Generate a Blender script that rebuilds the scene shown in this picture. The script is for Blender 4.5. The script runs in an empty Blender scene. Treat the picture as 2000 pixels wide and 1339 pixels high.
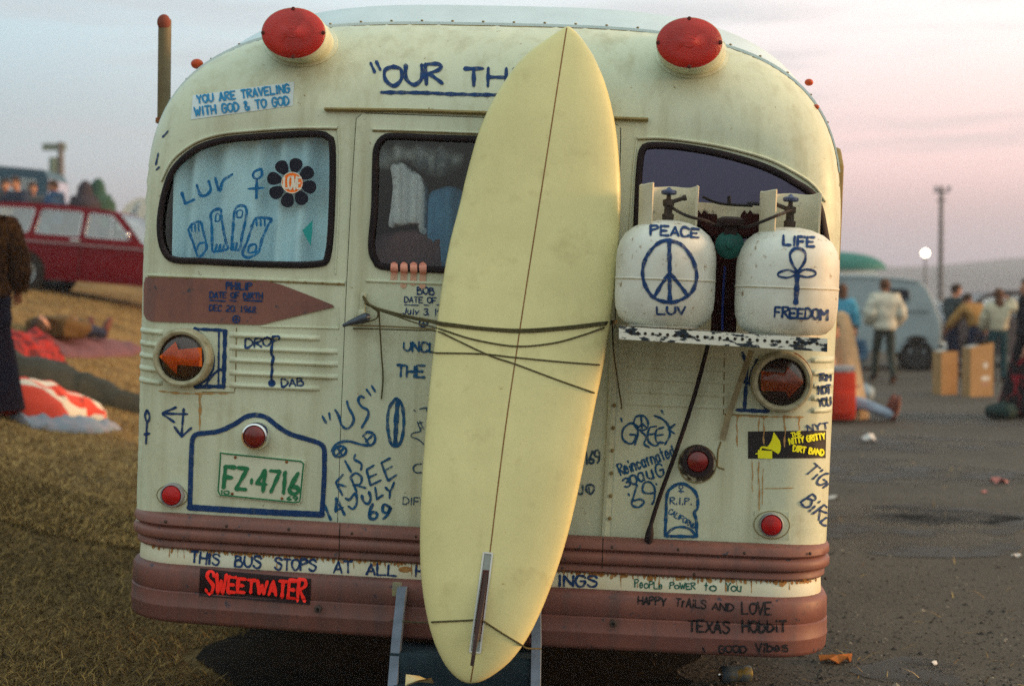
import bpy, bmesh, math, random
import numpy as np
from mathutils import Vector, Matrix
from mathutils.bvhtree import BVHTree
from mathutils.geometry import delaunay_2d_cdt

random.seed(7)
rng = np.random.default_rng(11)
rad = math.radians
scene = bpy.context.scene
COL = scene.collection

# ------------------------------------------------------------------ camera
FPX = 2778.0                       # focal length in photo pixels (50 mm on a 36 mm frame)
CAM = Vector((0, 0, 1.55))
cam_data = bpy.data.cameras.new("camera")
cam = bpy.data.objects.new("camera", cam_data)
COL.objects.link(cam)
cam.location = CAM
cam.rotation_euler = (rad(90 - 1.96), 0, 0)
cam_data.lens = 50.0
cam_data.sensor_width = 36.0
cam_data.clip_start = 0.05
cam_data.clip_end = 6000
cam_data.dof.use_dof = True
cam_data.dof.focus_distance = 5.0
cam_data.dof.aperture_fstop = 2.0
scene.camera = cam
scene.render.resolution_x, scene.render.resolution_y = 1024, 685

# ------------------------------------------------------------------ world
SUN_AZ, SUN_EL = rad(92), rad(7)   # azimuth clockwise from the view direction (+Y) towards +X
world = bpy.data.worlds.new("World")
scene.world = world
world.use_nodes = True
nt = world.node_tree
nt.nodes.clear()
N = nt.nodes.new
L = nt.links.new
out = N("ShaderNodeOutputWorld")
bg = N("ShaderNodeBackground")
L(bg.outputs[0], out.inputs[0])
tc = N("ShaderNodeTexCoord")
sep = N("ShaderNodeSeparateXYZ")
L(tc.outputs["Generated"], sep.inputs[0])


def ramp(nt, stops, interp='LINEAR'):
    r = nt.nodes.new("ShaderNodeValToRGB")
    r.color_ramp.interpolation = interp
    e = r.color_ramp.elements
    while len(e) < len(stops):
        e.new(0.5)
    for el, (p, c) in zip(e, stops):
        el.position = p
        el.color = (*c, 1) if len(c) == 3 else c
    return r


def wmath(op, a=None, b=None, va=0.0, vb=0.0, clamp=False):
    m = N("ShaderNodeMath")
    m.operation = op
    m.use_clamp = clamp
    m.inputs[0].default_value = va
    m.inputs[1].default_value = vb
    if a is not None:
        L(a, m.inputs[0])
    if b is not None:
        L(b, m.inputs[1])
    return m.outputs[0]


def wmix(fac, a, b, mode='MIX'):
    m = N("ShaderNodeMix")
    m.data_type = 'RGBA'
    m.blend_type = mode
    if isinstance(fac, float):
        m.inputs[0].default_value = fac
    else:
        L(fac, m.inputs[0])
    for s, k in ((a, 6), (b, 7)):
        if isinstance(s, tuple):
            m.inputs[k].default_value = (*s, 1)
        else:
            L(s, m.inputs[k])
    return m.outputs[2]


el_r = ramp(nt, [(0.0, (.50, .48, .56)), (.045, (.58, .55, .61)), (.10, (.86, .86, .89)), (.19, (1.10, 1.16, 1.18)),
                 (.45, (1.05, 1.1, 1.1)), (1.0, (1.0, 1.08, 1.05))], 'EASE')
L(sep.outputs[2], el_r.inputs[0])
# dim blue west side (left), warm pink dawn to the east (right)
side = wmath('MULTIPLY_ADD', sep.outputs[0], None, vb=1.25)
side.node.inputs[2].default_value = 0.5
side.node.use_clamp = True
cool = wmix(side, (.44, .62, .72), (1.08, 1.0, .965))
base = wmix(1.0, el_r.outputs[0], cool, 'MULTIPLY')
# pink belt low in the east
pk_a = ramp(nt, [(0.0, (0, 0, 0)), (.5, (0, 0, 0)), (.72, (1, 1, 1)), (1.0, (1, 1, 1))], 'EASE')
az = wmath('MULTIPLY_ADD', sep.outputs[0], None, vb=1.1)
az.node.inputs[2].default_value = 0.45
az.node.use_clamp = True
L(az, pk_a.inputs[0])
pk_e = ramp(nt, [(0.0, (0, 0, 0)), (.03, (.1, .1, .1)), (.09, (1, 1, 1)), (.15, (.6, .6, .6)), (.28, (0, 0, 0))], 'EASE')
L(sep.outputs[2], pk_e.inputs[0])
pk = wmath('MULTIPLY', pk_a.outputs[0], pk_e.outputs[0])
base = wmix(pk, base, wmix(1.0, base, (.36, .03, .02), 'ADD'))
# warm glow round the sun's direction, outside the frame on the right
gd = N("ShaderNodeVectorMath")
gd.operation = 'DOT_PRODUCT'
L(tc.outputs["Generated"], gd.inputs[0])
gd.inputs[1].default_value = (math.sin(SUN_AZ) * math.cos(SUN_EL), math.cos(SUN_AZ) * math.cos(SUN_EL), math.sin(SUN_EL))
gl = wmath('POWER', wmath('MAXIMUM', gd.outputs["Value"], None, vb=0.0), None, vb=7.0)
glow_c = wmix(1.0, (2.4, 1.25, .50), gl, 'MULTIPLY')
base = wmix(1.0, base, glow_c, 'ADD')
# thin streaks of cloud
mp = N("ShaderNodeMapping")
mp.inputs["Scale"].default_value = (2.2, 2.2, 26)
mp.inputs["Rotation"].default_value = (0, rad(-4), 0)
L(tc.outputs["Generated"], mp.inputs[0])
cl = N("ShaderNodeTexNoise")
cl.inputs["Scale"].default_value = 1.7
cl.inputs["Detail"].default_value = 4
cl.inputs["Roughness"].default_value = .55
L(mp.outputs[0], cl.inputs["Vector"])
cl_r = ramp(nt, [(.50, (0, 0, 0)), (.72, (1, 1, 1))], 'EASE')
L(cl.outputs["Fac"], cl_r.inputs[0])
base = wmix(wmath('MULTIPLY', cl_r.outputs[0], None, vb=.5), base, (.55, .57, .63))
# overcast light overhead and behind the photographer
up = ramp(nt, [(.0, (1, 1, 1)), (.22, (1, 1, 1)), (.6, (1.1, 1.12, 1.08)), (1.0, (1.15, 1.18, 1.1))])
L(sep.outputs[2], up.inputs[0])
base = wmix(1.0, base, up.outputs[0], 'MULTIPLY')
back = wmath('MULTIPLY_ADD', sep.outputs[1], None, vb=-.5)
back.node.inputs[2].default_value = 0.35
back.node.use_clamp = True
bk = ramp(nt, [(0, (.40, .43, .43)), (.12, (.52, .57, .55)), (.4, (.95, 1.05, .98)), (1, (1.25, 1.38, 1.28))])
L(sep.outputs[2], bk.inputs[0])
base = wmix(back, base, bk.outputs[0])
sky = N("ShaderNodeTexSky")
sky.sky_type = 'NISHITA'
sky.sun_disc = False
sky.sun_elevation = SUN_EL
sky.sun_rotation = SUN_AZ
sky.air_density = 1.5
sky.dust_density = 3
nish = wmix(1.0, sky.outputs[0], (.05, .05, .05), 'MULTIPLY')
L(wmix(1.0, base, nish, 'ADD'), bg.inputs[0])
bg.inputs[1].default_value = 0.95

# ------------------------------------------------------------------ sun
sl = bpy.data.lights.new("sun", 'SUN')
sl.energy = 4.8
sl.angle = rad(11)
sl.color = (1.0, .56, .24)
sun = bpy.data.objects.new("sun", sl)
COL.objects.link(sun)
sd = Vector((math.sin(SUN_AZ) * math.cos(SUN_EL), math.cos(SUN_AZ) * math.cos(SUN_EL), math.sin(SUN_EL)))
sun.rotation_euler = (-sd).to_track_quat('-Z', 'Y').to_euler()

# ------------------------------------------------------------------ exposure
scene.view_settings.view_transform = 'Standard'
scene.view_settings.look = 'None'
scene.view_settings.exposure = 0.0
scene.view_settings.gamma = 1.0
scene.cycles.max_bounces = 8
scene.cycles.transparent_max_bounces = 12
scene.cycles.use_denoising = False

# ================================================================== helpers
MATS = {}


def mat(name, col, rough=.6, col2=None, nscale=6.0, lo=.35, hi=.7, bump=0.0, bscale=40.0, metal=0.0, spec=.2,
        stretch=None, col3=None, n3=30.0, lo3=.6, hi3=.7, coat=0.0, detail=6.0):
    if name in MATS:
        return MATS[name]
    m = bpy.data.materials.new(name)
    m.use_nodes = True
    t = m.node_tree
    b = t.nodes["Principled BSDF"]
    b.inputs["Base Color"].default_value = (*col, 1)
    b.inputs["Roughness"].default_value = rough
    b.inputs["Metallic"].default_value = metal
    b.inputs["Specular IOR Level"].default_value = spec
    b.inputs["Coat Weight"].default_value = coat
    tcn = t.nodes.new("ShaderNodeTexCoord")
    vec = tcn.outputs["Object"]
    if stretch:
        mpn = t.nodes.new("ShaderNodeMapping")
        mpn.inputs["Scale"].default_value = stretch
        t.links.new(vec, mpn.inputs[0])
        vec = mpn.outputs[0]
    cur = None
    for c2, ns, l_, h_ in ((col2, nscale, lo, hi), (col3, n3, lo3, hi3)):
        if c2 is None:
            continue
        n = t.nodes.new("ShaderNodeTexNoise")
        n.inputs["Scale"].default_value = ns
        n.inputs["Detail"].default_value = detail
        n.inputs["Roughness"].default_value = .6
        t.links.new(vec, n.inputs["Vector"])
        r = ramp(t, [(l_, (0, 0, 0)), (h_, (1, 1, 1))])
        t.links.new(n.outputs["Fac"], r.inputs[0])
        mx = t.nodes.new("ShaderNodeMix")
        mx.data_type = 'RGBA'
        t.links.new(r.outputs[0], mx.inputs[0])
        if cur is None:
            mx.inputs[6].default_value = (*col, 1)
        else:
            t.links.new(cur, mx.inputs[6])
        mx.inputs[7].default_value = (*c2, 1)
        cur = mx.outputs[2]
    if cur is not None:
        t.links.new(cur, b.inputs["Base Color"])
    if bump:
        n = t.nodes.new("ShaderNodeTexNoise")
        n.inputs["Scale"].default_value = bscale
        n.inputs["Detail"].default_value = 5
        t.links.new(vec, n.inputs["Vector"])
        bp = t.nodes.new("ShaderNodeBump")
        bp.inputs["Strength"].default_value = bump
        bp.inputs["Distance"].default_value = .01
        t.links.new(n.outputs["Fac"], bp.inputs["Height"])
        t.links.new(bp.outputs[0], b.inputs["Normal"])
    MATS[name] = m
    return m


def glass(name, tint=(1, 1, 1), refl=.10, rough=.03, gcol=(1, 1, 1)):
    if name in MATS:
        return MATS[name]
    m = bpy.data.materials.new(name)
    m.use_nodes = True
    t = m.node_tree
    t.nodes.clear()
    o = t.nodes.new("ShaderNodeOutputMaterial")
    mx = t.nodes.new("ShaderNodeMixShader")
    tr = t.nodes.new("ShaderNodeBsdfTransparent")
    tr.inputs[0].default_value = (*tint, 1)
    gl_ = t.nodes.new("ShaderNodeBsdfGlossy")
    gl_.inputs["Roughness"].default_value = rough
    gl_.inputs["Color"].default_value = (*gcol, 1)
    lw = t.nodes.new("ShaderNodeFresnel")
    lw.inputs[0].default_value = 1.5
    md = t.nodes.new("ShaderNodeMath")
    md.operation = 'MAXIMUM'
    md.inputs[1].default_value = refl
    t.links.new(lw.outputs[0], md.inputs[0])
    t.links.new(md.outputs[0], mx.inputs[0])
    t.links.new(tr.outputs[0], mx.inputs[1])
    t.links.new(gl_.outputs[0], mx.inputs[2])
    t.links.new(mx.outputs[0], o.inputs[0])
    MATS[name] = m
    return m


def emit(name, col, s):
    m = bpy.data.materials.new(name)
    m.use_nodes = True
    b = m.node_tree.nodes["Principled BSDF"]
    b.inputs["Base Color"].default_value = (*col, 1)
    b.inputs["Emission Color"].default_value = (*col, 1)
    b.inputs["Emission Strength"].default_value = s
    return m


def tag(o, label=None, cat=None, group=None, kind=None):
    if label:
        o["label"] = label
    if cat:
        o["category"] = cat
    if group:
        o["group"] = group
    if kind:
        o["kind"] = kind
    return o


def empty(name, mw, label, cat, group=None):
    o = bpy.data.objects.new(name, None)
    o.empty_display_size = .1
    COL.objects.link(o)
    o.matrix_world = mw
    return tag(o, label, cat, group)


class MB:
    def __init__(s):
        s.v, s.f, s.mi = [], [], []
        s.cur = 0

    def add(s, vs, fs):
        k = len(s.v)
        s.v += [Vector(p) for p in vs]
        s.f += [tuple(i + k for i in f) for f in fs]
        s.mi += [s.cur] * len(fs)

    def box(s, c, d, M=None, bev=0.0):
        cx, cy, cz = c
        a, b_, h = (x / 2 for x in d)
        bm = bmesh.new()
        bmesh.ops.create_cube(bm, size=1)
        for vv in bm.verts:
            vv.co = Vector((vv.co.x * 2 * a, vv.co.y * 2 * b_, vv.co.z * 2 * h))
        if bev:
            bmesh.ops.bevel(bm, geom=bm.edges[:], offset=bev, segments=2, affect='EDGES', profile=.6)
        bm.verts.index_update()
        vs = [vv.co + Vector(c) for vv in bm.verts]
        if M is not None:
            vs = [M @ p for p in vs]
        s.add(vs, [tuple(vv.index for vv in f.verts) for f in bm.faces])
        bm.free()

    def tube(s, pts, r, n=8, closed=False):
        pts = [Vector(p) for p in pts]
        m = len(pts)
        rr = r if isinstance(r, (list, tuple)) else [r] * m
        vs, fs = [], []
        prev = None
        for i, p in enumerate(pts):
            a = pts[(i - 1) % m] if (closed or i > 0) else p
            b_ = pts[(i + 1) % m] if (closed or i < m - 1) else p
            t = (b_ - a)
            t = t.normalized() if t.length > 1e-9 else Vector((0, 0, 1))
            if prev is None:
                u = t.cross(Vector((0, 0, 1)))
                if u.length < .1:
                    u = t.cross(Vector((0, 1, 0)))
            else:
                u = prev - t * prev.dot(t)
            u.normalize()
            prev = u
            w = t.cross(u)
            for k in range(n):
                an = 2 * math.pi * k / n
                vs.append(p + (u * math.cos(an) + w * math.sin(an)) * rr[i])
        for i in range(m if closed else m - 1):
            j = (i + 1) % m
            for k in range(n):
                k2 = (k + 1) % n
                fs.append((i * n + k, i * n + k2, j * n + k2, j * n + k))
        if not closed:
            fs.append(tuple(range(n - 1, -1, -1)))
            fs.append(tuple((m - 1) * n + k for k in range(n)))
        s.add(vs, fs)

    def lathe(s, prof, c=(0, 0, 0), M=None, n=32, arc=None):
        """prof: (radius, height) pairs about +Z at c"""
        c = Vector(c)
        a0, a1 = arc if arc else (0, 2 * math.pi)
        full = arc is None
        cols = n if full else n + 1
        vs, fs = [], []
        for (r, h) in prof:
            for k in range(cols):
                an = a0 + (a1 - a0) * k / n
                vs.append(Vector((max(r, 1e-4) * math.cos(an), max(r, 1e-4) * math.sin(an), h)))
        for i in range(len(prof) - 1):
            for k in range(n):
                k2 = (k + 1) % cols
                fs.append((i * cols + k, i * cols + k2, (i + 1) * cols + k2, (i + 1) * cols + k))
        if M is not None:
            vs = [M @ p for p in vs]
        s.add([p + c for p in vs], fs)

    def ell(s, c, r, M=None, nu=16, nv=10, fn=None):
        vs, fs = [], []
        for i in range(nv + 1):
            th = math.pi * i / nv
            for k in range(nu):
                ph = 2 * math.pi * k / nu
                d = Vector((math.sin(th) * math.cos(ph), math.sin(th) * math.sin(ph), math.cos(th)))
                q = Vector((d.x * r[0], d.y * r[1], d.z * r[2]))
                if fn:
                    q = fn(q, d)
                vs.append(q)
        for i in range(nv):
            for k in range(nu):
                k2 = (k + 1) % nu
                fs.append((i * nu + k, (i + 1) * nu + k, (i + 1) * nu + k2, i * nu + k2))
        if M is not None:
            vs = [M @ p for p in vs]
        s.add([p + Vector(c) for p in vs], fs)

    def prism(s, poly, y0, y1, axis='y'):
        """polygon (a,b) extruded along axis"""
        n = len(poly)
        mk = {'y': lambda a, b, h: (a, h, b), 'x': lambda a, b, h: (h, a, b), 'z': lambda a, b, h: (a, b, h)}[axis]
        vs = [mk(a, b, y0) for a, b in poly] + [mk(a, b, y1) for a, b in poly]
        fs = [tuple(range(n)), tuple(range(2 * n - 1, n - 1, -1))]
        fs += [(i, i + n, (i + 1) % n + n, (i + 1) % n) for i in range(n)]
        s.add(vs, fs)

    def split_build(s, name, mats, parent=None, smooth=True, angle=40):
        """one object for each far-apart cluster of loose pieces"""
        n = len(s.v)
        par = list(range(n))

        def find(a):
            while par[a] != a:
                par[a] = par[par[a]]
                a = par[a]
            return a
        for fc in s.f:
            r0 = find(fc[0])
            for i in fc[1:]:
                par[find(i)] = r0
        isl = {}
        for fi, fc in enumerate(s.f):
            isl.setdefault(find(fc[0]), []).append(fi)
        keys = list(isl)
        lo, hi = [], []
        for k in keys:
            c = np.array([tuple(s.v[i]) for fi in isl[k] for i in s.f[fi]])
            lo.append(c.min(0))
            hi.append(c.max(0))
        lo, hi = np.array(lo), np.array(hi)
        size = (hi - lo).max(1)
        m = len(keys)
        gp_ = list(range(m))

        def fg(a):
            while gp_[a] != a:
                gp_[a] = gp_[gp_[a]]
                a = gp_[a]
            return a
        for a in range(m):
            gap = np.maximum(0, np.maximum(lo[a] - hi, lo - hi[a]))
            near = np.sqrt((gap ** 2).sum(1)) <= np.maximum(.02, .5 * np.maximum(size, size[a])) * .97
            for b in np.nonzero(near)[0]:
                gp_[fg(int(b))] = fg(a)
        cl = {}
        for a in range(m):
            cl.setdefault(fg(a), []).append(a)
        res = []
        for mem in cl.values():
            q = MB()
            for a in mem:
                for fi in isl[keys[a]]:
                    fc = s.f[fi]
                    q.add([s.v[i] for i in fc], [tuple(range(len(fc)))])
            res.append(q.build(name, mats, parent, smooth=smooth, angle=angle))
        return res

    def build(s, name, mats, parent=None, base=None, smooth=True, angle=40, mw=None, label=None):
        me = bpy.data.meshes.new(name)
        off = Vector(base) if base is not None else Vector((0, 0, 0))
        me.from_pydata([tuple(p - off) for p in s.v], [], s.f)
        ml = mats if isinstance(mats, (list, tuple)) else [mats]
        for m in ml:
            me.materials.append(m)
        if len(ml) > 1:
            me.polygons.foreach_set("material_index", s.mi)
        bm = bmesh.new()
        bm.from_mesh(me)
        bmesh.ops.remove_doubles(bm, verts=bm.verts, dist=1e-6)
        bmesh.ops.recalc_face_normals(bm, faces=bm.faces)
        if smooth:
            for f in bm.faces:
                f.smooth = True
            ca = math.radians(angle)
            for e in bm.edges:
                if len(e.link_faces) == 2 and e.calc_face_angle(0) > ca:
                    e.smooth = False
        bm.to_mesh(me)
        bm.free()
        o = bpy.data.objects.new(name, me)
        COL.objects.link(o)
        if parent is not None:
            o.parent = parent
        elif mw is not None:
            o.matrix_world = mw
        if label:
            o["label"] = label
        return o


def catmull(pts, n=6, closed=False):
    P_ = [Vector(p) for p in pts]
    m = len(P_)
    if m < 3:
        return P_
    outp = []
    for i in range(m if closed else m - 1):
        p0 = P_[(i - 1) % m] if (closed or i > 0) else P_[0] * 2 - P_[1]
        p1, p2 = P_[i], P_[(i + 1) % m]
        p3 = P_[(i + 2) % m] if (closed or i < m - 2) else P_[-1] * 2 - P_[-2]
        for k in range(n):
            t = k / n
            outp.append(.5 * ((2 * p1) + (p2 - p0) * t + (2 * p0 - 5 * p1 + 4 * p2 - p3) * t * t + (3 * p1 - p0 - 3 * p2 + p3) * t ** 3))
    if not closed:
        outp.append(P_[-1])
    return outp


def resample(pts, step, closed=False):
    P_ = [Vector(p) for p in pts]
    if closed:
        P_.append(P_[0])
    d = [0]
    for a, b in zip(P_, P_[1:]):
        d.append(d[-1] + (b - a).length)
    n = max(2, int(round(d[-1] / step)))
    res = []
    j = 0
    for i in range(n + (0 if closed else 1)):
        s = d[-1] * i / n
        while j < len(P_) - 2 and d[j + 1] < s:
            j += 1
        seg = d[j + 1] - d[j]
        res.append(P_[j].lerp(P_[j + 1], (s - d[j]) / seg if seg > 1e-12 else 0))
    return res


def in_poly(x, y, poly):
    c = False
    n = len(poly)
    j = n - 1
    for i in range(n):
        xi, yi = poly[i][0], poly[i][1]
        xj, yj = poly[j][0], poly[j][1]
        if (yi > y) != (yj > y) and x < (xj - xi) * (y - yi) / (yj - yi) + xi:
            c = not c
        j = i
    return c


_gx = np.linspace(-5, 40, 361)
_gz = np.interp(_gx, [1.5, 2.5, 3.6, 4.9, 6.1, 7.7, 10, 14, 20], [0, .15, .50, .96, 1.38, 1.63, 1.82, 2.0, 2.05])
_k = np.hanning(13)
_k /= _k.sum()
GHX, GHZ = _gx, np.concatenate([_gz[:6], np.convolve(_gz, _k, 'valid'), _gz[-6:]])


def ground_h(x, y):
    """the grass bank rises to the left of the parked bus, and away behind the red car"""
    h = float(np.interp(-x, GHX, GHZ))
    h += .03 * max(0., min(y, 46) - 23.5) * (1 / (1 + math.exp(max(-40, min(40, (x + 4.8) * 1.6)))))
    return h


# ------------------------------------------------------------------ bus frame
BASE = Vector((-0.178, 5.106, 0))
BM = Matrix.Translation(BASE) @ Matrix.Rotation(rad(-5), 4, 'Z') @ Matrix.Rotation(rad(2.15), 4, 'Y')
BMI = BM.inverted()
RC = Matrix.Rotation(rad(90 - 1.96), 3, 'X')
CAM_L = BMI @ CAM
BMI3 = BMI.to_3x3()


def wray(u, v):
    return RC @ Vector(((u - 1000) / FPX, -(v - 669.5) / FPX, -1))


def W(u, v, depth):
    """world point on the sight line through photo pixel (u, v) at the given distance along +Y"""
    d = wray(u, v)
    return CAM + d * (depth / d.y)


def GX(u, depth):
    return (u - 1000) / FPX * depth


def P(u, v, y):
    d = BMI3 @ wray(u, v)
    return CAM_L + d * ((y - CAM_L.y) / d.y)


HW, Z0, ZT, NN = 1.288, 1.7, 2.568, 3.45
ZB = .655


def fy(x, z):
    a = min(abs(x) / HW, 1.0)
    b = max(0.0, (z - Z0) / (ZT - Z0))
    an, bn = a ** NN, b ** NN
    if an + bn < 1e-9:
        return 0.0
    rho = (an + bn) ** (1 / NN)
    w = bn / (an + bn)
    r0 = .855 + (.46 - .855) * w
    ry = .17 + .17 * w
    k = min(max((rho - r0) / (1 - r0), 0), 1)
    m = 2.0 - .25 * w
    return ry * (1 - (max(0, 1 - k ** m)) ** (1 / m))


def S(u, v):
    y = 0.0
    for _ in range(14):
        p = P(u, v, y)
        y = .5 * y + .5 * fy(p.x, p.z)
    return Vector((p.x, fy(p.x, p.z), p.z))


def S2(pts):
    return [(q.x, q.z) for q in (S(u, v) for u, v in pts)]


def px_closed(pts, n=5):
    return [(p.x, p.y) for p in catmull([(u, v, 0) for u, v in pts], n, True)]


def px_open(pts, n=5):
    return [(p.x, p.y) for p in catmull([(u, v, 0) for u, v in pts], n)]


def inside_body(x, z, m=.999):
    b = max(0.0, (z - Z0) / (ZT - Z0))
    return ((abs(x) / HW) ** NN + b ** NN) ** (1 / NN) <= m


def tri_patch(outline, holes, yfun, step, extra=()):
    """triangulate a polygon with holes in (x, z) and lift it to y = yfun(x, z)"""
    vs, es = [], []
    for loop in [outline] + list(holes):
        k = len(vs)
        vs += [Vector(p[:2]) for p in loop]
        es += [(k + i, k + (i + 1) % len(loop)) for i in range(len(loop))]
    xs = [p[0] for p in outline]
    zs = [p[1] for p in outline]
    nx, nz = int((max(xs) - min(xs)) / step), int((max(zs) - min(zs)) / step)
    loops_pts = np.array([tuple(v) for v in vs])
    for i in range(1, nx + 1):
        for j in range(1, nz + 1):
            x = min(xs) + (i - .5 + (j % 2) * .3) * step
            z = min(zs) + (j - .5) * step
            if in_poly(x, z, outline) and not any(in_poly(x, z, h) for h in holes):
                if np.min((loops_pts[:, 0] - x) ** 2 + (loops_pts[:, 1] - z) ** 2) > (.35 * step) ** 2:
                    vs.append(Vector((x, z)))
    vs += [Vector(p) for p in extra if in_poly(p[0], p[1], outline) and not any(in_poly(p[0], p[1], h) for h in holes)]
    r = delaunay_2d_cdt(vs, es, [], 0, 1e-6)
    v2, f2 = r[0], r[2]
    fs = []
    for f in f2:
        cx = sum(v2[i].x for i in f) / 3
        cz = sum(v2[i].y for i in f) / 3
        if in_poly(cx, cz, outline) and not any(in_poly(cx, cz, h) for h in holes):
            fs.append(tuple(f))
    return [Vector((p.x, yfun(p.x, p.y), p.y)) for p in v2], fs


def patch(mb, outline, holes, off, step, rim=True, depth=None):
    v, f = tri_patch(outline, holes, lambda x, z: fy(x, z) - off, step)
    mb.add(v, f)
    if rim:
        d = depth if depth else off + .002
        for loop in [outline] + list(holes):
            n = len(loop)
            a = [Vector((x, fy(x, z) - off, z)) for x, z in loop]
            b = [p + Vector((0, d, 0)) for p in a]
            mb.add(a + b, [(i, (i + 1) % n, (i + 1) % n + n, i + n) for i in range(n)])


def bead(mb, path, hw, prof, closed=False, step=.02, off=0.0, taper=0.0):
    """raised bead on the body along a path of (x, z); prof: list of (t, height)"""
    pts = resample([(x, z, 0) for x, z in path], step, closed)
    n = len(pts)
    m = len(prof)
    vs, fs = [], []
    for i, p in enumerate(pts):
        a = pts[(i - 1) % n] if (closed or i > 0) else p
        b = pts[(i + 1) % n] if (closed or i < n - 1) else p
        t = (b - a).normalized()
        nn = Vector((-t.y, t.x, 0))
        k = 1.0
        if taper and not closed:
            e = min(i, n - 1 - i) * step
            k = min(1.0, max(.02, e / taper))
        for (s, h) in prof:
            x, z = p.x + nn.x * s * hw, p.y + nn.y * s * hw
            vs.append(Vector((x, fy(x, z) - off - h * k, z)))
    for i in range(n if closed else n - 1):
        j = (i + 1) % n
        for k in range(m - 1):
            fs.append((i * m + k, i * m + k + 1, j * m + k + 1, j * m + k))
    mb.add(vs, fs)


ROUND = [(-1, 0), (-.9, .45), (-.6, .85), (0, 1), (.6, .85), (.9, .45), (1, 0)]


def rprof(h):
    return [(a, b * h) for a, b in ROUND]


# ------------------------------------------------------------------ materials


def worn_paint(name, col, fade, grime, chip, rough, chip_lo=.665, fade_s=1.7, bump=.12, runs=.6):
    """old brush-touched vehicle enamel: blotchy fading, vertical grime runs, small chips, uneven gloss"""
    m = bpy.data.materials.new(name)
    m.use_nodes = True
    t = m.node_tree
    b = t.nodes["Principled BSDF"]
    tcn = t.nodes.new("ShaderNodeTexCoord")

    def noise(scale, detail, stretch=None, rough_=.6):
        n = t.nodes.new("ShaderNodeTexNoise")
        n.inputs["Scale"].default_value = scale
        n.inputs["Detail"].default_value = detail
        n.inputs["Roughness"].default_value = rough_
        if stretch:
            mpn = t.nodes.new("ShaderNodeMapping")
            mpn.inputs["Scale"].default_value = stretch
            t.links.new(tcn.outputs["Object"], mpn.inputs[0])
            t.links.new(mpn.outputs[0], n.inputs["Vector"])
        else:
            t.links.new(tcn.outputs["Object"], n.inputs["Vector"])
        return n.outputs["Fac"]

    def layer(cur, f_, lo, hi, c2, amt=1.0):
        r = ramp(t, [(lo, (0, 0, 0)), (hi, (amt, amt, amt))])
        t.links.new(f_, r.inputs[0])
        mx = t.nodes.new("ShaderNodeMix")
        mx.data_type = 'RGBA'
        t.links.new(r.outputs[0], mx.inputs[0])
        if isinstance(cur, tuple):
            mx.inputs[6].default_value = (*cur, 1)
        else:
            t.links.new(cur, mx.inputs[6])
        mx.inputs[7].default_value = (*c2, 1)
        return mx.outputs[2]
    c = layer(col, noise(fade_s, 7, None, .65), .36, .62, fade)
    c = layer(c, noise(1.0, 6, (13, 13, .9)), .48, .72, grime, runs)
    c = layer(c, noise(7, 8, None, .72), .54, .72, grime, .6)
    c = layer(c, noise(150, 2), .60, .78, grime, .35)
    c = layer(c, noise(26, 6, None, .7), chip_lo, chip_lo + .02, chip, .85)
    t.links.new(c, b.inputs["Base Color"])
    rr = ramp(t, [(.3, (rough - .1,) * 3), (.7, (rough + .18,) * 3)])
    t.links.new(noise(4, 5), rr.inputs[0])
    t.links.new(rr.outputs[0], b.inputs["Roughness"])
    b.inputs["Specular IOR Level"].default_value = .28
    bp = t.nodes.new("ShaderNodeBump")
    bp.inputs["Strength"].default_value = bump
    bp.inputs["Distance"].default_value = .02
    t.links.new(noise(5, 4), bp.inputs["Height"])
    bp2 = t.nodes.new("ShaderNodeBump")
    bp2.inputs["Strength"].default_value = .10
    bp2.inputs["Distance"].default_value = .003
    t.links.new(noise(70, 4), bp2.inputs["Height"])
    t.links.new(bp.outputs[0], bp2.inputs["Normal"])
    t.links.new(bp2.outputs[0], b.inputs["Normal"])
    MATS[name] = m
    return m


M_cream = worn_paint("cream_paint", (.60, .64, .475), (.52, .57, .44), (.37, .36, .22), (.20, .12, .05), .40)
M_roof = mat("roof_paint", (.55, .66, .70), .5, (.46, .55, .58), 5, .4, .8, .05, 30)
M_mauve = worn_paint("mauve_paint", (.235, .100, .078), (.175, .078, .066), (.10, .062, .060), (.04, .05, .07), .46, .625, 3)
M_rubber = mat("black_rubber", (.009, .007, .010), .6, (.022, .014, .016), 12, spec=.15)
M_dark = mat("dark_gap", (.02, .016, .012), .9)
M_under = mat("dark_underside", (.012, .011, .010), .9, (.03, .024, .02), 8)


def brush(name, col, col2, thin=.30):
    """hand brushed paint: uneven tone and thin spots where the ground colour shows"""
    m = mat(name, col, .62, col2, 26, .35, .72)
    t = m.node_tree
    n = t.nodes.new("ShaderNodeTexNoise")
    n.inputs["Scale"].default_value = 55
    n.inputs["Detail"].default_value = 5
    n.inputs["Roughness"].default_value = .7
    tcn = t.nodes.new("ShaderNodeTexCoord")
    t.links.new(tcn.outputs["Object"], n.inputs["Vector"])
    r = ramp(t, [(.30, (thin,) * 3), (.50, (1, 1, 1))])
    t.links.new(n.outputs["Fac"], r.inputs[0])
    t.links.new(r.outputs[0], t.nodes["Principled BSDF"].inputs["Alpha"])
    return m


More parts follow.
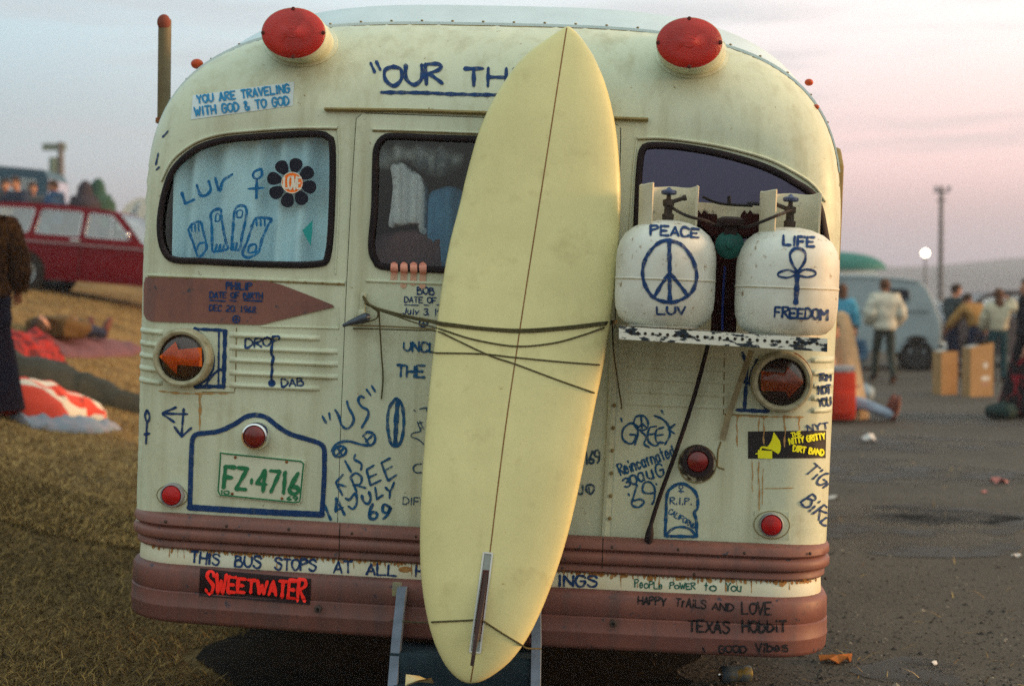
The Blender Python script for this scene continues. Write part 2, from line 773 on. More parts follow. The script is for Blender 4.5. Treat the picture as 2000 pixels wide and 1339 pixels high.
M_blue = brush("blue_brush_paint", (.007, .046, .165), (.005, .028, .105), .5)
M_blue2 = brush("light_blue_brush_paint", (.008, .095, .235), (.005, .050, .145), .3)
M_green = mat("green_marker", (.01, .11, .085), .6)
M_black = brush("black_marker", (.012, .013, .018), (.010, .012, .016), .35)
M_rust = mat("rust", (.28, .10, .025), .8, (.14, .05, .02), 40)
M_dirt_shadow = mat("dirty_seam_and_lip_shadow", (.25, .19, .07), .8, (.17, .13, .06), 20)
M_board = worn_paint("yellow_resin", (.75, .70, .35), (.64, .595, .29), (.48, .42, .19), (.42, .30, .11), .26, .69, 1.9, .04, .10)
M_tank = mat("white_tank_paint", (.68, .70, .64), .45, (.50, .49, .41), 5, .38, .68, .05, 30, col3=(.26, .18, .09), n3=34, lo3=.61, hi3=.70)
M_red = mat("red_lens", (.46, .008, .010), .28, (.26, .005, .007), 22, spec=.35, bump=.3, bscale=200)
M_chrome = mat("chrome", (.75, .76, .78), .12, metal=1.0)
M_steel = mat("dull_steel", (.32, .34, .38), .45, (.20, .2, .22), 25, metal=.6)
M_rope = mat("hemp_rope", (.105, .092, .042), .9, (.06, .052, .025), 60, bump=.5, bscale=120)

# ================================================================== THE BUS
bus = empty("hippie_bus", BM, "cream and mauve painted bus covered in hand painted blue writing, seen from the back", "bus")


def outline_loop(n=64, zb=ZB):
    pts = []
    for z in np.linspace(zb, Z0, 24, endpoint=False):
        pts.append((-HW, float(z)))
    for i in range(n + 1):
        a = math.pi - math.pi * i / n
        c, s = math.cos(a), math.sin(a)
        pts.append((HW * math.copysign(abs(c) ** (2 / NN), c), Z0 + (ZT - Z0) * abs(s) ** (2 / NN)))
    for z in np.linspace(Z0, zb, 25)[1:]:
        pts.append((HW, float(z)))
    return pts


# window outlines, traced from the photograph
WL = px_closed([(654, 287), (653, 405), (645, 500), (622, 520), (520, 521), (395, 515), (337, 511), (316, 490), (308, 452), (311, 405),
                (325, 350), (345, 317), (382, 287), (432, 270), (495, 263), (570, 258), (622, 257), (643, 264)])
WD = px_closed([(745, 268), (732, 288), (729, 320), (727, 405), (721, 480), (730, 512), (752, 526), (867, 532), (1000, 537), (1130, 541),
                (1155, 528), (1164, 495), (1168, 420), (1172, 310), (1165, 286), (1145, 277), (1000, 270), (850, 265), (767, 262)])
WR = px_closed([(1250, 292), (1244, 330), (1239, 430), (1238, 515), (1246, 536), (1275, 546), (1400, 551), (1540, 557), (1598, 556),
                (1617, 530), (1622, 490), (1615, 446), (1606, 404), (1589, 374), (1555, 352), (1525, 335), (1480, 316), (1405, 295), (1330, 282), (1282, 279), (1261, 281)])
wl, wd, wr = S2(WL), S2(WD), S2(WR)


def shrink(loop, d):
    """move a closed (x, z) loop inward by d"""
    n = len(loop)
    area = sum(loop[i][0] * loop[(i + 1) % n][1] - loop[(i + 1) % n][0] * loop[i][1] for i in range(n))
    sg = 1 if area > 0 else -1
    o = []
    for i in range(n):
        a, b = loop[i - 1], loop[(i + 1) % n]
        t = Vector((b[0] - a[0], b[1] - a[1]))
        if t.length < 1e-9:
            o.append(loop[i])
            continue
        t.normalize()
        o.append((loop[i][0] - t.y * sg * d, loop[i][1] + t.x * sg * d))
    return o


ol = outline_loop()
extra = []
for (x, z) in ol[::1]:
    for r in (.875, .90, .925, .945, .962, .976, .987, .995):
        extra.append((x * r, z if z <= Z0 else Z0 + (z - Z0) * r))
holes = [shrink(w_, .006) for w_ in (wl, wd, wr)]
mb = MB()
inner_ol = [(x, z) for x, z in ol]
v, f = tri_patch(inner_ol, holes, fy, .036, extra)
mb.add(v, f)
body = mb.build("body_shell", M_cream, bus)

# roof skin and side skins run forward from the rear cap
def skin(name, sel, m, rows):
    q = MB()
    pts = [p for p in ol if sel(p)]
    vs = []
    for (dy, kx, kz) in rows:
        for (x, z) in pts:
            y = fy(x, z) * (1 if dy < .2 else 0) + dy
            zz = z if z <= Z0 else Z0 + (z - Z0) * kz
            vs.append((x * kx, y, zz))
    n = len(pts)
    fs = [(i * n + k, i * n + k + 1, (i + 1) * n + k + 1, (i + 1) * n + k) for i in range(len(rows) - 1) for k in range(n - 1)]
    q.add(vs, fs)
    return q.build(name, m, bus, angle=60)


skin("roof_skin", lambda p: p[1] > 2.02, M_roof, [(-.012, 1.0, 1.0), (-.012, 1.004, 1.012), (.03, 1.004, 1.022), (.5, 1.004, 1.125), (2.0, 1.004, 1.16), (6.2, 1.004, 1.15)])
for sgn in (-1, 1):
    skin("side_skin", lambda p: p[1] <= 2.06 and p[0] * sgn > 1.0, M_cream, [(0, 1.0, 1.0), (.004, 1.0015, 1.004), (.4, 1.002, 1.10), (6.2, 1.002, 1.15)])
q = MB()
q.prism([(-1.28, .62), (1.28, .62), (1.28, 2.3), (.9, 2.62), (-.9, 2.62), (-1.28, 2.3)], 6.15, 6.2)
q.build("front_wall", M_cream, bus, smooth=False)
# dim cabin behind the windows
q = MB()
x0, x1, z0, z1 = -1.16, 1.16, .95, 2.22
for a in (x0, x1):
    q.add([(a, .32, z0), (a, 6, z0), (a, 6, z1), (a, .32, z1)], [(0, 1, 2, 3)])
for a in (z0, z1):
    q.add([(x0, .32, a), (x1, .32, a), (x1, 6, a), (x0, 6, a)], [(0, 1, 2, 3)])
q.add([(x0, 2.6, z0), (x1, 2.6, z0), (x1, 2.6, z1), (x0, 2.6, z1)], [(0, 1, 2, 3)])
M_cabin = mat("cabin_lining", (.06, .05, .07), .9, (.03, .022, .03), 3)
q.build("cabin_lining", M_cabin, bus, smooth=False)

# rivets and the seam strip where the rear cap meets the roof
q = MB()
seam = [p for p in ol if p[1] > 1.95]
q.tube([(x * .997, fy(x, z) - .012, Z0 + (z - Z0) * .996) for x, z in seam], .0035, 5)
q.build("roof_seam", M_dirt_shadow, bus)
q = MB()
for (x, z) in resample([(x, z, 0) for x, z in seam], .115)[1:-1] and [(p.x, p.y) for p in resample([(x, z, 0) for x, z in seam], .115)[1:-1]]:
    y = fy(x, z)
    zz = Z0 + (z - Z0) * 1.020
    q.ell((x * 1.004, y + .012, zz), (.006, .006, .004), nu=8, nv=4)
q.split_build("roof_rivet", M_dirt_shadow, bus)

# rear door
DOOR = [(697, 232), (703, 222), (950, 231), (1203, 240), (1212, 250), (1207, 420), (1200, 640), (1188, 1062), (1000, 1052), (660, 1036), (668, 800), (676, 600), (686, 400)]
door_poly = S2([(p.x, p.y) for p in resample([(a, b, 0) for a, b in DOOR], 18, True)])
q = MB()
patch(q, door_poly, [shrink(wd, .006)], .006, .05)
door = q.build("rear_door", M_cream, bus)
q = MB()
bead(q, door_poly, .0032, [(-1, .0), (-1, .001), (1, .001), (1, 0)], True)
q.build("door_gap", M_dark, door)


def window(outl, name, parent, glass_mat, off):
    q = MB()
    mid = shrink(outl, .009)
    bead(q, mid, .0125, rprof(.016), True, .014, off)
    g = q.build(name, M_rubber, parent)
    q = MB()
    v_, f_ = tri_patch(shrink(outl, .012), [], lambda x, z: fy(x, z) + .006 - off, .06)
    q.add(v_, f_)
    return g, q.build("window_pane", glass_mat, g)


G1 = glass("curtained_glass", (.97, 1, 1), .05, .05)
G2 = glass("dusky_glass", (.95, .98, 1), .05, .06)
G3 = glass("dark_glass", (.40, .36, .50), .15, .05, (.62, .60, .95))
gask_l, pane_l = window(wl, "window_gasket", bus, G1, 0)
gask_d, pane_d = window(wd, "door_window_gasket", door, G2, .006)
gask_r, pane_r = window(wr, "window_gasket", bus, G3, 0)

# pressed drip lips above the windows, door drip rail, pressed panels
q = MB()
lipL = px_open([(316, 352), (328, 326), (345, 304), (384, 277), (432, 262), (500, 255), (580, 250), (660, 250)])
bead(q, S2(lipL), .006, rprof(.011), step=.015)
q.build("window_lip", M_cream, bus)
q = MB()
bead(q, S2([(u, v + 3.2) for u, v in lipL]), .0024, [(-1, .002), (1, .002)], step=.015)  # shadow under the lip drawn as a thin brown strip
q.split_build("lip_shadow_line", M_dirt_shadow, bus)
q = MB()
lipR = px_open([(1244, 270), (1300, 270), (1400, 284), (1490, 307), (1545, 332), (1588, 360), (1612, 392)])
bead(q, S2(lipR), .006, rprof(.011), step=.015)
q.build("window_lip", M_cream, bus)
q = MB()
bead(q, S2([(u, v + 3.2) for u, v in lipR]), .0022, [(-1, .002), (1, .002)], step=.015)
q.split_build("lip_shadow_line", M_dirt_shadow, bus)
q = MB()
for path in ([(660, 250), (664, 300), (661, 420), (655, 535)], [(718, 540), (720, 440), (724, 330), (728, 254)], [(1244, 270), (1237, 330), (1230, 440), (1226, 560)]):
    bead(q, S2(path), .004, rprof(.005), step=.03)
q.split_build("pressed_crease", M_cream, bus)
q = MB()
bead(q, S2([(728, 253), (830, 256), (1000, 262), (1178, 268)]), .005, rprof(.008), step=.03, off=.006)
bead(q, S2([(716, 548), (850, 553), (1000, 559), (1170, 565)]), .006, rprof(.006), step=.03, off=.006)
q.split_build("pressed_crease", M_cream, door)
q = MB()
bead(q, S2([(728, 257), (830, 260), (1000, 266), (1178, 272)]), .002, [(-1, .002), (1, .002)], step=.03, off=.006)  # drawn shadow strip below the door crease
q.split_build("lip_shadow_line", M_dirt_shadow, door)
q = MB()
bead(q, S2([(636, 214), (800, 216), (950, 221), (1100, 228), (1266, 234)]), .0065, [(-1, 0), (-1, .016), (-.3, .024), (.6, .024), (1, .010), (1, 0)], step=.03)
q.build("drip_rail", mat("dirty_rail", (.30, .25, .11), .7, (.22, .17, .07), 30), bus)

# mauve arrow panel and the belt line
stripe_px = [(285, 541), (350, 543), (410, 544), (470, 545), (515, 547), (550, 556), (600, 575), (657, 598), (600, 612), (550, 624), (510, 634), (410, 631), (340, 629), (289, 627), (281, 615), (281, 555)]
q = MB()
sp = S2([(p.x, p.y) for p in resample([(a, b, 0) for a, b in stripe_px], 12, True)])
patch(q, sp, [], .006, .04)
stripe = q.build("arrow_panel", M_mauve, bus)
q = MB()
bead(q, S2([(289, 537), (400, 541), (530, 546), (674, 552)]), .006, rprof(.008), step=.03)
bead(q, S2([(510, 637), (600, 639), (661, 641)]), .004, rprof(.005), step=.03)
bead(q, S2([(660, 600), (661, 641)]), .004, rprof(.004), step=.03)
q.split_build("belt_moulding", M_cream, bus)
q = MB()
bead(q, S2([(289, 541), (400, 545), (530, 549), (674, 556)]), .0025, [(-1, .004), (1, .004)], step=.03)
for u in range(300, 680, 33):
    p = S(u, 540 + (u - 289) * .036)
    q.ell((p.x, p.y - .006, p.z), (.006, .004, .0045), nu=8, nv=4)
bead(q, S2([(675, 634), (760, 637), (850, 642)]), .0025, [(-1, .008), (1, .008)], step=.03)
q.split_build("belt_rust_line", M_dirt_shadow, bus)

# pressed louvre ribs on the lower panels (they wrap round the corners)
q = MB()
RIB = [(-1, 0), (-.75, .004), (-.35, .010), (.1, .013), (.55, .011), (.8, .004), (1, 0)]
RIB = [(-a, b) for a, b in RIB[::-1]]
for k, (vl, vr) in enumerate([(648, 657), (673, 681), (697, 706), (722, 731), (746, 755)]):
    ur = 625 if k in (0, 4) else 660
    bead(q, S2([(448, vl + 5), (ur, vl + 5 + (ur - 448) * .043)]), .0115, RIB, step=.02, taper=.03)
    e = S(318, vl + 1)
    bead(q, [(-HW * .9995, e.z + .004), (-HW * .99, e.z + .003), (e.x, e.z)], .0115, RIB, step=.012, taper=.012)
    bead(q, S2([(1222, vl + 40), (1425, vl + 49)]), .0105, [(a, b * .35) for a, b in RIB], step=.03, taper=.03)
    e = S(1584, vl + 54)
    bead(q, [(e.x, e.z), (HW * .99, e.z), (HW * .9995, e.z)], .0125, RIB, step=.012, taper=.012)
q.split_build("pressed_rib", M_cream, bus)

# panel seams below
q = MB()
for path in ([(462, 640), (461, 700), (459, 766), (395, 765)], [(1415, 690), (1413, 808), (1500, 812)]):
    bead(q, S2(path), .0018, [(-1, .0015), (1, .0015)], step=.02)
q.split_build("panel_seam", M_dirt_shadow, bus)
# hinge strip on the right-hand door jamb
q = MB()
pts = [(1200, 640), (1195, 800), (1188, 960), (1183, 1046)]
bead(q, S2(pts), .014, [(-1, 0), (-1, .018), (-.2, .022), (-.2, .010), (1, .009), (1, 0)], step=.04, off=.004)
hinge = q.build("hinge_strip", M_cream, bus)
q = MB()
for v_ in range(790, 1040, 44):
    p = S(1200 - (v_ - 790) * .04, v_)
    q.ell((p.x, p.y - .02, p.z), (.007, .006, .007), nu=8, nv=5)
q.split_build("hinge_bolt", M_dirt_shadow, hinge)


# ---------------------------------------------------- bumper, strip and moulding (swept round the back)
def plan(bow, ext):
    xs = [-HW + HW * .16 * (i / 14) ** 1.9 for i in range(14)] + list(np.linspace(-HW * .84, HW * .84, 41)) + [HW - HW * .16 * (i / 14) ** 1.9 for i in range(13, -1, -1)]
    pts = [Vector((float(x), fy(float(x), 1.0) - bow * (1 - (x / HW) ** 2), 0)) for x in xs]
    y0 = pts[0].y
    pts = [Vector((-HW, y, 0)) for y in np.linspace(ext, y0, 8, endpoint=False)] + pts + [Vector((HW, y, 0)) for y in np.linspace(y0, ext, 9)[1:]]
    return resample(pts, .035)


def sweep(name, prof, m, bow=.05, ext=.75):
    pl = plan(bow, ext)
    n = len(pl)
    q = MB()
    vs = []
    for i, p in enumerate(pl):
        a, b = pl[max(0, i - 1)], pl[min(n - 1, i + 1)]
        t = (b - a).normalized()
        nn = Vector((t.y, -t.x, 0))
        for (o, z) in prof:
            w_ = p + nn * o
            vs.append(Vector((w_.x * (.971 if name == 'rear_bumper' else .978) + .004, w_.y, z)))
    m_ = len(prof)
    q.add(vs, [(i * m_ + k, i * m_ + k + 1, (i + 1) * m_ + k + 1, (i + 1) * m_ + k) for i in range(n - 1) for k in range(m_ - 1)])
    return q.build(name, m, bus, angle=50)


ZM = S(760, 1024).z
mprof = [(-.01, ZM + .004), (.006, ZM + .002), (.028, ZM - .004), (.036, ZM - .014), (.038, ZM - .034), (.030, ZM - .042), (.022, ZM - .045),
         (.034, ZM - .052), (.040, ZM - .060), (.040, ZM - .080), (.033, ZM - .088), (.014, ZM - .092), (.022, ZM - .098), (.024, ZM - .116), (.016, ZM - .124), (.004, ZM - .127), (-.02, ZM - .127)]
sweep("rub_moulding", mprof, M_mauve)
ZS = ZM - .124
M_strip = mat("rusty_cream_strip", (.66, .68, .56), .5, (.60, .55, .36), 5, .4, .8)
sweep("painted_strip", [(-.02, ZS), (.006, ZS - .001), (.010, ZS - .006), (.014, ZS - .060), (.012, ZS - .066), (-.02, ZS - .066)], M_strip)
ZQ = ZS - .068
bprof = [(-.05, ZQ + .012), (.018, ZQ + .011), (.038, ZQ + .004), (.046, ZQ - .010), (.048, ZQ - .075), (.043, ZQ - .080), (.050, ZQ - .085), (.050, ZQ - .128),
         (.053, ZQ - .134), (.053, ZQ - .139), (.050, ZQ - .145), (.049, ZQ - .180), (.042, ZQ - .194), (.018, ZQ - .203), (-.05, ZQ - .205)]
M_bump = worn_paint("bumper_paint", (.215, .088, .070), (.155, .066, .058), (.075, .060, .066), (.035, .04, .06), .46, .615, 2.2)
sweep("rear_bumper", bprof, M_bump)
q = MB()
for (u, v_) in ((622, 1188), (1198, 1216)):
    p = P(u, v_, -.11)
    q.lathe([(.014, 0), (.014, .012), (.006, .014), (.006, .004), (0.0, .004)], p, Matrix.Rotation(rad(90), 3, 'X'), 14)
q.split_build("bumper_bolt", mat("bolt_iron", (.06, .045, .04), .6), bus)
# chassis, axle and wheels in the dark under the bus
q = MB()
q.box((0, 3.2, .52), (2.2, 5.6, .12))
for x in (-.45, .45):
    q.box((x, 3.2, .42), (.09, 5.9, .14))
q.lathe([(.06, -1.0), (.06, 1.0)], (0, 1.9, .46), Matrix.Rotation(rad(90), 3, 'Y'), 10)
q.lathe([(.02, -.2), (.17, -.12), (.17, .12), (.02, .2)], (0, 1.9, .46), Matrix.Rotation(rad(90), 3, 'Y'), 16)
q.build("chassis", M_under, bus, smooth=False)
M_tyre = mat("tyre_rubber", (.014, .013, .013), .85, (.03, .027, .024), 15, bump=.3, bscale=60)


def wheel(parent, c, R, w, hub, axis='X', name="wheel", hub_mat=None, tmat=None):
    M_ = Matrix.Rotation(rad(90), 3, 'Y') if axis == 'X' else Matrix.Rotation(rad(90), 3, 'X')
    q = MB()
    q.lathe([(hub * 1.02, -w * .42), (R * .8, -w * .5), (R * .95, -w * .46), (R, -w * .3), (R, w * .3), (R * .95, w * .46), (R * .8, w * .5), (hub * 1.02, w * .42)], c, M_, 36)
    o = q.build(name, tmat or M_tyre, parent)
    q = MB()
    q.lathe([(0.001, -w * .40), (hub * .35, -w * .44), (hub * .45, -w * .36), (hub * .85, -w * .34), (hub, -w * .44), (hub * 1.06, -w * .44), (hub * 1.06, w * .44), (hub, w * .44), (hub * .85, w * .34), (hub * .45, w * .36), (hub * .35, w * .44), (0.001, w * .40)], c, M_, 36)
    q.build("rim", hub_mat or M_steel, o)
    return o


for sx in (-1, 1):
    for dx in (0.0, .27):
        wheel(bus, (sx * (1.06 - dx), 1.9, .46 + .01), .46, .22, .24)
    wheel(bus, (sx * 1.0, 5.3, .46 + .01), .46, .22, .24)
q = MB()
q.tube([(.55, 1.6, .44), (.52, .6, .40), (.50, .12, .38)], .032, 10)
q.build("exhaust_pipe", M_under, bus)

# ---------------------------------------------------- lamps
R_BACK = Matrix.Rotation(rad(90), 3, 'X')      # +Z of a lathe points out of the back of the bus


def pod(lens_c, rx, ry, fl_c, frx, fry, dep):
    base_y = S(*fl_c).y
    yl = base_y - dep
    n = 40
    an = [2 * math.pi * i / n for i in range(n)]
    ring_s = [S(fl_c[0] + frx * math.cos(a), fl_c[1] + fry * math.sin(a)) + Vector((0, -.006, 0)) for a in an]
    ring_i = [S(fl_c[0] + (frx - 7) * math.cos(a), fl_c[1] + (fry - 6) * math.sin(a)) + Vector((0, -.010, 0)) for a in an]
    ring_0 = [p + Vector((0, .010, 0)) for p in ring_s]
    ring_l = [P(lens_c[0] + rx * math.cos(a), lens_c[1] + ry * math.sin(a), yl) for a in an]
    cen = sum(ring_l, Vector()) / n
    mid = [a.lerp(b, .5) + (b - cen) * .02 for a, b in zip(ring_i, ring_l)]
    rim = [cen + (p - cen) * 1.0 + Vector((0, -.012, 0)) for p in ring_l]
    rim2 = [cen + (p - cen) * .96 + Vector((0, -.014, 0)) for p in ring_l]
    rim3 = [cen + (p - cen) * .95 + Vector((0, .004, 0)) for p in ring_l]
    q = MB()
    rings = [ring_0, ring_s, ring_i, mid, ring_l, rim, rim2, rim3]
    vs = [p for r in rings for p in r]
    q.add(vs, [(i * n + k, i * n + (k + 1) % n, (i + 1) * n + (k + 1) % n, (i + 1) * n + k) for i in range(len(rings) - 1) for k in range(n)])
    q.add(rim3, [tuple(range(n))])
    o = q.build("lamp_housing", M_cream, bus, angle=35)
    q = MB()
    prof = [(.985, -.013), (.93, -.019), (.6, -.025), (.22, -.028), (.20, -.030), (.0, -.031)]
    vs, fs = [], []
    for (k, d) in prof:
        vs += [cen + (p - cen) * max(k, .001) + Vector((0, d, 0)) for p in ring_l]
    for i in range(len(prof) - 1):
        fs += [(i * n + k, i * n + (k + 1) % n, (i + 1) * n + (k + 1) % n, (i + 1) * n + k) for k in range(n)]
    q.add(vs, fs)
    lens = q.build("lamp_lens", M_pod, o)
    q = MB()
    for a in (0, .5, 1, 1.5):
        p = cen + (P(lens_c[0] + rx * math.cos(a * math.pi), lens_c[1] + ry * math.sin(a * math.pi), yl) - cen) * .93
        q.ell(p + Vector((0, -.018, 0)), (.008, .004, .008), nu=10, nv=5)
    q.split_build("lens_screw", mat("dark_red_screw", (.10, .02, .015), .6), lens)
    return o


M_pod = mat("red_pod_lens", (.50, .016, .008), .30, (.33, .010, .007), 9, .4, .7, .35, 260, spec=.5)
pod((575, 66), 63, 50, (588, 84), 72, 47, .20)
pod((1346, 85), 65, 50, (1352, 106), 72, 47, .20)

M_sig = mat("smoked_lens", (.030, .007, .008), .12, spec=.5)
M_arrow = mat("orange_arrow", (.80, .135, .008), .3, (.20, .03, .006), 9, .47, .70, .6, 160, stretch=(.35, 1, 2.2))
M_arrow2 = mat("orange_arrow_dim", (.36, .062, .008), .3, (.13, .022, .006), 9, .45, .68, .6, 160, stretch=(.35, 1, 2.2))


def signal(cu, cv, r_l, r_o, arrow_px, amat, proud):
    c = P(cu, cv, -proud)
    sc = FPX / (W(cu, cv, 1).length * 0 + (BM @ c - CAM).y)
    rl, ro = r_l / sc, r_o / sc
    q = MB()
    q.lathe([(ro * 1.02, -proud - .05), (ro, -.012), (ro * .97, .0), (ro * .90, .004), (rl * 1.06, .001), (rl * 1.01, -.006), (rl, -.022), (.001, -.022)], c, R_BACK, 48)
    o = q.build("signal_lamp", mat("signal_ring", (.40, .39, .27), .45, (.20, .17, .09), 20, .45, .70, .05, 60), bus)
    q = MB()
    q.lathe([(rl, -.018), (rl * .7, -.011), (.001, -.009)], c, R_BACK, 40)
    ln = q.build("signal_lens", M_sig, o)
    q = MB()
    poly = [P(u, v_, c.y + .004) for u, v_ in arrow_px]
    n = len(poly)
    pc = [(p.x, p.z) for p in poly]
    v_, f_ = tri_patch(pc, [], lambda x, z: c.y + .006 - (1 - min(1, ((x - c.x) ** 2 + (z - c.z) ** 2) / rl ** 2)) * .009 + .0, .02)
    q.add([p + Vector((0, -.0035, 0)) for p in v_], f_)
    q.build("signal_arrow", amat, ln)
    q = MB()
    q.lathe([(rl * .995, -.012), (rl * .8, .004), (rl * .5, .012), (.001, .016)], c, R_BACK, 40)
    q.build("lens_cover", glass("signal_glass", (1, .93, .88), .04, .12), ln)
    q = MB()
    q.lathe([(ro * 1.02 + .005, 0), (ro * 1.02 + .004, .010), (ro * .98, .012)], Vector((c.x, c.y + proud + .012, c.z)), R_BACK, 40)
    q.build("rust_ring", M_rust, o)
    return o


signal(353, 699, 45, 58, [(311, 696), (344, 667), (350, 682), (394, 678), (395, 716), (348, 712), (346, 731)], M_arrow, .055)
signal(1528, 746, 46, 60, [(1570, 746), (1538, 715), (1533, 728), (1487, 724), (1487, 762), (1534, 764), (1540, 778)], M_arrow2, .055)


def round_lamp(name, cu, cv, r, ring_r, ring_m, proud, lens_m, flange=None, fl_m=None):
    c = S(cu, cv)
    c = P(cu, cv, c.y - proud)
    k = (BM @ c - CAM).y / FPX
    r_, rr = r * k, ring_r * k
    q = MB()
    q.lathe([(rr * 1.0, -proud - .02), (rr * 1.0, -.006), (rr * .95, .004), (r_ * 1.05, .006), (r_ * 1.0, -.002), (.001, -.003)], c, R_BACK, 32)
    o = q.build(name, ring_m, bus)
    q = MB()
    q.lathe([(r_, 0), (r_ * .92, .006), (r_ * .55, .012), (.001, .014)], c, R_BACK, 28)
    q.build("lamp_lens", lens_m, o)
    if flange:
        q = MB()
        patch(q, S2([(p.x, p.y) for p in resample([(a, b, 0) for a, b in flange], 6, True)]), [], .005, .03)
        fo_ = q.build("lamp_flange", fl_m, o)
        q = MB()
        bead(q, S2(flange), .0016, [(-1, .006), (1, .006)], True, .01)
        q.build("flange_edge", M_dirt_shadow, fo_)
    return o


def ellipse(cu, cv, a, b, n=28, rot=0.0):
    return [(cu + a * math.cos(t) * math.cos(rot) - b * math.sin(t) * math.sin(rot), cv + a * math.cos(t) * math.sin(rot) + b * math.sin(t) * math.cos(rot)) for t in [2 * math.pi * i / n for i in range(n)]]


M_lens2 = mat("dark_red_lens", (.20, .008, .006), .22, (.09, .005, .006), 20, spec=.6)
round_lamp("plate_lamp", 497, 852, 21.5, 27, M_chrome, .05, M_lens2)
round_lamp("marker_lamp", 335, 967, 19.5, 24, mat("grey_ring", (.30, .32, .33), .5, (.2, .2, .2), 30), .022, M_red, ellipse(337, 967, 30, 21, rot=.1), M_cream)
mk = round_lamp("marker_lamp", 1507, 1025, 20.5, 24, mat("grey_ring", (.30, .32, .33), .5, (.2, .2, .2), 30), .022, M_red, ellipse(1507, 1024, 35, 27, rot=.05), M_cream)
q = MB()
patch(q, S2([(1474, 996), (1541, 999), (1541, 1053), (1473, 1050)]), [], .003, .03)
q.build("marker_backplate", M_cream, bus)
round_lamp("brake_lamp", 1363, 901, 21, 32, mat("flaking_ring", (.025, .018, .022), .7, (.10, .06, .04), 34, .55, .62), .03, M_lens2,
           ellipse(1362, 905, 37, 37), mat("chipped_flange", (.50, .50, .36), .6, (.06, .045, .03), 16, .47, .53))
for (u, v_, r) in ((379, 122, .024), (1586, 158, .016), (1600, 206, .012)):
    p = S(u + (6 if u < 1000 else -6), v_ + 3)
    q = MB()
    q.ell(p, (r, r * .9, r * .8))
    q.build("roof_marker", mat("amber_marker", (.50, .07, .02), .35, (.3, .06, .02), 20), bus)
q = MB()
q.ell((-1.292, .26, 1.79), (.014, .035, .045))
q.build("side_marker", mat("amber_lens", (.75, .22, .03), .3), bus)
# moulding along the flank, just showing past the corner
q = MB()
q.tube([(1.288, .75, 2.16), (1.30, .45, 2.14), (1.302, .38, 2.08), (1.302, .37, 1.9), (1.302, .37, 1.45)], .018, 8)
q.build("flank_gutter", M_dirt_shadow, bus)
q = MB()
q.tube([(-1.288, .75, 2.10), (-1.297, .45, 2.08), (-1.299, .38, 2.02), (-1.299, .37, 1.85), (-1.299, .37, 1.2)], .009, 8)
q.build("flank_gutter", M_dirt_shadow, bus)
# stove pipe on the near side
q = MB()
a = P(322, 38, .75)
b = P(320, 236, .75)
q.tube([a, a.lerp(b, .02), b, b + Vector((.012, 0, -.03)), b + Vector((.02, 0, -.5))], [.026, .027, .027, .018, .018], 16)
pipe = q.build("stove_pipe", mat("olive_pipe", (.17, .14, .075), .55, (.12, .095, .05), 8), bus)
q = MB()
vs = [a + Vector((.0275 * math.cos(t), -.0275 + .0 * t, .03 * math.sin(t) + 0)) for t in np.linspace(0, 2 * math.pi, 20, endpoint=False)]
q.ell(a + Vector((0, -.012, -.015)), (.0285, .022, .034))
q.build("pipe_mouth", mat("rusty_mouth", (.20, .05, .03), .7), pipe)
q = MB()
q.lathe([(.027, -.012), (.034, -.01), (.034, .01), (.027, .012)], b, None, 16)
q.box(b + Vector((.03, 0, 0)), (.06, .012, .02))
q.build("pipe_clamp", M_rust, pipe)

# ---------------------------------------------------- number plate
pl_px = [(430, 881), (597, 898), (589, 984), (424, 967)]
pl2 = S2([(p.x, p.y) for p in resample([(a, b, 0) for a, b in pl_px], 10, True)])
q = MB()
patch(q, pl2, [], .008, .04)
M_plate = mat("plate_white", (.62, .66, .52), .45, (.52, .54, .40), 6, .4, .8)
plate = q.build("number_plate", M_plate, bus)
q = MB()
bead(q, shrink(pl2, .005), .0028, rprof(.004), True, .02, .008)
M_pgreen = mat("plate_green", (.02, .17, .075), .5)
q.build("plate_border", M_pgreen, plate)
q = MB()
for (u, v_) in ((461, 892), (561, 901), (455, 963), (552, 972)):
    p = S(u, v_)
    q.ell((p.x, p.y - .010, p.z), (.0055, .004, .0055), nu=8, nv=5)
q.split_build("plate_bolt", M_rust, plate)

# ---------------------------------------------------- surface hit-testing for the painted writing
def bvh_of(objs):
    vs, fs = [], []
    for o in objs:
        k = len(vs)
        off = o.matrix_basis.translation if o.parent is None else Vector((0, 0, 0))
        vs += [v.co.copy() for v in o.data.vertices]
        fs += [tuple(i + k for i in p.vertices) for p in o.data.polygons]
    return BVHTree.FromPolygons(vs, fs)


bus_parts = [o for o in bpy.data.objects if o.type == 'MESH' and o.name.split('.')[0] in
             ("body_shell", "rear_door", "arrow_panel", "rub_moulding", "painted_strip", "rear_bumper", "number_plate", "pressed_rib", "side_skin")]
BV_BUS = bvh_of(bus_parts)
BV_PANE = bvh_of([pane_l])


def projector(bv, origin=Vector((0, 0, 0))):
    def pr(u, v_):
        d = (BMI3 @ wray(u, v_)).normalized()
        h = bv.ray_cast(CAM_L - origin, d)
        if h[0] is None:
            return None
        n = h[1] if h[1].dot(d) < 0 else -h[1]
        return h[0], n
    return pr


PR = projector(BV_BUS)
PRP = projector(BV_PANE)
STROKE = [0]


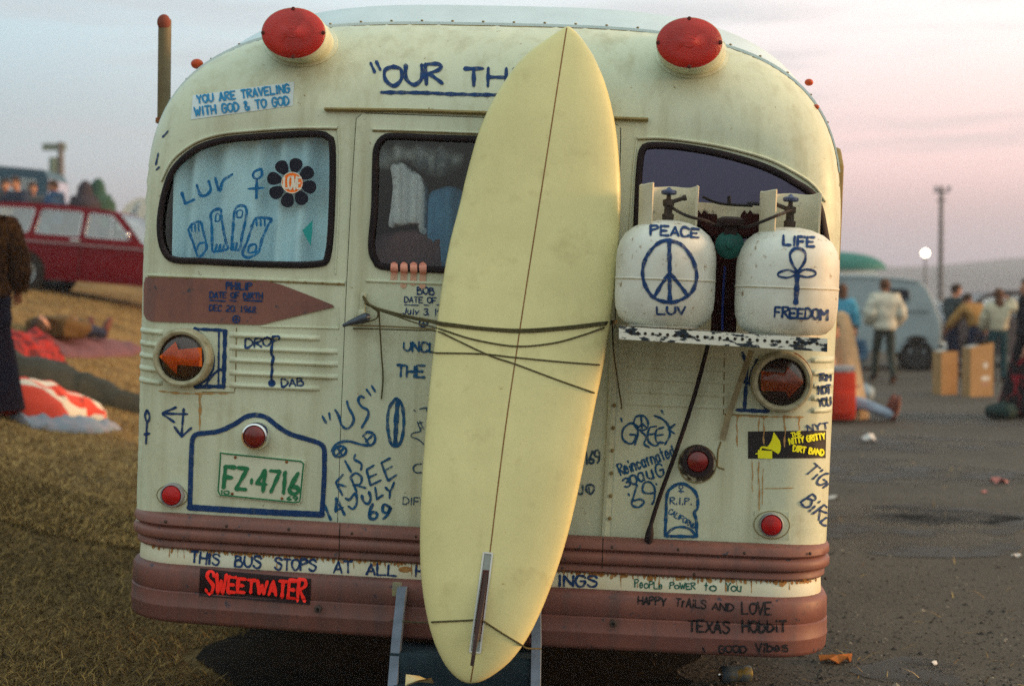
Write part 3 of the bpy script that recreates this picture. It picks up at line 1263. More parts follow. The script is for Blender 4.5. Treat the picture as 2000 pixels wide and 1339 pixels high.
def ribbon(mb, pts, w, pr=PR, off=.0022, step=3.0, wob=.15):
    pts = [Vector((p[0], p[1], 0)) for p in pts]
    if len(pts) < 2:
        return
    a = (pts[0] - pts[1])
    b = (pts[-1] - pts[-2])
    if a.length < 1e-6 or b.length < 1e-6:
        return
    pts = [pts[0] + a.normalized() * w * .45] + pts + [pts[-1] + b.normalized() * w * .45]
    pts = resample(pts, step)
    n = len(pts)
    STROKE[0] += 1
    o2 = off + (STROKE[0] % 9) * .00013
    ln = [0.0]
    for i in range(n - 1):
        ln.append(ln[-1] + (pts[i + 1] - pts[i]).length)
    T = ln[-1]
    row = []
    ph = random.random() * 6
    for i, p in enumerate(pts):
        q1, q2 = pts[max(0, i - 1)], pts[min(n - 1, i + 1)]
        t = (q2 - q1).normalized()
        nn = Vector((-t.y, t.x, 0))
        e = min(ln[i], T - ln[i])
        k = math.sqrt(max(.05, 1 - (1 - min(1, e / (w * .5))) ** 2))
        hw = w * .5 * k * (1 + wob * math.sin(i * .8 + ph) + wob * .6 * math.sin(i * .33 + 2 * ph))
        A = pr(p.x + nn.x * hw, p.y + nn.y * hw)
        B = pr(p.x - nn.x * hw, p.y - nn.y * hw)
        C_ = pr(p.x, p.y)
        row.append(None if (A is None or B is None or C_ is None) else (A[0] + A[1] * o2, C_[0] + C_[1] * o2, B[0] + B[1] * o2))
    for r1, r2 in zip(row, row[1:]):
        if r1 is None or r2 is None:
            continue
        if max((r1[0] - r2[0]).length, (r1[2] - r2[2]).length) > .06:
            continue
        mb.add([*r1, *r2], [(0, 1, 4, 3), (1, 2, 5, 4)])


def poly_stroke(mb, pts, w, curved=False, closed=False, **kw):
    if curved:
        ribbon(mb, catmull([(p[0], p[1], 0) for p in pts], 6, closed) + ([Vector((*pts[0], 0))] if closed else []), w, **kw)
    else:
        for a, b in zip(pts, pts[1:]):
            ribbon(mb, [a, b], w, **kw)


def blob(mb, pts, pr=PR, off=.0022, rings=3):
    STROKE[0] += 1
    off += (STROKE[0] % 9) * .00013
    n = len(pts)
    cu, cv = sum(p[0] for p in pts) / n, sum(p[1] for p in pts) / n
    vs = []
    c = pr(cu, cv)
    if c is None:
        return
    for r in range(1, rings + 1):
        for (u, v_) in pts:
            h = pr(cu + (u - cu) * r / rings, cv + (v_ - cv) * r / rings)
            if h is None:
                return
            vs.append(h[0] + h[1] * off)
    vs.append(c[0] + c[1] * off)
    fs = [(k, (k + 1) % n, len(vs) - 1) for k in range(n)]
    for r in range(rings - 1):
        fs += [(r * n + k, r * n + (k + 1) % n, (r + 1) * n + (k + 1) % n, (r + 1) * n + k) for k in range(n)]
    mb.add(vs, fs)


def decal_quad(mb, c4, pr=PR, off=.0016, nu=24, nv=8):
    vs = []
    for j in range(nv + 1):
        for i in range(nu + 1):
            a, b = i / nu, j / nv
            u = (c4[0][0] * (1 - a) + c4[1][0] * a) * (1 - b) + (c4[3][0] * (1 - a) + c4[2][0] * a) * b
            v_ = (c4[0][1] * (1 - a) + c4[1][1] * a) * (1 - b) + (c4[3][1] * (1 - a) + c4[2][1] * a) * b
            h = pr(u, v_)
            vs.append(h[0] + h[1] * off if h else None)
    m = nu + 1
    for j in range(nv):
        for i in range(nu):
            k = [j * m + i, j * m + i + 1, (j + 1) * m + i + 1, (j + 1) * m + i]
            if all(vs[x] is not None for x in k):
                mb.add([vs[x] for x in k], [(0, 1, 2, 3)])


FONT = {
    'A': "00 26 40;12 32", 'B': "00 06;~06 26 35 24 03;~03 24 42 30 00", 'C': "~45 36 16 04 02 10 30 41", 'D': "00 06;~06 26 44 42 20 00",
    'E': "46 06;06 00;00 40;03 33", 'F': "46 06;06 00;03 33", 'G': "~45 36 16 04 02 10 30 42;42 43;43 23", 'H': "00 06;40 46;03 43", 'I': "20 26",
    'J': "~36 32 20 01", 'K': "00 06;46 03;03 40", 'L': "06 00;00 40", 'M': "00 06;06 23;23 46;46 40", 'N': "00 06;06 40;40 46",
    'O': "~26 05 02 20 42 45 26", 'P': "00 06;~06 36 45 34 03", 'Q': "~26 05 02 20 42 45 26;22 40", 'R': "00 06;~06 36 45 34 03;13 40",
    'S': "~45 36 16 05 14 33 42 30 10 01", 'T': "20 26;06 46", 'U': "~06 02 20 42 46", 'V': "06 20;20 46", 'W': "06 10;10 24;24 30;30 46",
    'X': "00 46;06 40", 'Y': "06 23;46 23;23 20", 'Z': "06 46;46 00;00 40",
    '0': "~26 05 02 20 42 45 26", '1': "15 26;26 20", '2': "~05 16 36 44 33 00;00 40", '3': "~05 26 45 34 23;~23 43 41 20 01", '4': "30 36;36 02;02 42",
    '5': "46 06;06 03;~03 34 42 30 01", '6': "~36 13 01 20 41 32 12", '7': "06 46;46 10", '8': "~23 05 26 45 23 01 20 41 23", '9': "~43 23 04 16 36 44 31 20",
    '.': "10 11", ',': "11 00", '"': "14 16;34 36", "'": "24 26", '&': "~40 05 16 25 02 10 30 42", '-': "13 33", '*': "22 23",
    'a': "~34 14 02 10 31;34 30", 'b': "06 00;~03 24 42 20 00", 'c': "~33 14 02 10 31", 'd': "36 30;~33 14 02 10 31", 'e': "02 32;~32 24 14 02 10 31",
    'g': "~34 14 02 11 32;~34 31 10 00", 'i': "20 23;25 26", 'l': "20 26", 'n': "00 04;~02 14 33 30", 'o': "~24 03 01 20 41 43 24", 'r': "00 04;~02 14 34", 's': "~34 14 03 32 30 10 01",
    't': "26 20;04 44", 'u': "~04 01 20 31 34;34 30", 'y': "04 21;44 10", 'k': "00 06;34 02;02 30",
}
NARROW = {'W': 1.35, 'M': 1.2, 'I': .35, 'i': .35, 'l': .35, '1': .5, '.': .35, ',': .4, '"': .7, "'": .4, ' ': .75, '*': .45, 'r': .8, 't': .85, '-': .7}


def text(mb, s, p0, p1, h, w, pr=PR, off=.0022, jit=.05, slant=0.0, hfun=None, gap=.28, fat=1.0, ang=None, seed=None, sag=0.0):
    """letter s along the baseline p0 -> p1 (photo pixels), cap height h, brush width w"""
    rnd = random.Random(seed if seed is not None else len(s) * 31 + int(p0[0]))
    adv = [NARROW.get(c, 1.0) for c in s]
    tot = sum(adv) + gap * (len(s) - 1)
    bl = Vector((p1[0] - p0[0], p1[1] - p0[1], 0))
    ux = bl.normalized()
    uy = Vector((ux.y, -ux.x, 0))          # up in the picture
    cell = bl.length / tot
    x = 0.0
    for c, a in zip(s, adv):
        if c in FONT:
            frac = (x + a / 2) / tot
            hh = h * (hfun(frac) if hfun else 1) * (1 + rnd.uniform(-jit, jit))
            rot = rnd.uniform(-jit, jit) * .8
            base = Vector((p0[0], p0[1], 0)) + ux * (x * cell) + uy * (rnd.uniform(-jit, jit) * h * .5 - sag * h * 4 * frac * (1 - frac))
            if hfun:
                base = base - uy * (hh - h) * .5
            cw = cell * a * (1 if c in "IilL1.,\"' *" or True else 1)
            for st in FONT[c].split(';'):
                cur = st.startswith('~')
                g = [(int(t[0]) / 4, int(t[1]) / 6) for t in st.strip('~').split()]
                if a < .9 and c in NARROW:
                    g = [(.5 + (gx - .5) * (1 if c in '"1' else .6), gy) for gx, gy in g]
                pts = []
                for gx, gy in g:
                    X = (gx + slant * gy) * cw
                    Y = gy * hh
                    X, Y = X + (-Y) * rot, Y + X * rot
                    q_ = base + ux * X + uy * Y
                    pts.append((q_.x, q_.y))
                if len(pts) == 2 and (pts[0] == pts[1]):
                    continue
                poly_stroke(mb, pts, w * (1 + rnd.uniform(-.12, .12)), cur, pr=pr, off=off, step=max(1.6, w * .45))
        x += a + gap


def writing(name, m, fn, parent=None):
    q = MB()
    fn(q)
    return q.split_build(name, m, parent or bus, smooth=False)[0]

# ---------------------------------------------------- everything written and painted on the bus
def f(q):
    for a in (((724, 124), (732, 142)), ((735, 121), (743, 137))):
        poly_stroke(q, a, 6)
    text(q, "OUR", (754, 169), (864, 165), 38, 7.0, jit=.05)
    text(q, "THING", (908, 168), (1100, 174), 34, 6.8, jit=.05)
writing("roof_lettering", M_blue, f)
writing("roof_underline", M_blue, lambda q: poly_stroke(q, [(745, 181), (830, 182), (900, 185), (1060, 187)], 7, True))

q = MB()
decal_quad(q, [(377, 187), (575, 160), (572, 207), (373, 234)])
M_sticker = mat("white_sticker", (.60, .70, .72), .5, (.5, .58, .6), 6)
st = q.build("travel_sticker", M_sticker, bus)
M_ltblue = mat("sticker_blue", (.02, .22, .45), .5)
def f(q):
    text(q, "YOU ARE TRAVELING", (387, 203), (566, 181), 15, 3.3, off=.004, jit=.01, gap=.38)
    text(q, "WITH GOD & TO GOD", (382, 227), (565, 205), 16, 3.5, off=.004, jit=.01, gap=.38)
writing("sticker_lettering", M_ltblue, f, st)

# left window: LUV, female sign, four feet and arms, flower, triangle
M_glasspaint = brush("window_paint", (.004, .145, .36), (.004, .085, .25), .4)
def f(q):
    k = dict(pr=PRP, off=.003)
    poly_stroke(q, [(356, 377), (362, 398), (380, 390)], 6, **k)
    poly_stroke(q, [(385, 362), (392, 381), (404, 381), (412, 370), (408, 354)], 6, True, **k)
    poly_stroke(q, [(421, 348), (429, 373), (436, 354), (454, 341)], 6, True, **k)
writing("window_lettering", M_glasspaint, f, gask_l)
def f(q):
    k = dict(pr=PRP, off=.003)
    poly_stroke(q, [(510, 330), (497, 336), (495, 345), (503, 350), (512, 342), (511, 330)], 5, True, **k)
    poly_stroke(q, [(502, 350), (501, 387)], 6, **k)
    poly_stroke(q, [(486, 369), (515, 367)], 5, **k)
    # forearms and feet
    poly_stroke(q, [(369, 447), (378, 436), (392, 434), (397, 450), (402, 470), (403, 487), (388, 501), (378, 475), (368, 448)], 5, True, **k)
    for x in (374, 381, 388):
        poly_stroke(q, [(x, 437), (x + 1, 452)], 4, **k)
    poly_stroke(q, [(384, 490), (390, 476), (399, 474)], 4, True, **k)
    poly_stroke(q, [(415, 490), (414, 440), (412, 420), (420, 410), (432, 410), (433, 425), (441, 470), (445, 486), (418, 492)], 5.5, True, **k)
    for x in (421, 428, 435):
        poly_stroke(q, [(x, 490), (x + 3, 478)], 5, **k)
    poly_stroke(q, [(421, 432), (423, 418), (430, 421), (428, 432), (421, 432)], 3.5, True, **k)
    poly_stroke(q, [(452, 487), (456, 440), (459, 411), (468, 402), (481, 406), (480, 430), (473, 460), (468, 487), (452, 487)], 5.5, True, **k)
    for x in (455, 461):
        poly_stroke(q, [(x, 487), (x + 2, 475)], 5, **k)
    poly_stroke(q, [(463, 425), (464, 412), (474, 412), (472, 424), (463, 425)], 3.5, True, **k)
    poly_stroke(q, [(493, 440), (502, 426), (530, 428), (524, 440), (512, 468), (505, 492), (486, 503), (474, 495), (484, 470), (493, 440)], 5.5, True, **k)
    for x in (501, 509, 517):
        poly_stroke(q, [(x, 428), (x + 1, 441)], 4.5, **k)
    poly_stroke(q, [(485, 492), (488, 480), (500, 478), (499, 491), (488, 494)], 5, True, **k)
writing("window_drawing", M_glasspaint, f, gask_l)
def f(q):
    for k in range(8):
        a = rad(k * 45 + 13)
        d = (math.cos(a), math.sin(a))
        pts = []
        for t in np.linspace(0, 2 * math.pi, 20, endpoint=False):
            r = 34 + 15 * math.cos(t)
            s_ = 12.5 * math.sin(t) * (1 + .28 * math.cos(t))
            pts.append((570 + d[0] * r - d[1] * s_, 357 + d[1] * r + d[0] * s_))
        blob(q, pts, PRP, .003)
fl = writing("flower_sticker", mat("flower_black", (.008, .010, .022), .5), f, gask_l)
fl["label"] = "black flower sticker with orange centre"
writing("flower_centre", mat("flower_orange", (.95, .20, .02), .5), lambda q: blob(q, ellipse(571, 357, 21, 21), PRP, .0032), gask_l)
def f(q):
    k = dict(pr=PRP, off=.005)
    text(q, "LOVE", (555, 370), (588, 371), 26, 3.6, jit=.0, gap=.15, hfun=lambda t: 1 - 1.2 * (t - .5) ** 2, **k)
    poly_stroke(q, [(p[0], p[1]) for p in ellipse(571, 357, 20, 20, 14)], 1.6, True, True, **k)
writing("flower_lettering", mat("flower_white", (.75, .72, .62), .5), f, gask_l)
writing("window_triangle", mat("teal_tape", (.02, .30, .30), .5), lambda q: blob(q, [(591, 450), (611, 430), (610, 455), (607, 480), (599, 466)], PRP, .003), gask_l)
# pale patch and pink fingers painted on the door window
M_pink = mat("pink_paint", (.75, .33, .24), .55, (.62, .26, .20), 20)
BV_DG = bvh_of([gask_d, pane_d, door])
PRD = projector(BV_DG)
def f(q):
    for (u, b) in ((770, 549), (789, 557), (808, 552), (826, 558)):
        ribbon(q, [(u, 518), (u + .5, 530)], 14, pr=PRD, off=.004, step=2, wob=.04)
writing("painted_finger", M_pink, f, door)
def f(q):
    for (u, b) in ((770, 549), (789, 557), (808, 552), (826, 558)):
        ribbon(q, [(u, 535), (u - 1, b)], 13, pr=PRD, off=.0025, step=2, wob=.06)
writing("painted_finger", brush("pale_pink_paint", (.66, .36, .26), (.60, .40, .28), .4), f, door)

# writing on the arrow panel and door
def f(q):
    text(q, "PHILIP", (442, 565), (492, 566), 13, 3.4, jit=.05)
    text(q, "DATE OF BIRTH", (410, 581), (513, 583), 11, 2.8, jit=.06)
    text(q, "DEC 20, 1968", (409, 606), (499, 610), 11, 2.6, jit=.08, slant=.1)
    for a, b in ((410, 441), (449, 463), (476, 513)):
        poly_stroke(q, [(a, 586), (b, 588)], 3)
    poly_stroke(q, ellipse(462, 623, 7, 7, 12), 2.6, True, True)
    poly_stroke(q, [(462, 616), (462, 630)], 2.2)
    poly_stroke(q, [(456, 626), (462, 621), (468, 626)], 2.2)
writing("birth_lettering", M_blue, f, stripe)
def f(q):
    text(q, "BOB", (815, 574), (848, 575), 13, 2.8)
    text(q, "DATE OF BIRTH", (790, 590), (902, 594), 11, 2.3)
    text(q, "July 3, 1968", (787, 613), (880, 617), 12, 2.3, slant=.15)
    for a, b in ((790, 818), (828, 838), (852, 880)):
        poly_stroke(q, [(a, 595), (b, 596)], 2.2)
    poly_stroke(q, ellipse(827, 631, 8, 7, 12), 3.2, True, True)
    poly_stroke(q, [(827, 624), (827, 638)], 2.4)
    poly_stroke(q, [(821, 635), (827, 630), (833, 635)], 2.4)
writing("birth_lettering", M_blue, f, door)
def f(q):
    text(q, "UNCLE", (789, 685), (868, 688), 17, 4.4)
    text(q, "THE", (775, 734), (829, 737), 22, 5)
writing("door_lettering", M_blue2, f, door)
def f(q):
    poly_stroke(q, [(772, 778), (760, 798), (757, 830), (763, 864), (772, 871), (783, 862), (789, 828), (785, 790), (774, 777)], 6, True)
    poly_stroke(q, [(777, 782), (774, 820), (772, 866)], 9)
writing("board_drawing", M_blue2, f, door)
def f(q):
    for a in (((630, 812), (637, 825)), ((643, 806), (645, 819)), ((716, 760), (724, 771)), ((726, 753), (733, 764))):
        poly_stroke(q, a, 4.5)
    poly_stroke(q, [(655, 800), (662, 812), (668, 831), (680, 836), (690, 824), (690, 812), (681, 795), (678, 783)], 5, True)
    poly_stroke(q, [(711, 776), (704, 773), (700, 782), (707, 794), (718, 800), (719, 812), (707, 834)], 5, True)
    poly_stroke(q, ellipse(664, 881, 13, 10, 14, -.4), 5, True, True)
    poly_stroke(q, [(648, 880), (658, 866), (680, 861), (708, 868), (726, 869)], 5, True)
    poly_stroke(q, [(709, 851), (718, 843), (731, 848), (732, 862), (724, 869)], 5, True)
    poly_stroke(q, [(712, 853), (720, 866)], 4)
    poly_stroke(q, [(714, 862), (727, 850)], 4)
    poly_stroke(q, [(658, 888), (672, 874)], 4)
    poly_stroke(q, [(660, 875), (668, 888)], 4)
    # IS FREE 4 JULY 69
    poly_stroke(q, [(674, 899), (686, 921)], 4.5)
    poly_stroke(q, [(694, 887), (692, 896), (706, 905), (705, 917)], 4.5, True)
    poly_stroke(q, [(669, 966), (656, 941), (670, 926)], 4.5)
    poly_stroke(q, [(657, 944), (676, 949)], 4.5)
    poly_stroke(q, [(697, 960), (685, 931)], 4.5)
    poly_stroke(q, [(684, 931), (695, 923), (706, 931), (704, 944), (690, 947)], 4.5, True)
    poly_stroke(q, [(692, 946), (714, 952)], 4.5)
    poly_stroke(q, [(730, 908), (716, 917), (724, 947), (744, 937)], 4.5)
    poly_stroke(q, [(720, 932), (735, 925)], 4.5)
    poly_stroke(q, [(762, 894), (745, 903), (758, 938), (774, 927)], 4.5)
    poly_stroke(q, [(751, 919), (766, 910)], 4.5)
    poly_stroke(q, [(656, 998), (657, 972), (673, 1004)], 5.5)
    poly_stroke(q, [(655, 996), (670, 990)], 4.5)
    poly_stroke(q, [(675, 972), (683, 975), (694, 962), (697, 980), (690, 993), (681, 988)], 5, True)
    poly_stroke(q, [(707, 967), (710, 978), (719, 983), (724, 973), (721, 960)], 5.5, True)
    poly_stroke(q, [(733, 951), (736, 974), (748, 966)], 4.5)
    poly_stroke(q, [(753, 951), (762, 958), (770, 941)], 4.5, True)
    poly_stroke(q, [(762, 958), (761, 972)], 4.5)
    poly_stroke(q, [(728, 984), (722, 998), (723, 1011), (733, 1012), (737, 1003), (728, 999), (723, 1005)], 6, True)
    poly_stroke(q, [(762, 990), (750, 984), (748, 998), (758, 1000), (764, 988), (757, 1004), (749, 1012)], 6, True)
    poly_stroke(q, [(634, 985), (646, 1014)], 5)
writing("greeting_lettering", M_blue2, f, door)
def f(q):
    poly_stroke(q, [(808, 800), (812, 803)], 3)
    poly_stroke(q, [(820, 798), (833, 796), (834, 803)], 3.2, True)
    poly_stroke(q, [(834, 873), (818, 858), (803, 852), (807, 845), (820, 842), (823, 834)], 2.6, True)
    for a in (((815, 822), (822, 842)), ((820, 822), (828, 838)), ((816, 826), (826, 824))):
        poly_stroke(q, a, 2.4)
    poly_stroke(q, [(824, 905), (812, 907), (807, 914), (812, 922), (824, 922)], 3, True)
    text(q, "DIFF", (787, 984), (833, 987), 14, 2.3)
    text(q, "169", (1144, 906), (1172, 903), 24, 4, slant=.2, gap=.15)
    text(q, "JO", (1128, 965), (1160, 964), 18, 3.6)
    poly_stroke(q, [(1150, 950), (1152, 964)], 2.5)
writing("faded_lettering", brush("faded_blue", (.03, .085, .15), (.02, .055, .11), .15), f, door)

# panel on the left: signal lamp bracket, DROP DAB, arrows, plate surround
def f(q):
    poly_stroke(q, [(380, 642), (442, 645)], 6)
    poly_stroke(q, [(440, 646), (437, 756)], 8)
    poly_stroke(q, [(438, 754), (382, 755)], 8)
    poly_stroke(q, [(381, 641), (402, 664), (415, 690), (416, 715), (404, 738), (384, 755)], 7, True)
    poly_stroke(q, [(428, 648), (427, 752)], 3.6)
    poly_stroke(q, [(402, 752), (413, 735), (430, 721), (437, 727)], 5, True)
writing("painted_bracket", M_blue, f)
def f(q):
    poly_stroke(q, [(1450, 689), (1458, 720), (1454, 799)], 7, True)
    poly_stroke(q, [(1440, 800), (1500, 803)], 7)
    poly_stroke(q, [(1478, 703), (1466, 738), (1474, 768), (1500, 801)], 7, True)
    poly_stroke(q, [(1452, 745), (1466, 752), (1486, 786)], 5, True)
writing("painted_bracket", M_blue, f)
def f(q):
    text(q, "DROP", (479, 679), (546, 675), 18, 3.6, jit=.04, slant=.12)
    poly_stroke(q, [(531, 676), (530, 690), (534, 698), (531, 712), (532, 722), (530, 735), (532, 746)], 5.5, True)
    blob(q, ellipse(531, 748, 7.5, 7.5, 16))
    text(q, "DAB", (550, 755), (593, 753), 15, 3.2, jit=.04)
writing("dope_lettering", M_blue, f)
def f(q):
    for a in (((318, 807), (366, 808)), ((318, 806), (344, 795)), ((318, 808), (341, 824)), ((359, 798), (355, 850)), ((355, 852), (341, 833)), ((355, 852), (374, 835))):
        poly_stroke(q, a, 4.6)
writing("painted_arrow", M_blue, f)
def f(q):
    poly_stroke(q, [(288, 800), (293, 812), (289, 824), (284, 812), (288, 800)], 4, True)
    poly_stroke(q, [(288, 824), (286, 866)], 4)
    poly_stroke(q, [(283, 848), (292, 846)], 5)
    poly_stroke(q, [(318, 268), (324, 262), (329, 256)], 3.5)
    poly_stroke(q, [(310, 300), (305, 322)], 3.5)
    poly_stroke(q, [(306, 332), (312, 326)], 3.5)
writing("corner_lettering", M_blue, f)
def f(q):
    pts = [(371, 992), (372, 960), (373, 920), (375, 870), (377, 856), (386, 847), (425, 842), (456, 829), (480, 814), (500, 810), (521, 815), (540, 830), (565, 846), (600, 857), (624, 865),
           (633, 875), (634, 895), (633, 940), (629, 1003)]
    ribbon(q, catmull([(a, b, 0) for a, b in pts], 6), 9.5, wob=.03)
    poly_stroke(q, [(370, 990), (450, 995), (540, 1000), (630, 1004)], 12, wob=.03)
writing("plate_surround", M_blue, f)
def f(q):
    text(q, "FZ*4716", (437, 951), (583, 965), 41, 7.4, off=.003, jit=0.0, gap=.34)
    text(q, "10", (431, 963), (447, 965), 7, 2.6, off=.003, jit=0)
    text(q, "69", (560, 975), (581, 977), 8, 2.6, off=.003, jit=0)
writing("plate_lettering", M_pgreen, f, plate)

# panel on the right
def f(q):
    poly_stroke(q, [(1246, 832), (1232, 826), (1217, 838), (1217, 858), (1234, 866), (1242, 850), (1230, 848)], 4.2, True)
    poly_stroke(q, [(1243, 830), (1246, 845), (1240, 868)], 4, True)
    poly_stroke(q, [(1237, 826), (1243, 813), (1258, 812), (1266, 826), (1261, 838), (1246, 838), (1237, 826)], 4, True)
    poly_stroke(q, [(1252, 812), (1254, 836)], 3.4)
    poly_stroke(q, [(1246, 836), (1254, 826), (1262, 834)], 3.4)
    poly_stroke(q, [(1250, 840), (1262, 852), (1258, 866), (1268, 873)], 4, True)
    poly_stroke(q, [(1282, 832), (1268, 836), (1266, 860), (1280, 870), (1290, 862)], 4, True)
    poly_stroke(q, [(1268, 848), (1280, 846)], 3.6)
    poly_stroke(q, [(1296, 834), (1282, 840), (1282, 862), (1296, 864)], 4, True)
    poly_stroke(q, [(1282, 850), (1296, 848)], 3.6)
    poly_stroke(q, [(1278, 811), (1294, 818), (1306, 832), (1308, 850), (1299, 867)], 4.5, True)
    poly_stroke(q, [(1318, 828), (1306, 838), (1317, 846)], 4.5)
    poly_stroke(q, [(1213, 816), (1215, 823)], 4)
    poly_stroke(q, [(1292, 801), (1296, 808)], 4)
writing("greek_lettering", M_blue2, f)
def f(q):
    text(q, "Reincarnated", (1213, 928), (1320, 889), 22, 3.6, jit=.05, gap=.22)
    text(q, "30", (1221, 952), (1246, 943), 18, 4, jit=.05)
    text(q, "auG", (1249, 941), (1298, 927), 24, 4, jit=.05)
    text(q, "69", (1236, 992), (1285, 981), 42, 4.4, jit=.02, gap=.12)
    poly_stroke(q, [(1227, 963), (1229, 967)], 4)
    poly_stroke(q, [(1281, 943), (1283, 946)], 3)
writing("date_lettering", M_blue2, f)
def f(q):
    poly_stroke(q, [(1299, 1044), (1301, 1000), (1302, 972), (1308, 955), (1330, 943), (1352, 954), (1362, 970), (1362, 992), (1356, 1000), (1360, 1016), (1361, 1046)], 6, True)
    poly_stroke(q, [(1299, 1046), (1361, 1047)], 6)
    poly_stroke(q, [(1302, 1042), (1315, 1031), (1331, 1028), (1347, 1032), (1358, 1043)], 5, True)
    poly_stroke(q, ellipse(1330, 950, 4, 4, 10), 2.4, True, True)
    poly_stroke(q, [(1330, 954), (1330, 962)], 2.4)
    poly_stroke(q, [(1325, 958), (1336, 959)], 2.4)
    text(q, "R.I.P.", (1309, 984), (1352, 985), 13, 2.6)
    text(q, "CALIFORNIA", (1305, 1001), (1358, 1034), 10, 2.2)
writing("gravestone_drawing", M_blue2, f)
def f(q):
    text(q, "TiGR", (1571, 920), (1618, 962), 26, 3.8, slant=.25)
    text(q, "BiRD", (1563, 980), (1614, 1030), 28, 3.8, slant=.25)
    text(q, "TRIM", (1598, 744), (1622, 744), 14, 2.6, gap=.1)
    text(q, "NOT", (1598, 770), (1622, 769), 17, 3.4, gap=.1)
    text(q, "YOU", (1598, 794), (1622, 793), 17, 3.0, gap=.1)
    text(q, "NYT", (1577, 842), (1618, 836), 12, 3.0)
writing("corner_lettering", M_blue, f)
q = MB()
decal_quad(q, [(1461, 842), (1613, 840), (1612, 894), (1461, 895)])
st2 = q.build("band_sticker", mat("sticker_black", (.022, .020, .022), .5), bus)
def f(q):
    k = dict(off=.0035)
    blob(q, [(1511, 843), (1517, 851), (1523, 860), (1525, 870), (1524, 880), (1520, 886), (1512, 881), (1503, 876), (1496, 874), (1502, 868), (1507, 859)], **k)
    poly_stroke(q, [(1505, 876), (1494, 873), (1487, 873), (1485, 878)], 4, True, **k)
    blob(q, [(1480, 878), (1494, 879), (1508, 880), (1508, 895), (1494, 894.5), (1480, 894), (1480, 886)], **k)
    poly_stroke(q, [(1476, 886), (1482, 884)], 3, **k)
    text(q, "THE", (1546, 853), (1564, 849), 8, 2.5, jit=0, **k)
    text(q, "NITTY GRITTY", (1542, 867), (1610, 856), 11, 3.0, jit=0, gap=.2, **k)
    text(q, "DIRT BAND", (1548, 880), (1606, 889), 11, 3.0, jit=0, gap=.2, **k)
writing("band_lettering", mat("fluorescent_yellow", (.90, .88, .02), .5), f, st2)

# strip and bumper
def f(q):
    text(q, "THIS", (373, 1097), (428, 1102), 21, 4.2)
    text(q, "BUS", (459, 1105), (509, 1108), 21, 4.2)
    text(q, "STOPS", (537, 1111), (617, 1114), 21, 4.2)
    text(q, "AT", (652, 1117), (688, 1118), 21, 4.2)
    text(q, "ALL", (716, 1121), (774, 1123), 21, 4.2)
    text(q, "HAPPENINGS", (812, 1125), (1012, 1138), 21, 4.2)
    text(q, "INGS", (1090, 1143), (1166, 1145), 20, 4.6)
    poly_stroke(q, [(1075, 1126), (1074, 1142)], 4.6)
writing("strip_lettering", M_blue, f)
def f(q):
    for a in (((664, 1022), (663, 1050)), ((663, 1052), (662, 1094)), ((1178, 1050), (1177, 1078)), ((1177, 1080), (1176, 1110))):
        poly_stroke(q, a, 1.7, off=.001)
writing("moulding_seam", M_dark, f)
q = MB()
for k in range(-5, 6):
    x = k * .232 + .05
    y = fy(x, 1.0) - .05 * (1 - (x / HW) ** 2) - .036
    q.ell((x, y, ZM - .023 - (.0 if k % 2 else .002)), (.006, .004, .006), nu=8, nv=5)
    if k % 2:
        q.ell((x + .06, y + .016, ZM - .111), (.006, .004, .006), nu=8, nv=5)
q.split_build("moulding_screw", mat("dark_screw", (.05, .035, .03), .6), bus)
def f(q):
    text(q, "PeoPLe", (1240, 1146), (1294, 1149), 14, 2.3, jit=.09)
    text(q, "PoWER", (1308, 1148), (1358, 1150), 12, 2.3, jit=.09)
    text(q, "to", (1374, 1152), (1398, 1153), 15, 2.5)
    text(q, "You", (1417, 1153), (1449, 1154), 16, 2.7)
writing("marker_lettering", M_green, f)
def f(q):
    text(q, "HAPPY", (1246, 1178), (1300, 1181), 14, 3.2, jit=.08)
    text(q, "TrAiLS", (1319, 1182), (1378, 1187), 15, 3.2, jit=.08)
    text(q, "AND", (1391, 1189), (1432, 1192), 13, 3.2, jit=.08)
    text(q, "LOVE", (1449, 1198), (1506, 1199), 22, 3.6, jit=.06)
    text(q, "TEXAS", (1345, 1232), (1424, 1235), 21, 4.0, jit=.06)
    text(q, "HObbiT", (1450, 1233), (1535, 1232), 21, 4.0, jit=.06)
    text(q, "GOOD", (1404, 1273), (1457, 1273), 13, 3.4)
    text(q, "Vibes", (1476, 1272), (1540, 1270), 16, 3.4)
    poly_stroke(q, [(1372, 1263), (1376, 1271)], 4)
writing("bumper_lettering", M_black, f)
q = MB()
decal_quad(q, [(391, 1110), (608, 1130), (606, 1180), (389, 1162)], off=.003)
st3 = q.build("bumper_sticker", mat("sticker_dark_red", (.014, .004, .006), .5), bus)
def f(q):
    def hf(t):
        return .78 + 1.25 * (t - .5) ** 2 * 2
    text(q, "SWEETWATER", (403, 1152), (596, 1168), 31, 6.6, off=.005, jit=.0, gap=.36, hfun=hf)
writing("band_lettering", mat("fluorescent_red", (1.0, .028, .018), .5), f, st3)

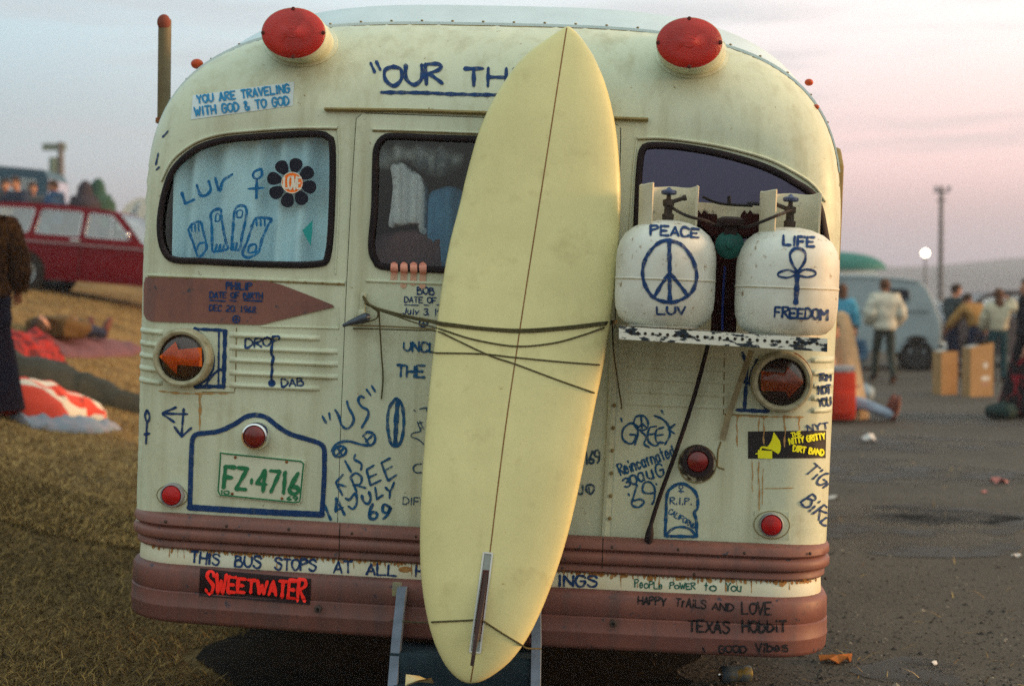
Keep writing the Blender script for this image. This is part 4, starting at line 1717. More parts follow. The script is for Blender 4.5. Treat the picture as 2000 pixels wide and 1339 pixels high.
# rust runs under the lamps and along the strip
def f(q):
    r = random.Random(5)
    for (u, v0, ln, w_) in ((389, 768, 75, 3.2), (392, 770, 40, 2.2), (1440, 812, 60, 2.2), (1483, 815, 70, 2.6), (1492, 812, 55, 2.4), (1533, 810, 62, 3.0), (1560, 812, 30, 2.2),
                           (1482, 900, 110, 2.2), (1490, 915, 70, 1.8), (1470, 900, 60, 1.6)):
        ribbon(q, catmull([(u + r.uniform(-1.5, 1.5), v0 + ln * t, 0) for t in (0, .25, .5, .75, 1)], 4), w_, off=.0010, wob=.35)
    poly_stroke(q, [(310, 763), (360, 768), (445, 768)], 3, True, off=.001, wob=.5)
    poly_stroke(q, [(1415, 809), (1480, 813), (1570, 814)], 3.2, True, off=.001, wob=.5)
    poly_stroke(q, [(1493, 953), (1520, 953), (1550, 952)], 1.8, True, off=.001)
writing("rust_run", brush("rust_stain", (.40, .20, .06), (.50, .36, .16), .10), f)
def f(q):
    r = random.Random(9)
    def top(u):
        return 1057 + (u - 285) * .112 - max(0, u - 700) * .048 - max(0, u - 1250) * .07
    u = 300
    while u < 1595:
        if not 815 < u < 1080:
            v0 = ST_TOP(u)
            if v0:
                ln = r.choice((2, 2, 3, 4, 6)) if r.random() < .88 else r.choice((10, 16, 24))
                ribbon(q, [(u, v0), (u + r.uniform(-1.5, 1.5), v0 + ln)], r.uniform(3, 9) if ln < 8 else r.uniform(1.2, 2.2), off=.0010, wob=.45)
        u += r.uniform(4, 13)
    blob(q, ellipse(791, 1111, 13, 6, 14), off=.001)
BV_STRIP = bvh_of([bpy.data.objects["painted_strip"]])
def ST_TOP(u):
    """first pixel row where the strip shows below the moulding"""
    pr2 = projector(BV_STRIP)
    for v_ in range(1030, 1160):
        a, b = PR(u, v_), pr2(u, v_)
        if a and b and (a[0] - b[0]).length < 1e-4:
            return v_
writing("strip_rust", mat("strip_rust_stain", (.30, .12, .03), .85, (.45, .27, .10), 60), f)

# ---------------------------------------------------- curtain and things just behind the glass
q = MB()
nx_, nz_ = 90, 12
a, b = S(318, 400), S(650, 400)
za, zb_ = S(480, 525).z - .02, S(600, 254).z + .03
vs = []
for i in range(nx_ + 1):
    x = a.x + .03 + (b.x - a.x - .0) * i / nx_
    for j in range(nz_ + 1):
        z = zb_ + (za - zb_) * j / nz_
        fold = .017 * math.sin(x * 62 + .8 * math.sin(x * 17) + .15 * j) + .012 * math.sin(x * 31 + 1)
        vs.append((x, max(.055, fy(x, z) + .04) + fold, z))
q.add(vs, [(i * (nz_ + 1) + j, i * (nz_ + 1) + j + 1, (i + 1) * (nz_ + 1) + j + 1, (i + 1) * (nz_ + 1) + j) for i in range(nx_) for j in range(nz_)])
q.build("window_curtain", mat("pale_curtain", (.47, .72, .80), .9, (.33, .55, .65), 3), bus, angle=180)


def cloth(name, pts_px, y, m, label, cat, thick=.03, folds=5, amp=.012, group=None):
    """a hanging cloth: a closed outline in the photo, hung at bus depth y, with folds and thickness"""
    loop = [(p.x, p.z) for p in (P(u, v_, y) for u, v_ in px_closed(pts_px, 4))]
    cx = sum(p[0] for p in loop) / len(loop)
    cz = sum(p[1] for p in loop) / len(loop)
    rnd = random.Random(len(pts_px))
    ph = rnd.random() * 6
    q = MB()
    for s in (-1, 1):
        def yf(x, z):
            d = min((x - a_[0]) ** 2 + (z - a_[1]) ** 2 for a_ in loop) ** .5
            return y + s * thick * min(1, d / .03) ** .5 * .5 + amp * math.sin((x - cx) * folds * 26 + (z - cz) * 4 + ph)
        v_, f_ = tri_patch(loop, [], yf, .018)
        q.add(v_, f_)
    c = Vector((cx, y, min(p[1] for p in loop)))
    o = q.build(name, m, base=c, mw=BM @ Matrix.Translation(c), angle=180)
    return tag(o, label, cat, group)


cloth("hanging_towel", [(764, 326), (774, 317), (788, 319), (806, 331), (824, 346), (835, 368), (836, 420), (831, 456), (820, 452), (812, 438), (788, 441), (762, 443), (764, 410), (767, 370), (766, 345)], .065,
      mat("pale_towel", (.80, .86, .84), .9, (.60, .68, .68), 8, stretch=(3, 1, .5)), "pale towel hung up inside the rear door window", "towel", folds=4.2, amp=.020, thick=.012)
cloth("blue_jacket", [(838, 385), (850, 370), (880, 364), (905, 375), (920, 420), (910, 470), (890, 525), (845, 527), (836, 480), (834, 430)], .10,
      mat("blue_denim", (.12, .36, .56), .9, (.07, .24, .42), 7), "blue jacket hung behind the surfboard inside the rear door window", "jacket", folds=3.0, thick=.07, amp=.016)
cloth("pale_bundle", [(738, 290), (755, 276), (800, 280), (860, 282), (905, 300), (900, 330), (860, 348), (820, 336), (790, 318), (760, 335), (738, 325)], .13,
      mat("pale_bag", (.55, .62, .60), .9, (.13, .17, .18), 9, .42, .6), "pale crumpled bundle stowed along the top of the rear door window", "bundle", folds=3, thick=.12, amp=.03)
cloth("maroon_blanket", [(726, 470), (770, 452), (840, 450), (900, 470), (900, 532), (728, 532)], .12,
      mat("maroon_cloth", (.16, .085, .09), .9, (.09, .06, .075), 8), "maroon blanket piled at the bottom of the rear door window", "blanket", folds=1, thick=.12, amp=.02)

# ================================================================== SURFBOARD (L frame, leaning on the back of the bus)
def board_y(z):
    return -.455 + (z - .19) * (.362 / 2.25)


def PB(u, v_, dy=0.0):
    y = -.3
    for _ in range(12):
        p = P(u, v_, y)
        y = board_y(p.z) + dy
    return P(u, v_, y)


B_R = [(1108, 48), (1118, 54), (1130, 66), (1147, 88), (1166, 122), (1185, 172), (1200, 235), (1208, 300), (1212, 370), (1210, 450), (1203, 540), (1192, 630), (1179, 710), (1165, 778), (1149, 860), (1131, 950), (1110, 1040), (1086, 1118), (1058, 1190), (1030, 1246), (998, 1290), (965, 1318), (938, 1333), (916, 1337)]
B_L = [(1108, 48), (1092, 57), (1070, 72), (1037, 96), (1016, 116), (1000, 136), (968, 186), (938, 249), (914, 330), (897, 402), (877, 480), (860, 580), (845, 700), (832, 830), (824, 940), (820, 1040), (822, 1120), (830, 1185), (842, 1238), (858, 1280), (876, 1310), (894, 1328), (905, 1334), (916, 1337)]
B_C = [(1108, 48), (1095, 130), (1078, 240), (1050, 420), (1028, 560), (1007, 700), (988, 830), (970, 970), (957, 1078), (938, 1215), (918, 1337)]
NS = 72


def at_len(poly, ts):
    pts = catmull([(a, b, 0) for a, b in poly], 8)
    d = [0]
    for a, b in zip(pts, pts[1:]):
        d.append(d[-1] + (b - a).length)
    res = []
    for t in ts:
        s = t * d[-1]
        j = 0
        while j < len(d) - 2 and d[j + 1] < s:
            j += 1
        k = (s - d[j]) / (d[j + 1] - d[j]) if d[j + 1] > d[j] else 0
        res.append(pts[j].lerp(pts[j + 1], min(1, k)))
    return res


ts = [.5 - .5 * math.cos(math.pi * (i / NS)) for i in range(NS + 1)]
ts = [.45 * (i / NS) + .55 * t for i, t in enumerate(ts)]
ts[0], ts[-1] = .0035, .997
Rs, Ls = at_len(B_R, ts), at_len(B_L, ts)
q = MB()
NR = 28
vs = []
bn = Vector((0, -1, .161)).normalized()       # bottom of the board faces the photographer
mids = []
for i, (r_, l_) in enumerate(zip(Rs, Ls)):
    t = ts[i]
    roc = .10 * max(0, (.26 - t) / .26) ** 2.2 + .06 * max(0, (t - .80) / .2) ** 2
    pr_, pl_ = PB(r_.x, r_.y), PB(l_.x, l_.y)
    c = (pr_ + pl_) / 2
    X = (pr_ - pl_) / 2
    th = .040 * min(1, (t / .16)) ** .6 * min(1, ((1 - t) / .10)) ** .5 + .006
    mids.append((c, X, th))
    for k in range(NR):
        a = 2 * math.pi * k / NR
        ca, sa = math.cos(a), math.sin(a)
        xx = math.copysign(abs(ca) ** .72, ca)
        zz = math.copysign(abs(sa) ** .85, sa)
        vs.append(c + X * xx + bn * (zz * th) + Vector((0, roc * .35, 0)))
fs = [(i * NR + k, i * NR + (k + 1) % NR, (i + 1) * NR + (k + 1) % NR, (i + 1) * NR + k) for i in range(NS) for k in range(NR)]
fs += [tuple(range(NR - 1, -1, -1)), tuple(NS * NR + k for k in range(NR))]
q.add(vs, fs)
bb = P(918, 1337, board_y(.19))
BMW = BM @ Matrix.Translation(bb)
board = q.build("surfboard", M_board, base=bb, mw=BMW, angle=80)
tag(board, "long pale yellow surfboard leaning upright on the back of the bus", "surfboard")
BV_BOARD = BVHTree.FromPolygons([p for p in q.v], q.f)
PRB = projector(BV_BOARD)
q2 = MB()
ribbon(q2, catmull([(a, b, 0) for a, b in B_C], 6), 2.3, pr=PRB, off=.0012, step=8, wob=.03)
for p in q2.v:
    p -= bb
q2.build("stringer", mat("stringer_wood", (.26, .12, .035), .5, (.18, .08, .025), 30), board, smooth=False)
# fin box and fin
def PBs(u, v_):
    h = PRB(u, v_)
    return h[0] + h[1] * .0012 - bb


q = MB()
cr = [(945, 1078), (962, 1080), (938, 1273), (918, 1271)]
decal_quad(q, cr, PRB, .003, 4, 24)
for p in q.v:
    p -= bb
fb = q.build("fin_box", mat("fin_box_grey", (.32, .36, .34), .5, (.22, .25, .25), 20), board, smooth=False)
q = MB()
decal_quad(q, [(944, 1112), (958, 1113), (941, 1236), (926, 1235)], PRB, .0045, 3, 16)
for p in q.v:
    p -= bb
q.build("fin_base", mat("maroon_fin_base", (.085, .018, .014), .4, (.05, .014, .012), 12), fb, smooth=False)
q = MB()
for a, b in zip(cr, cr[1:] + cr[:1]):
    ribbon(q, [a, b], 3.2, pr=PRB, off=.0052, wob=.02)
for p in q.v:
    p -= bb
q.build("fin_box_rim", mat("fin_rim_white", (.66, .68, .66), .4), fb, smooth=False)
q = MB()
base = [PBs(954 - (v_ - 1078) * .124 + 1.5, v_) for v_ in np.linspace(1112, 1252, 16)]
outw = bn * .20
vs = []
tip_s = [(0.0, 0.0), (.1, .012), (.25, .05), (.42, .10), (.6, .15), (.75, .18), (.88, .193), (1.0, .195), (1.13, .190), (1.2, .178)]
# raked fin as a thin plate: lower edge is the trailing edge
d_down = (base[-1] - base[0]).normalized()
side_v = d_down.cross(bn).normalized()
Lb = (base[-1] - base[0]).length
le = [(0, 0), (.10, .02), (.28, .055), (.50, .095), (.75, .135), (.95, .165), (1.15, .185), (1.29, .19)]
te = [(1.0, 0), (.93, .03), (.93, .06), (.98, .10), (1.08, .14), (1.22, .165), (1.36, .182), (1.42, .19)]
pl = [base[0] + d_down * (Lb * s) + bn * (h * .58) for s, h in le] + [base[0] + d_down * (Lb * (1 + (s - 1) * .7)) + bn * (h * .58) for s, h in te[::-1][1:]]
nn_ = len(pl)
q.add([p + side_v * .006 for p in pl] + [p - side_v * .006 for p in pl], [tuple(range(nn_)), tuple(range(2 * nn_ - 1, nn_ - 1, -1))] + [(i, i + nn_, (i + 1) % nn_ + nn_, (i + 1) % nn_) for i in range(nn_)])
q.build("fin", mat("dark_fin", (.05, .018, .014), .35, (.03, .02, .018), 10), board, smooth=False)

# ================================================================== ROPES
def rope(name, pts, label, r=.0048, group=None, m=None):
    """pts: (u, v, kind); kind 'b' lies on the board, 's' on the bus, a number is a bus depth"""
    out_ = []
    for (u, v_, k) in pts:
        p = None
        if k == 'b':
            h = PRB(u, v_)
            p = h[0] + h[1] * (r * .8) if h else None
        elif k == 's':
            h = PR(u, v_)
            p = h[0] + h[1] * (r * .9) if h else None
        else:
            p = P(u, v_, k)
        if p is not None:
            out_.append(p)
    c = out_[0].copy()
    sp_ = catmull(out_, 6)
    q = MB()
    q.tube(sp_, r, 7)
    o = q.build(name, m or M_rope, base=c, mw=BM @ Matrix.Translation(c))
    return tag(o, label, "rope", group)


def on_board(pts, n=5):
    """densify photo points that lie on the board"""
    c = catmull([(a, b, 0) for a, b in pts], n)
    return [(p.x, p.y, 'b') for p in c]


GR = "ropes tying the surfboard to the bus"
KN = (709, 578, -.035)
rope("tie_rope", [KN, (718, 592, -.04), (744, 604, -.06), (800, 618, -.14), (838, 625, -.22)] + on_board([(860, 630), (940, 640), (1021, 644), (1108, 638), (1184, 629)]) + [(1196, 627, -.16), (1204, 627, -.10)],
     "upper strand of the doubled rope across the middle of the surfboard", .0042, GR)
rope("tie_rope", [(711, 580, -.03), (722, 595, -.04), (744, 607, -.06), (800, 621, -.14), (838, 628, -.22)] + on_board([(860, 634), (940, 643), (1021, 648), (1108, 642), (1182, 633)]) + [(1195, 630, -.16), (1203, 629, -.10)],
     "lower strand of the doubled rope across the middle of the surfboard", .0038, GR)
rope("tie_rope", [(742, 606, -.05), (770, 616, -.10), (817, 632, -.19), (840, 637, -.23)] + on_board([(862, 643), (926, 663), (1007, 676), (1080, 670), (1136, 655), (1178, 640)]) + [(1196, 632, -.15)],
     "slack rope sagging in a curve below the doubled rope on the surfboard", .0029, GR)
rope("tie_rope", [(690, 641, 's'), (760, 643, -.06), (820, 645, -.17), (840, 645, -.22)] + on_board([(861, 649), (954, 693), (1007, 711), (1090, 742), (1158, 766)]) + [(1164, 769, -.28)],
     "thin rope slanting down across the surfboard from its edge by the door handle", .0027, GR)
rope("tie_rope", [(843, 687, -.25)] + on_board([(852, 689), (940, 691), (1007, 698), (1090, 706), (1168, 712)]) + [(1176, 713, -.26)],
     "thin nearly level rope crossing the surfboard lowest on its middle", .0027, GR)
rope("tie_rope", [(740, 604, -.05), (742, 640, -.03), (745, 690, -.022), (748, 736, -.018), (745, 779, -.016)], "loose rope end hanging straight down the door beside the handle", .0029, GR)
rope("tie_rope", [(1196, 628, -.12), (1198, 680, -.05), (1206, 740, -.03), (1214, 792, -.025), (1212, 797, -.025)], "loose rope end hanging beside the hinge strip under the shelf", .0028, GR)
rope("tie_rope", [(712, 592, -.03), (728, 601, -.035), (738, 610, -.03), (735, 622, -.025), (718, 628, -.035), (705, 632, -.04)], "tangled loop of rope wound round the door handle", .0027, GR)
rope("tie_rope", [(763, 1211, -.13), (790, 1213, -.17), (824, 1215, -.32)] + on_board([(836, 1214), (880, 1212), (926, 1210)]) + [(936, 1209, -.46), (946, 1213, -.46)] + on_board([(954, 1218), (985, 1238), (1018, 1258)]) + [(1030, 1265, -.33), (1056, 1266, -.20)],
     "rope round the fin tying the tail of the surfboard to the step", .0029, GR)
# handle on the door
q = MB()
c = P(709, 590, -.02)
q.box(c, (.020, .016, .07), None, .004)
q.box(P(707, 612, -.025), (.024, .03, .03), None, .006)
hd = q.build("handle_plate", M_cream, door)
q = MB()
q.tube([P(670, 636, -.05), P(684, 630, -.055), P(700, 625, -.06), P(716, 619, -.055), P(722, 618, -.05)], [.006, .010, .015, .017, .010], 10)
q.build("door_handle", mat("handle_steel", (.09, .11, .14), .4, (.05, .06, .08), 30, metal=.5), door)

# ================================================================== GAS SHELF, CYLINDERS, REGULATOR
M_shelf = mat("chipped_shelf_paint", (.70, .70, .62), .5, (.018, .028, .04), 42, .51, .545, stretch=(.45, 1, 1.0), detail=8, col3=(.30, .20, .09), n3=30, lo3=.68, hi3=.75)
q = MB()
YS = -.455
a, b, c_, d_ = P(1209, 637, YS), P(1616, 661, YS), P(1616, 687, YS), P(1209, 662, YS)
t_ = .004
q.add([a, b, c_, d_, a + Vector((0, t_, 0)), b + Vector((0, t_, 0)), c_ + Vector((0, t_, 0)), d_ + Vector((0, t_, 0))], [(0, 1, 2, 3), (7, 6, 5, 4), (0, 4, 5, 1), (1, 5, 6, 2), (2, 6, 7, 3), (3, 7, 4, 0)])
ra, rb = a + Vector((0, t_, -.004)), b + Vector((0, t_, -.004))
q.add([ra, rb, rb + Vector((0, .44, 0)), ra + Vector((0, .44, 0)), ra + Vector((0, 0, -.004)), rb + Vector((0, 0, -.004)), rb + Vector((0, .44, -.004)), ra + Vector((0, .44, -.004))],
      [(0, 1, 2, 3), (7, 6, 5, 4), (0, 4, 5, 1), (1, 5, 6, 2), (2, 6, 7, 3), (3, 7, 4, 0)])
shelf = q.build("gas_shelf", M_shelf, bus, smooth=False)
q = MB()
for i in range(26):
    u = 1231 + i * 14.6
    p = P(u, 648 + (u - 1209) * .059, YS - .0012)
    q.lathe([(.0001, 0), (.0052, 0), (.0052, .0008)], p, R_BACK, 10)
q.build("shelf_hole", M_dark, shelf, smooth=False)

def cylinder(cu, top_v, bot_v, r, y, label, rust_seam):
    ctr = P(cu, (top_v + bot_v) / 2, y)
    z1, z0 = P(cu, top_v, y - r * .5).z, P(cu, bot_v, y - r * .7).z
    H = z1 - z0
    base = Vector((ctr.x, y, z0))
    mw = BM @ Matrix.Translation(base)
    o = empty("gas_cylinder", mw, label, "gas cylinder", "white gas cylinders on the shelf")
    q = MB()
    prof = [(.03, .0), (r * .62, .0), (r * .80, .010), (r * .92, .03), (r * .98, .06), (r, .10), (r, H * .43), (r * 1.012, H * .435), (r * 1.012, H * .445), (r, H * .45), (r, H * .63),
            (r * .988, H * .71), (r * .94, H * .79), (r * .84, H * .868), (r * .67, H * .932), (r * .46, H * .976), (r * .22, H), (.03, H)]
    q.lathe(prof, (0, 0, 0), None, 56)
    bodyc = q.build("cylinder_body", M_tank, o, angle=30)
    bv = BVHTree.FromPolygons([p for p in q.v], q.f)
    q = MB()
    q.lathe([(r * 1.013, H * .432), (r * 1.016, H * .436), (r * 1.013, H * .440)], (0, 0, 0), None, 56)
    q.build("weld_seam", mat("seam_rust", (.36, .27, .12), .8, (.55, .52, .42), 30), o)
    # foot ring
    q = MB()
    q.lathe([(r * .68, -.002), (r * .70, -.002), (r * .70, .02), (r * .68, .02), (r * .68, -.002)], (0, 0, 0), None, 40)
    q.build("foot_ring", M_tank, o)
    # collar, open towards the photographer, with a cut-out
    q = MB()
    rc = r * .585
    hc = .118
    n = 40
    a0, a1 = rad(-14), rad(236)
    vs = []
    for i in range(n + 1):
        an = a0 + (a1 - a0) * i / n
        wv = .008 * math.sin(i * .5)
        for (rr, h) in ((rc, H - .045), (rc + .002, H + hc + wv * .3 - .004), (rc - .004, H + hc + wv * .3), (rc - .007, H + hc + wv * .3 - .004), (rc - .004, H - .045)):
            vs.append((rr * math.cos(an), rr * math.sin(an), h))
    fsc = []
    for i in range(n):
        for k in range(4):
            fsc.append((i * 5 + k, i * 5 + k + 1, (i + 1) * 5 + k + 1, (i + 1) * 5 + k))
    fsc += [(0, 1, 2, 3, 4), tuple(n * 5 + k for k in range(5))]
    q.add(vs, fsc)
    q.build("collar", mat("collar_paint", (.60, .56, .42), .5, (.46, .41, .28), 8, col3=(.05, .03, .02), n3=11, lo3=.64, hi3=.68), o)
    # valve with handwheel
    q = MB()
    q.lathe([(.018, H - .01), (.020, H + .02), (.014, H + .025), (.013, H + .045), (.019, H + .05), (.019, H + .068), (.008, H + .072), (.007, H + .088)], (0, -.005, 0), None, 14)
    q.lathe([(.007, 0), (.007, .05), (.010, .05), (.010, .062)], (0, -.005, H + .058), Matrix.Rotation(rad(70), 3, 'Y') if cu < 1400 else Matrix.Rotation(rad(-70), 3, 'Y'), 10)
    vl = q.build("valve", mat("valve_brass", (.06, .045, .035), .5, (.03, .025, .02), 40), o)
    q = MB()
    hw_ = [(.004, .084), (.022, .086), (.026, .090), (.026, .097), (.022, .100), (.010, .103), (.004, .110), (.0005, .111)]
    q.lathe([(a_, H + b_) for a_, b_ in hw_], (0, -.005, 0), None, 20)
    q.build("handwheel", mat("blue_handwheel", (.07, .10, .20), .4, (.04, .05, .09), 40), vl)
    return o, bv, base, H


tk1, bv1, base1, H1 = cylinder(1300, 428, 638, .1665, -.285, "white gas cylinder painted with a peace sign between the words PEACE and LUV", 0)
tk2, bv2, base2, H2 = cylinder(1537, 442, 656, .1690, -.285, "white gas cylinder painted with an ankh between the words LIFE and FREEDOM", 0)
PT1, PT2 = projector(bv1, base1), projector(bv2, base2)
k1 = dict(pr=PT1, off=.002)
k2 = dict(pr=PT2, off=.002)
q = MB()
text(q, "PEACE", (1271, 460), (1364, 465), 17, 4.6, sag=-.12, jit=.05, slant=-.03, **k1)
text(q, "LUV", (1283, 613), (1338, 613), 14, 4.0, jit=.02, **k1)
q.split_build("tank_lettering", M_blue, tk1, smooth=False)
q = MB()
poly_stroke(q, [(1307, 470), (1330, 478), (1350, 502), (1360, 535), (1355, 562), (1342, 578), (1322, 588), (1305, 590), (1285, 585), (1270, 574), (1258, 550), (1256, 525), (1264, 500), (1280, 480), (1295, 471), (1307, 470)], 7, True, **k1)
poly_stroke(q, [(1307, 471), (1308, 535), (1308, 588)], 8, **k1)
poly_stroke(q, [(1308, 533), (1292, 555), (1279, 578)], 7, **k1)
poly_stroke(q, [(1309, 534), (1325, 553), (1343, 577)], 7, **k1)
q.build("peace_sign", M_blue, tk1, smooth=False)
q = MB()
text(q, "LIFE", (1530, 479), (1590, 482), 18, 5, jit=.04, **k2)
text(q, "FREEDOM", (1513, 618), (1615, 624), 19, 4.4, jit=.05, **k2)
q.split_build("tank_lettering", M_blue, tk2, smooth=False)
q = MB()
poly_stroke(q, [(1557, 532), (1546, 512), (1543, 497), (1549, 488), (1558, 485), (1568, 489), (1573, 499), (1570, 513), (1557, 532)], 5.5, True, **k2)
poly_stroke(q, [(1556, 534), (1540, 527), (1522, 532), (1521, 539), (1538, 542), (1556, 536)], 4.2, True, **k2)
poly_stroke(q, [(1558, 534), (1572, 526), (1590, 529), (1592, 537), (1576, 541), (1558, 537)], 4.2, True, **k2)
poly_stroke(q, [(1557, 532), (1556, 565), (1554, 591)], 10, **k2)
q.build("painted_ankh", M_blue, tk2, smooth=False)
# dark upright painting the shaded gap, and bar between the cylinders
q = MB()
p0, p1 = P(1418, 402, -.13), P(1418, 650, -.13)
q.box((p0 + p1) / 2, (.085, .03, (p0 - p1).length))
q.build("gap_shade_post", mat("maroon_iron_and_gap_shade", (.042, .012, .010), .9, (.02, .008, .008), 20, spec=.05), bus, smooth=False)
q = MB()
pa, pb = P(1352, 394, -.17), P(1508, 404, -.17)
pc, pd = P(1352, 428, -.17), P(1508, 436, -.17)
q.add([pa, pb, pd, pc] + [p + Vector((0, .006, 0)) for p in (pa, pb, pd, pc)], [(0, 1, 2, 3), (7, 6, 5, 4), (0, 4, 5, 1), (1, 5, 6, 2), (2, 6, 7, 3), (3, 7, 4, 0)])
q.build("rack_bar", mat("collar_paint", (.6, .56, .42)), bus, smooth=False)
q = MB()
for (us, s) in (((1358, 1400), 1), ((1448, 1492), -1)):
    pts = [(us[0], 418), (us[0] + 6, 410), (us[0] + 12, 418), (us[0] + 17, 410), (us[0] + 23, 417), (us[1], 418), (us[1] + (4 if s > 0 else 0), 455), (us[0] + (34 if s > 0 else -4), 462), (us[0] + (12 if s > 0 else -6), 440)]
    v0_ = [P(u, v_, -.185) for u, v_ in pts]
    n = len(v0_)
    q.add(v0_ + [p + Vector((0, .012, 0)) for p in v0_], [tuple(range(n)), tuple(range(2 * n - 1, n - 1, -1))] + [(i, i + n, (i + 1) % n + n, (i + 1) % n) for i in range(n)])
q.split_build("rack_clamp", mat("maroon_iron_and_gap_shade", (.035, .014, .014)), bus, smooth=False)
q = MB()
q.tube(catmull([P(1372, 384, -.20), P(1400, 396, -.20), P(1430, 400, -.20), P(1470, 402, -.20)], 5), .005, 6)
q.tube([P(1424, 383, -.20), P(1424, 398, -.20)], .006, 6)
q.split_build("rack_wire", M_under, bus)
# regulator hanging between the cylinders
rgc = P(1425, 478, -.30)
rgm = BM @ Matrix.Translation(rgc)
reg = empty("gas_regulator", rgm, "round green gas regulator with two black pipes between the white cylinders", "regulator")
q = MB()
q.lathe([(.001, -.03), (.03, -.03), (.044, -.012), (.047, -.010), (.047, .004), (.042, .008), (.030, .020), (.014, .024), (.012, .034), (.001, .036)], (0, 0, 0), R_BACK, 28)
q.build("regulator_body", mat("green_enamel", (.014, .10, .082), .5, (.008, .05, .045), 26), reg)
q = MB()
q.box((0, .0, .045), (.04, .03, .05), None, .006)
q.lathe([(.001, .0), (.040, .0), (.046, .012), (.046, .022), (.03, .03), (.001, .03)], (0, .0, .062), None, 20)
q.build("inlet_cap", mat("black_iron", (.025, .014, .014), .6), reg)
q = MB()
for pth in ([(1310, 404, -.30), (1330, 416, -.40), (1350, 424, -.42), (1378, 431, -.40), (1400, 440, -.34), (1418, 442, -.30)], [(1545, 410, -.31), (1520, 420, -.40), (1480, 436, -.40), (1455, 443, -.34), (1434, 443, -.30)]):
    q.tube(catmull([P(u, v_, y) - rgc for u, v_, y in pth], 5), .0055, 8)
q.build("gas_pipe", mat("pipe_black", (.02, .013, .012), .5), reg)
# blue cord in the gap, power lead, strap
q = MB()
c = P(1412, 560, -.20)
q.tube(catmull([P(1416, 520, -.19), P(1413, 560, -.2), P(1411, 610, -.21), P(1411, 645, -.22)], 4), .0042, 6)
tag(q.build("elastic_cord", mat("blue_cord", (.012, .025, .16), .7), base=c, mw=BM @ Matrix.Translation(c)), "thin blue cord stretched down between the two gas cylinders", "cord")
c = P(1381, 672, -.12)
q = MB()
q.tube(catmull([P(1385, 655, -.2), P(1381, 680, -.10), P(1372, 715, -.045), P(1357, 770, -.028), P(1338, 830, -.028), P(1312, 905, -.028), P(1290, 965, -.028), P(1273, 1018, -.035), P(1270, 1032, -.05)], 6), .0078, 8)
q.tube([P(1271, 1026, -.05), P(1269, 1040, -.058), P(1267, 1052, -.06), P(1267, 1061, -.06)], [.009, .015, .016, .011], 10)
tag(q.build("power_lead", M_rubber, base=c, mw=BM @ Matrix.Translation(c)), "black power lead with a plug hanging from under the gas shelf", "cable")
q = MB()
pts = [(1468, 684, -.25), (1458, 712, -.13), (1446, 745, -.06), (1434, 780, -.03), (1422, 815, -.018), (1411, 858, -.014)]
vs = []
for (u, v_, y) in pts:
    vs += [P(u - 5.5, v_ - 2, y), P(u + 5.5, v_ + 2, y), P(u + 5.5, v_ + 2, y + .003), P(u - 5.5, v_ - 2, y + .003)]
q.add(vs, [(i * 4 + k, i * 4 + (k + 1) % 4, (i + 1) * 4 + (k + 1) % 4, (i + 1) * 4 + k) for i in range(len(pts) - 1) for k in range(4)] + [(0, 1, 2, 3), (23, 22, 21, 20)])
c = P(1468, 684, -.25)
tag(q.build("tie_strap", mat("tan_strap", (.36, .31, .18), .8, (.20, .17, .11), 20), base=c, mw=BM @ Matrix.Translation(c), smooth=False), "tan webbing strap hanging from the gas shelf beside the orange arrow lamp", "strap")
q = MB()
bead(q, S2([(1408, 862), (1402, 880), (1401, 912), (1415, 916)]), .003, rprof(.004), step=.01)
q.build("wire_bracket", M_dirt_shadow, bus)

# ================================================================== STEP LADDER hung on the bumper
lc = P(900, 1150, -.15)
lad = empty("entry_step", BM @ Matrix.Translation(lc), "blue grey metal step hung from the bumper behind the tail of the surfboard", "step")
M_step = mat("blue_grey_steel", (.20, .26, .36), .55, (.13, .17, .23), 14)
for uu in ((786, 775, 765), (1047, 1048, 1046)):
    q = MB()
    p0, p1, p2 = P(uu[0], 1146, -.11) - lc, P(uu[1], 1250, -.16) - lc, P(uu[2], 1372, -.24) - lc
    for a, b in ((p0, p1), (p1, p2)):
        d = (b - a)
        X = Vector((.016, 0, 0))
        Y = Vector((0, .022, 0))
        q.add([a - X - Y, a + X - Y, a + X + Y, a - X + Y, b - X - Y, b + X - Y, b + X + Y, b - X + Y], [(0, 1, 2, 3), (7, 6, 5, 4), (0, 4, 5, 1), (1, 5, 6, 2), (2, 6, 7, 3), (3, 7, 4, 0)])
    q.build("step_rail", M_step, lad, smooth=False)
    q = MB()
    q.box(p0 + Vector((-.022 if uu[0] < 900 else .022, .02, -.012)), (.034, .02, .05), None, .004)
    q.build("step_hook", mat("yellowed_hook", (.34, .30, .14), .6, (.16, .18, .18), 20), lad)
for (v_, y0, y1, z_) in ((1294, -.02, -.20, .105), (1352, -.06, -.42, .04)):
    a, b = P(768, v_, (y0 + y1) / 2) - lc, P(1050, v_ + 10, (y0 + y1) / 2) - lc
    q = MB()
    q.box(((a.x + b.x) / 2, (y0 + y1) / 2 - lc.y, (a.z + b.z) / 2), (abs(b.x - a.x), abs(y1 - y0), z_), None, .004)
    q.build("tread", mat("dark_tread", (.022, .046, .062), .8, (.012, .024, .036), 10), lad)

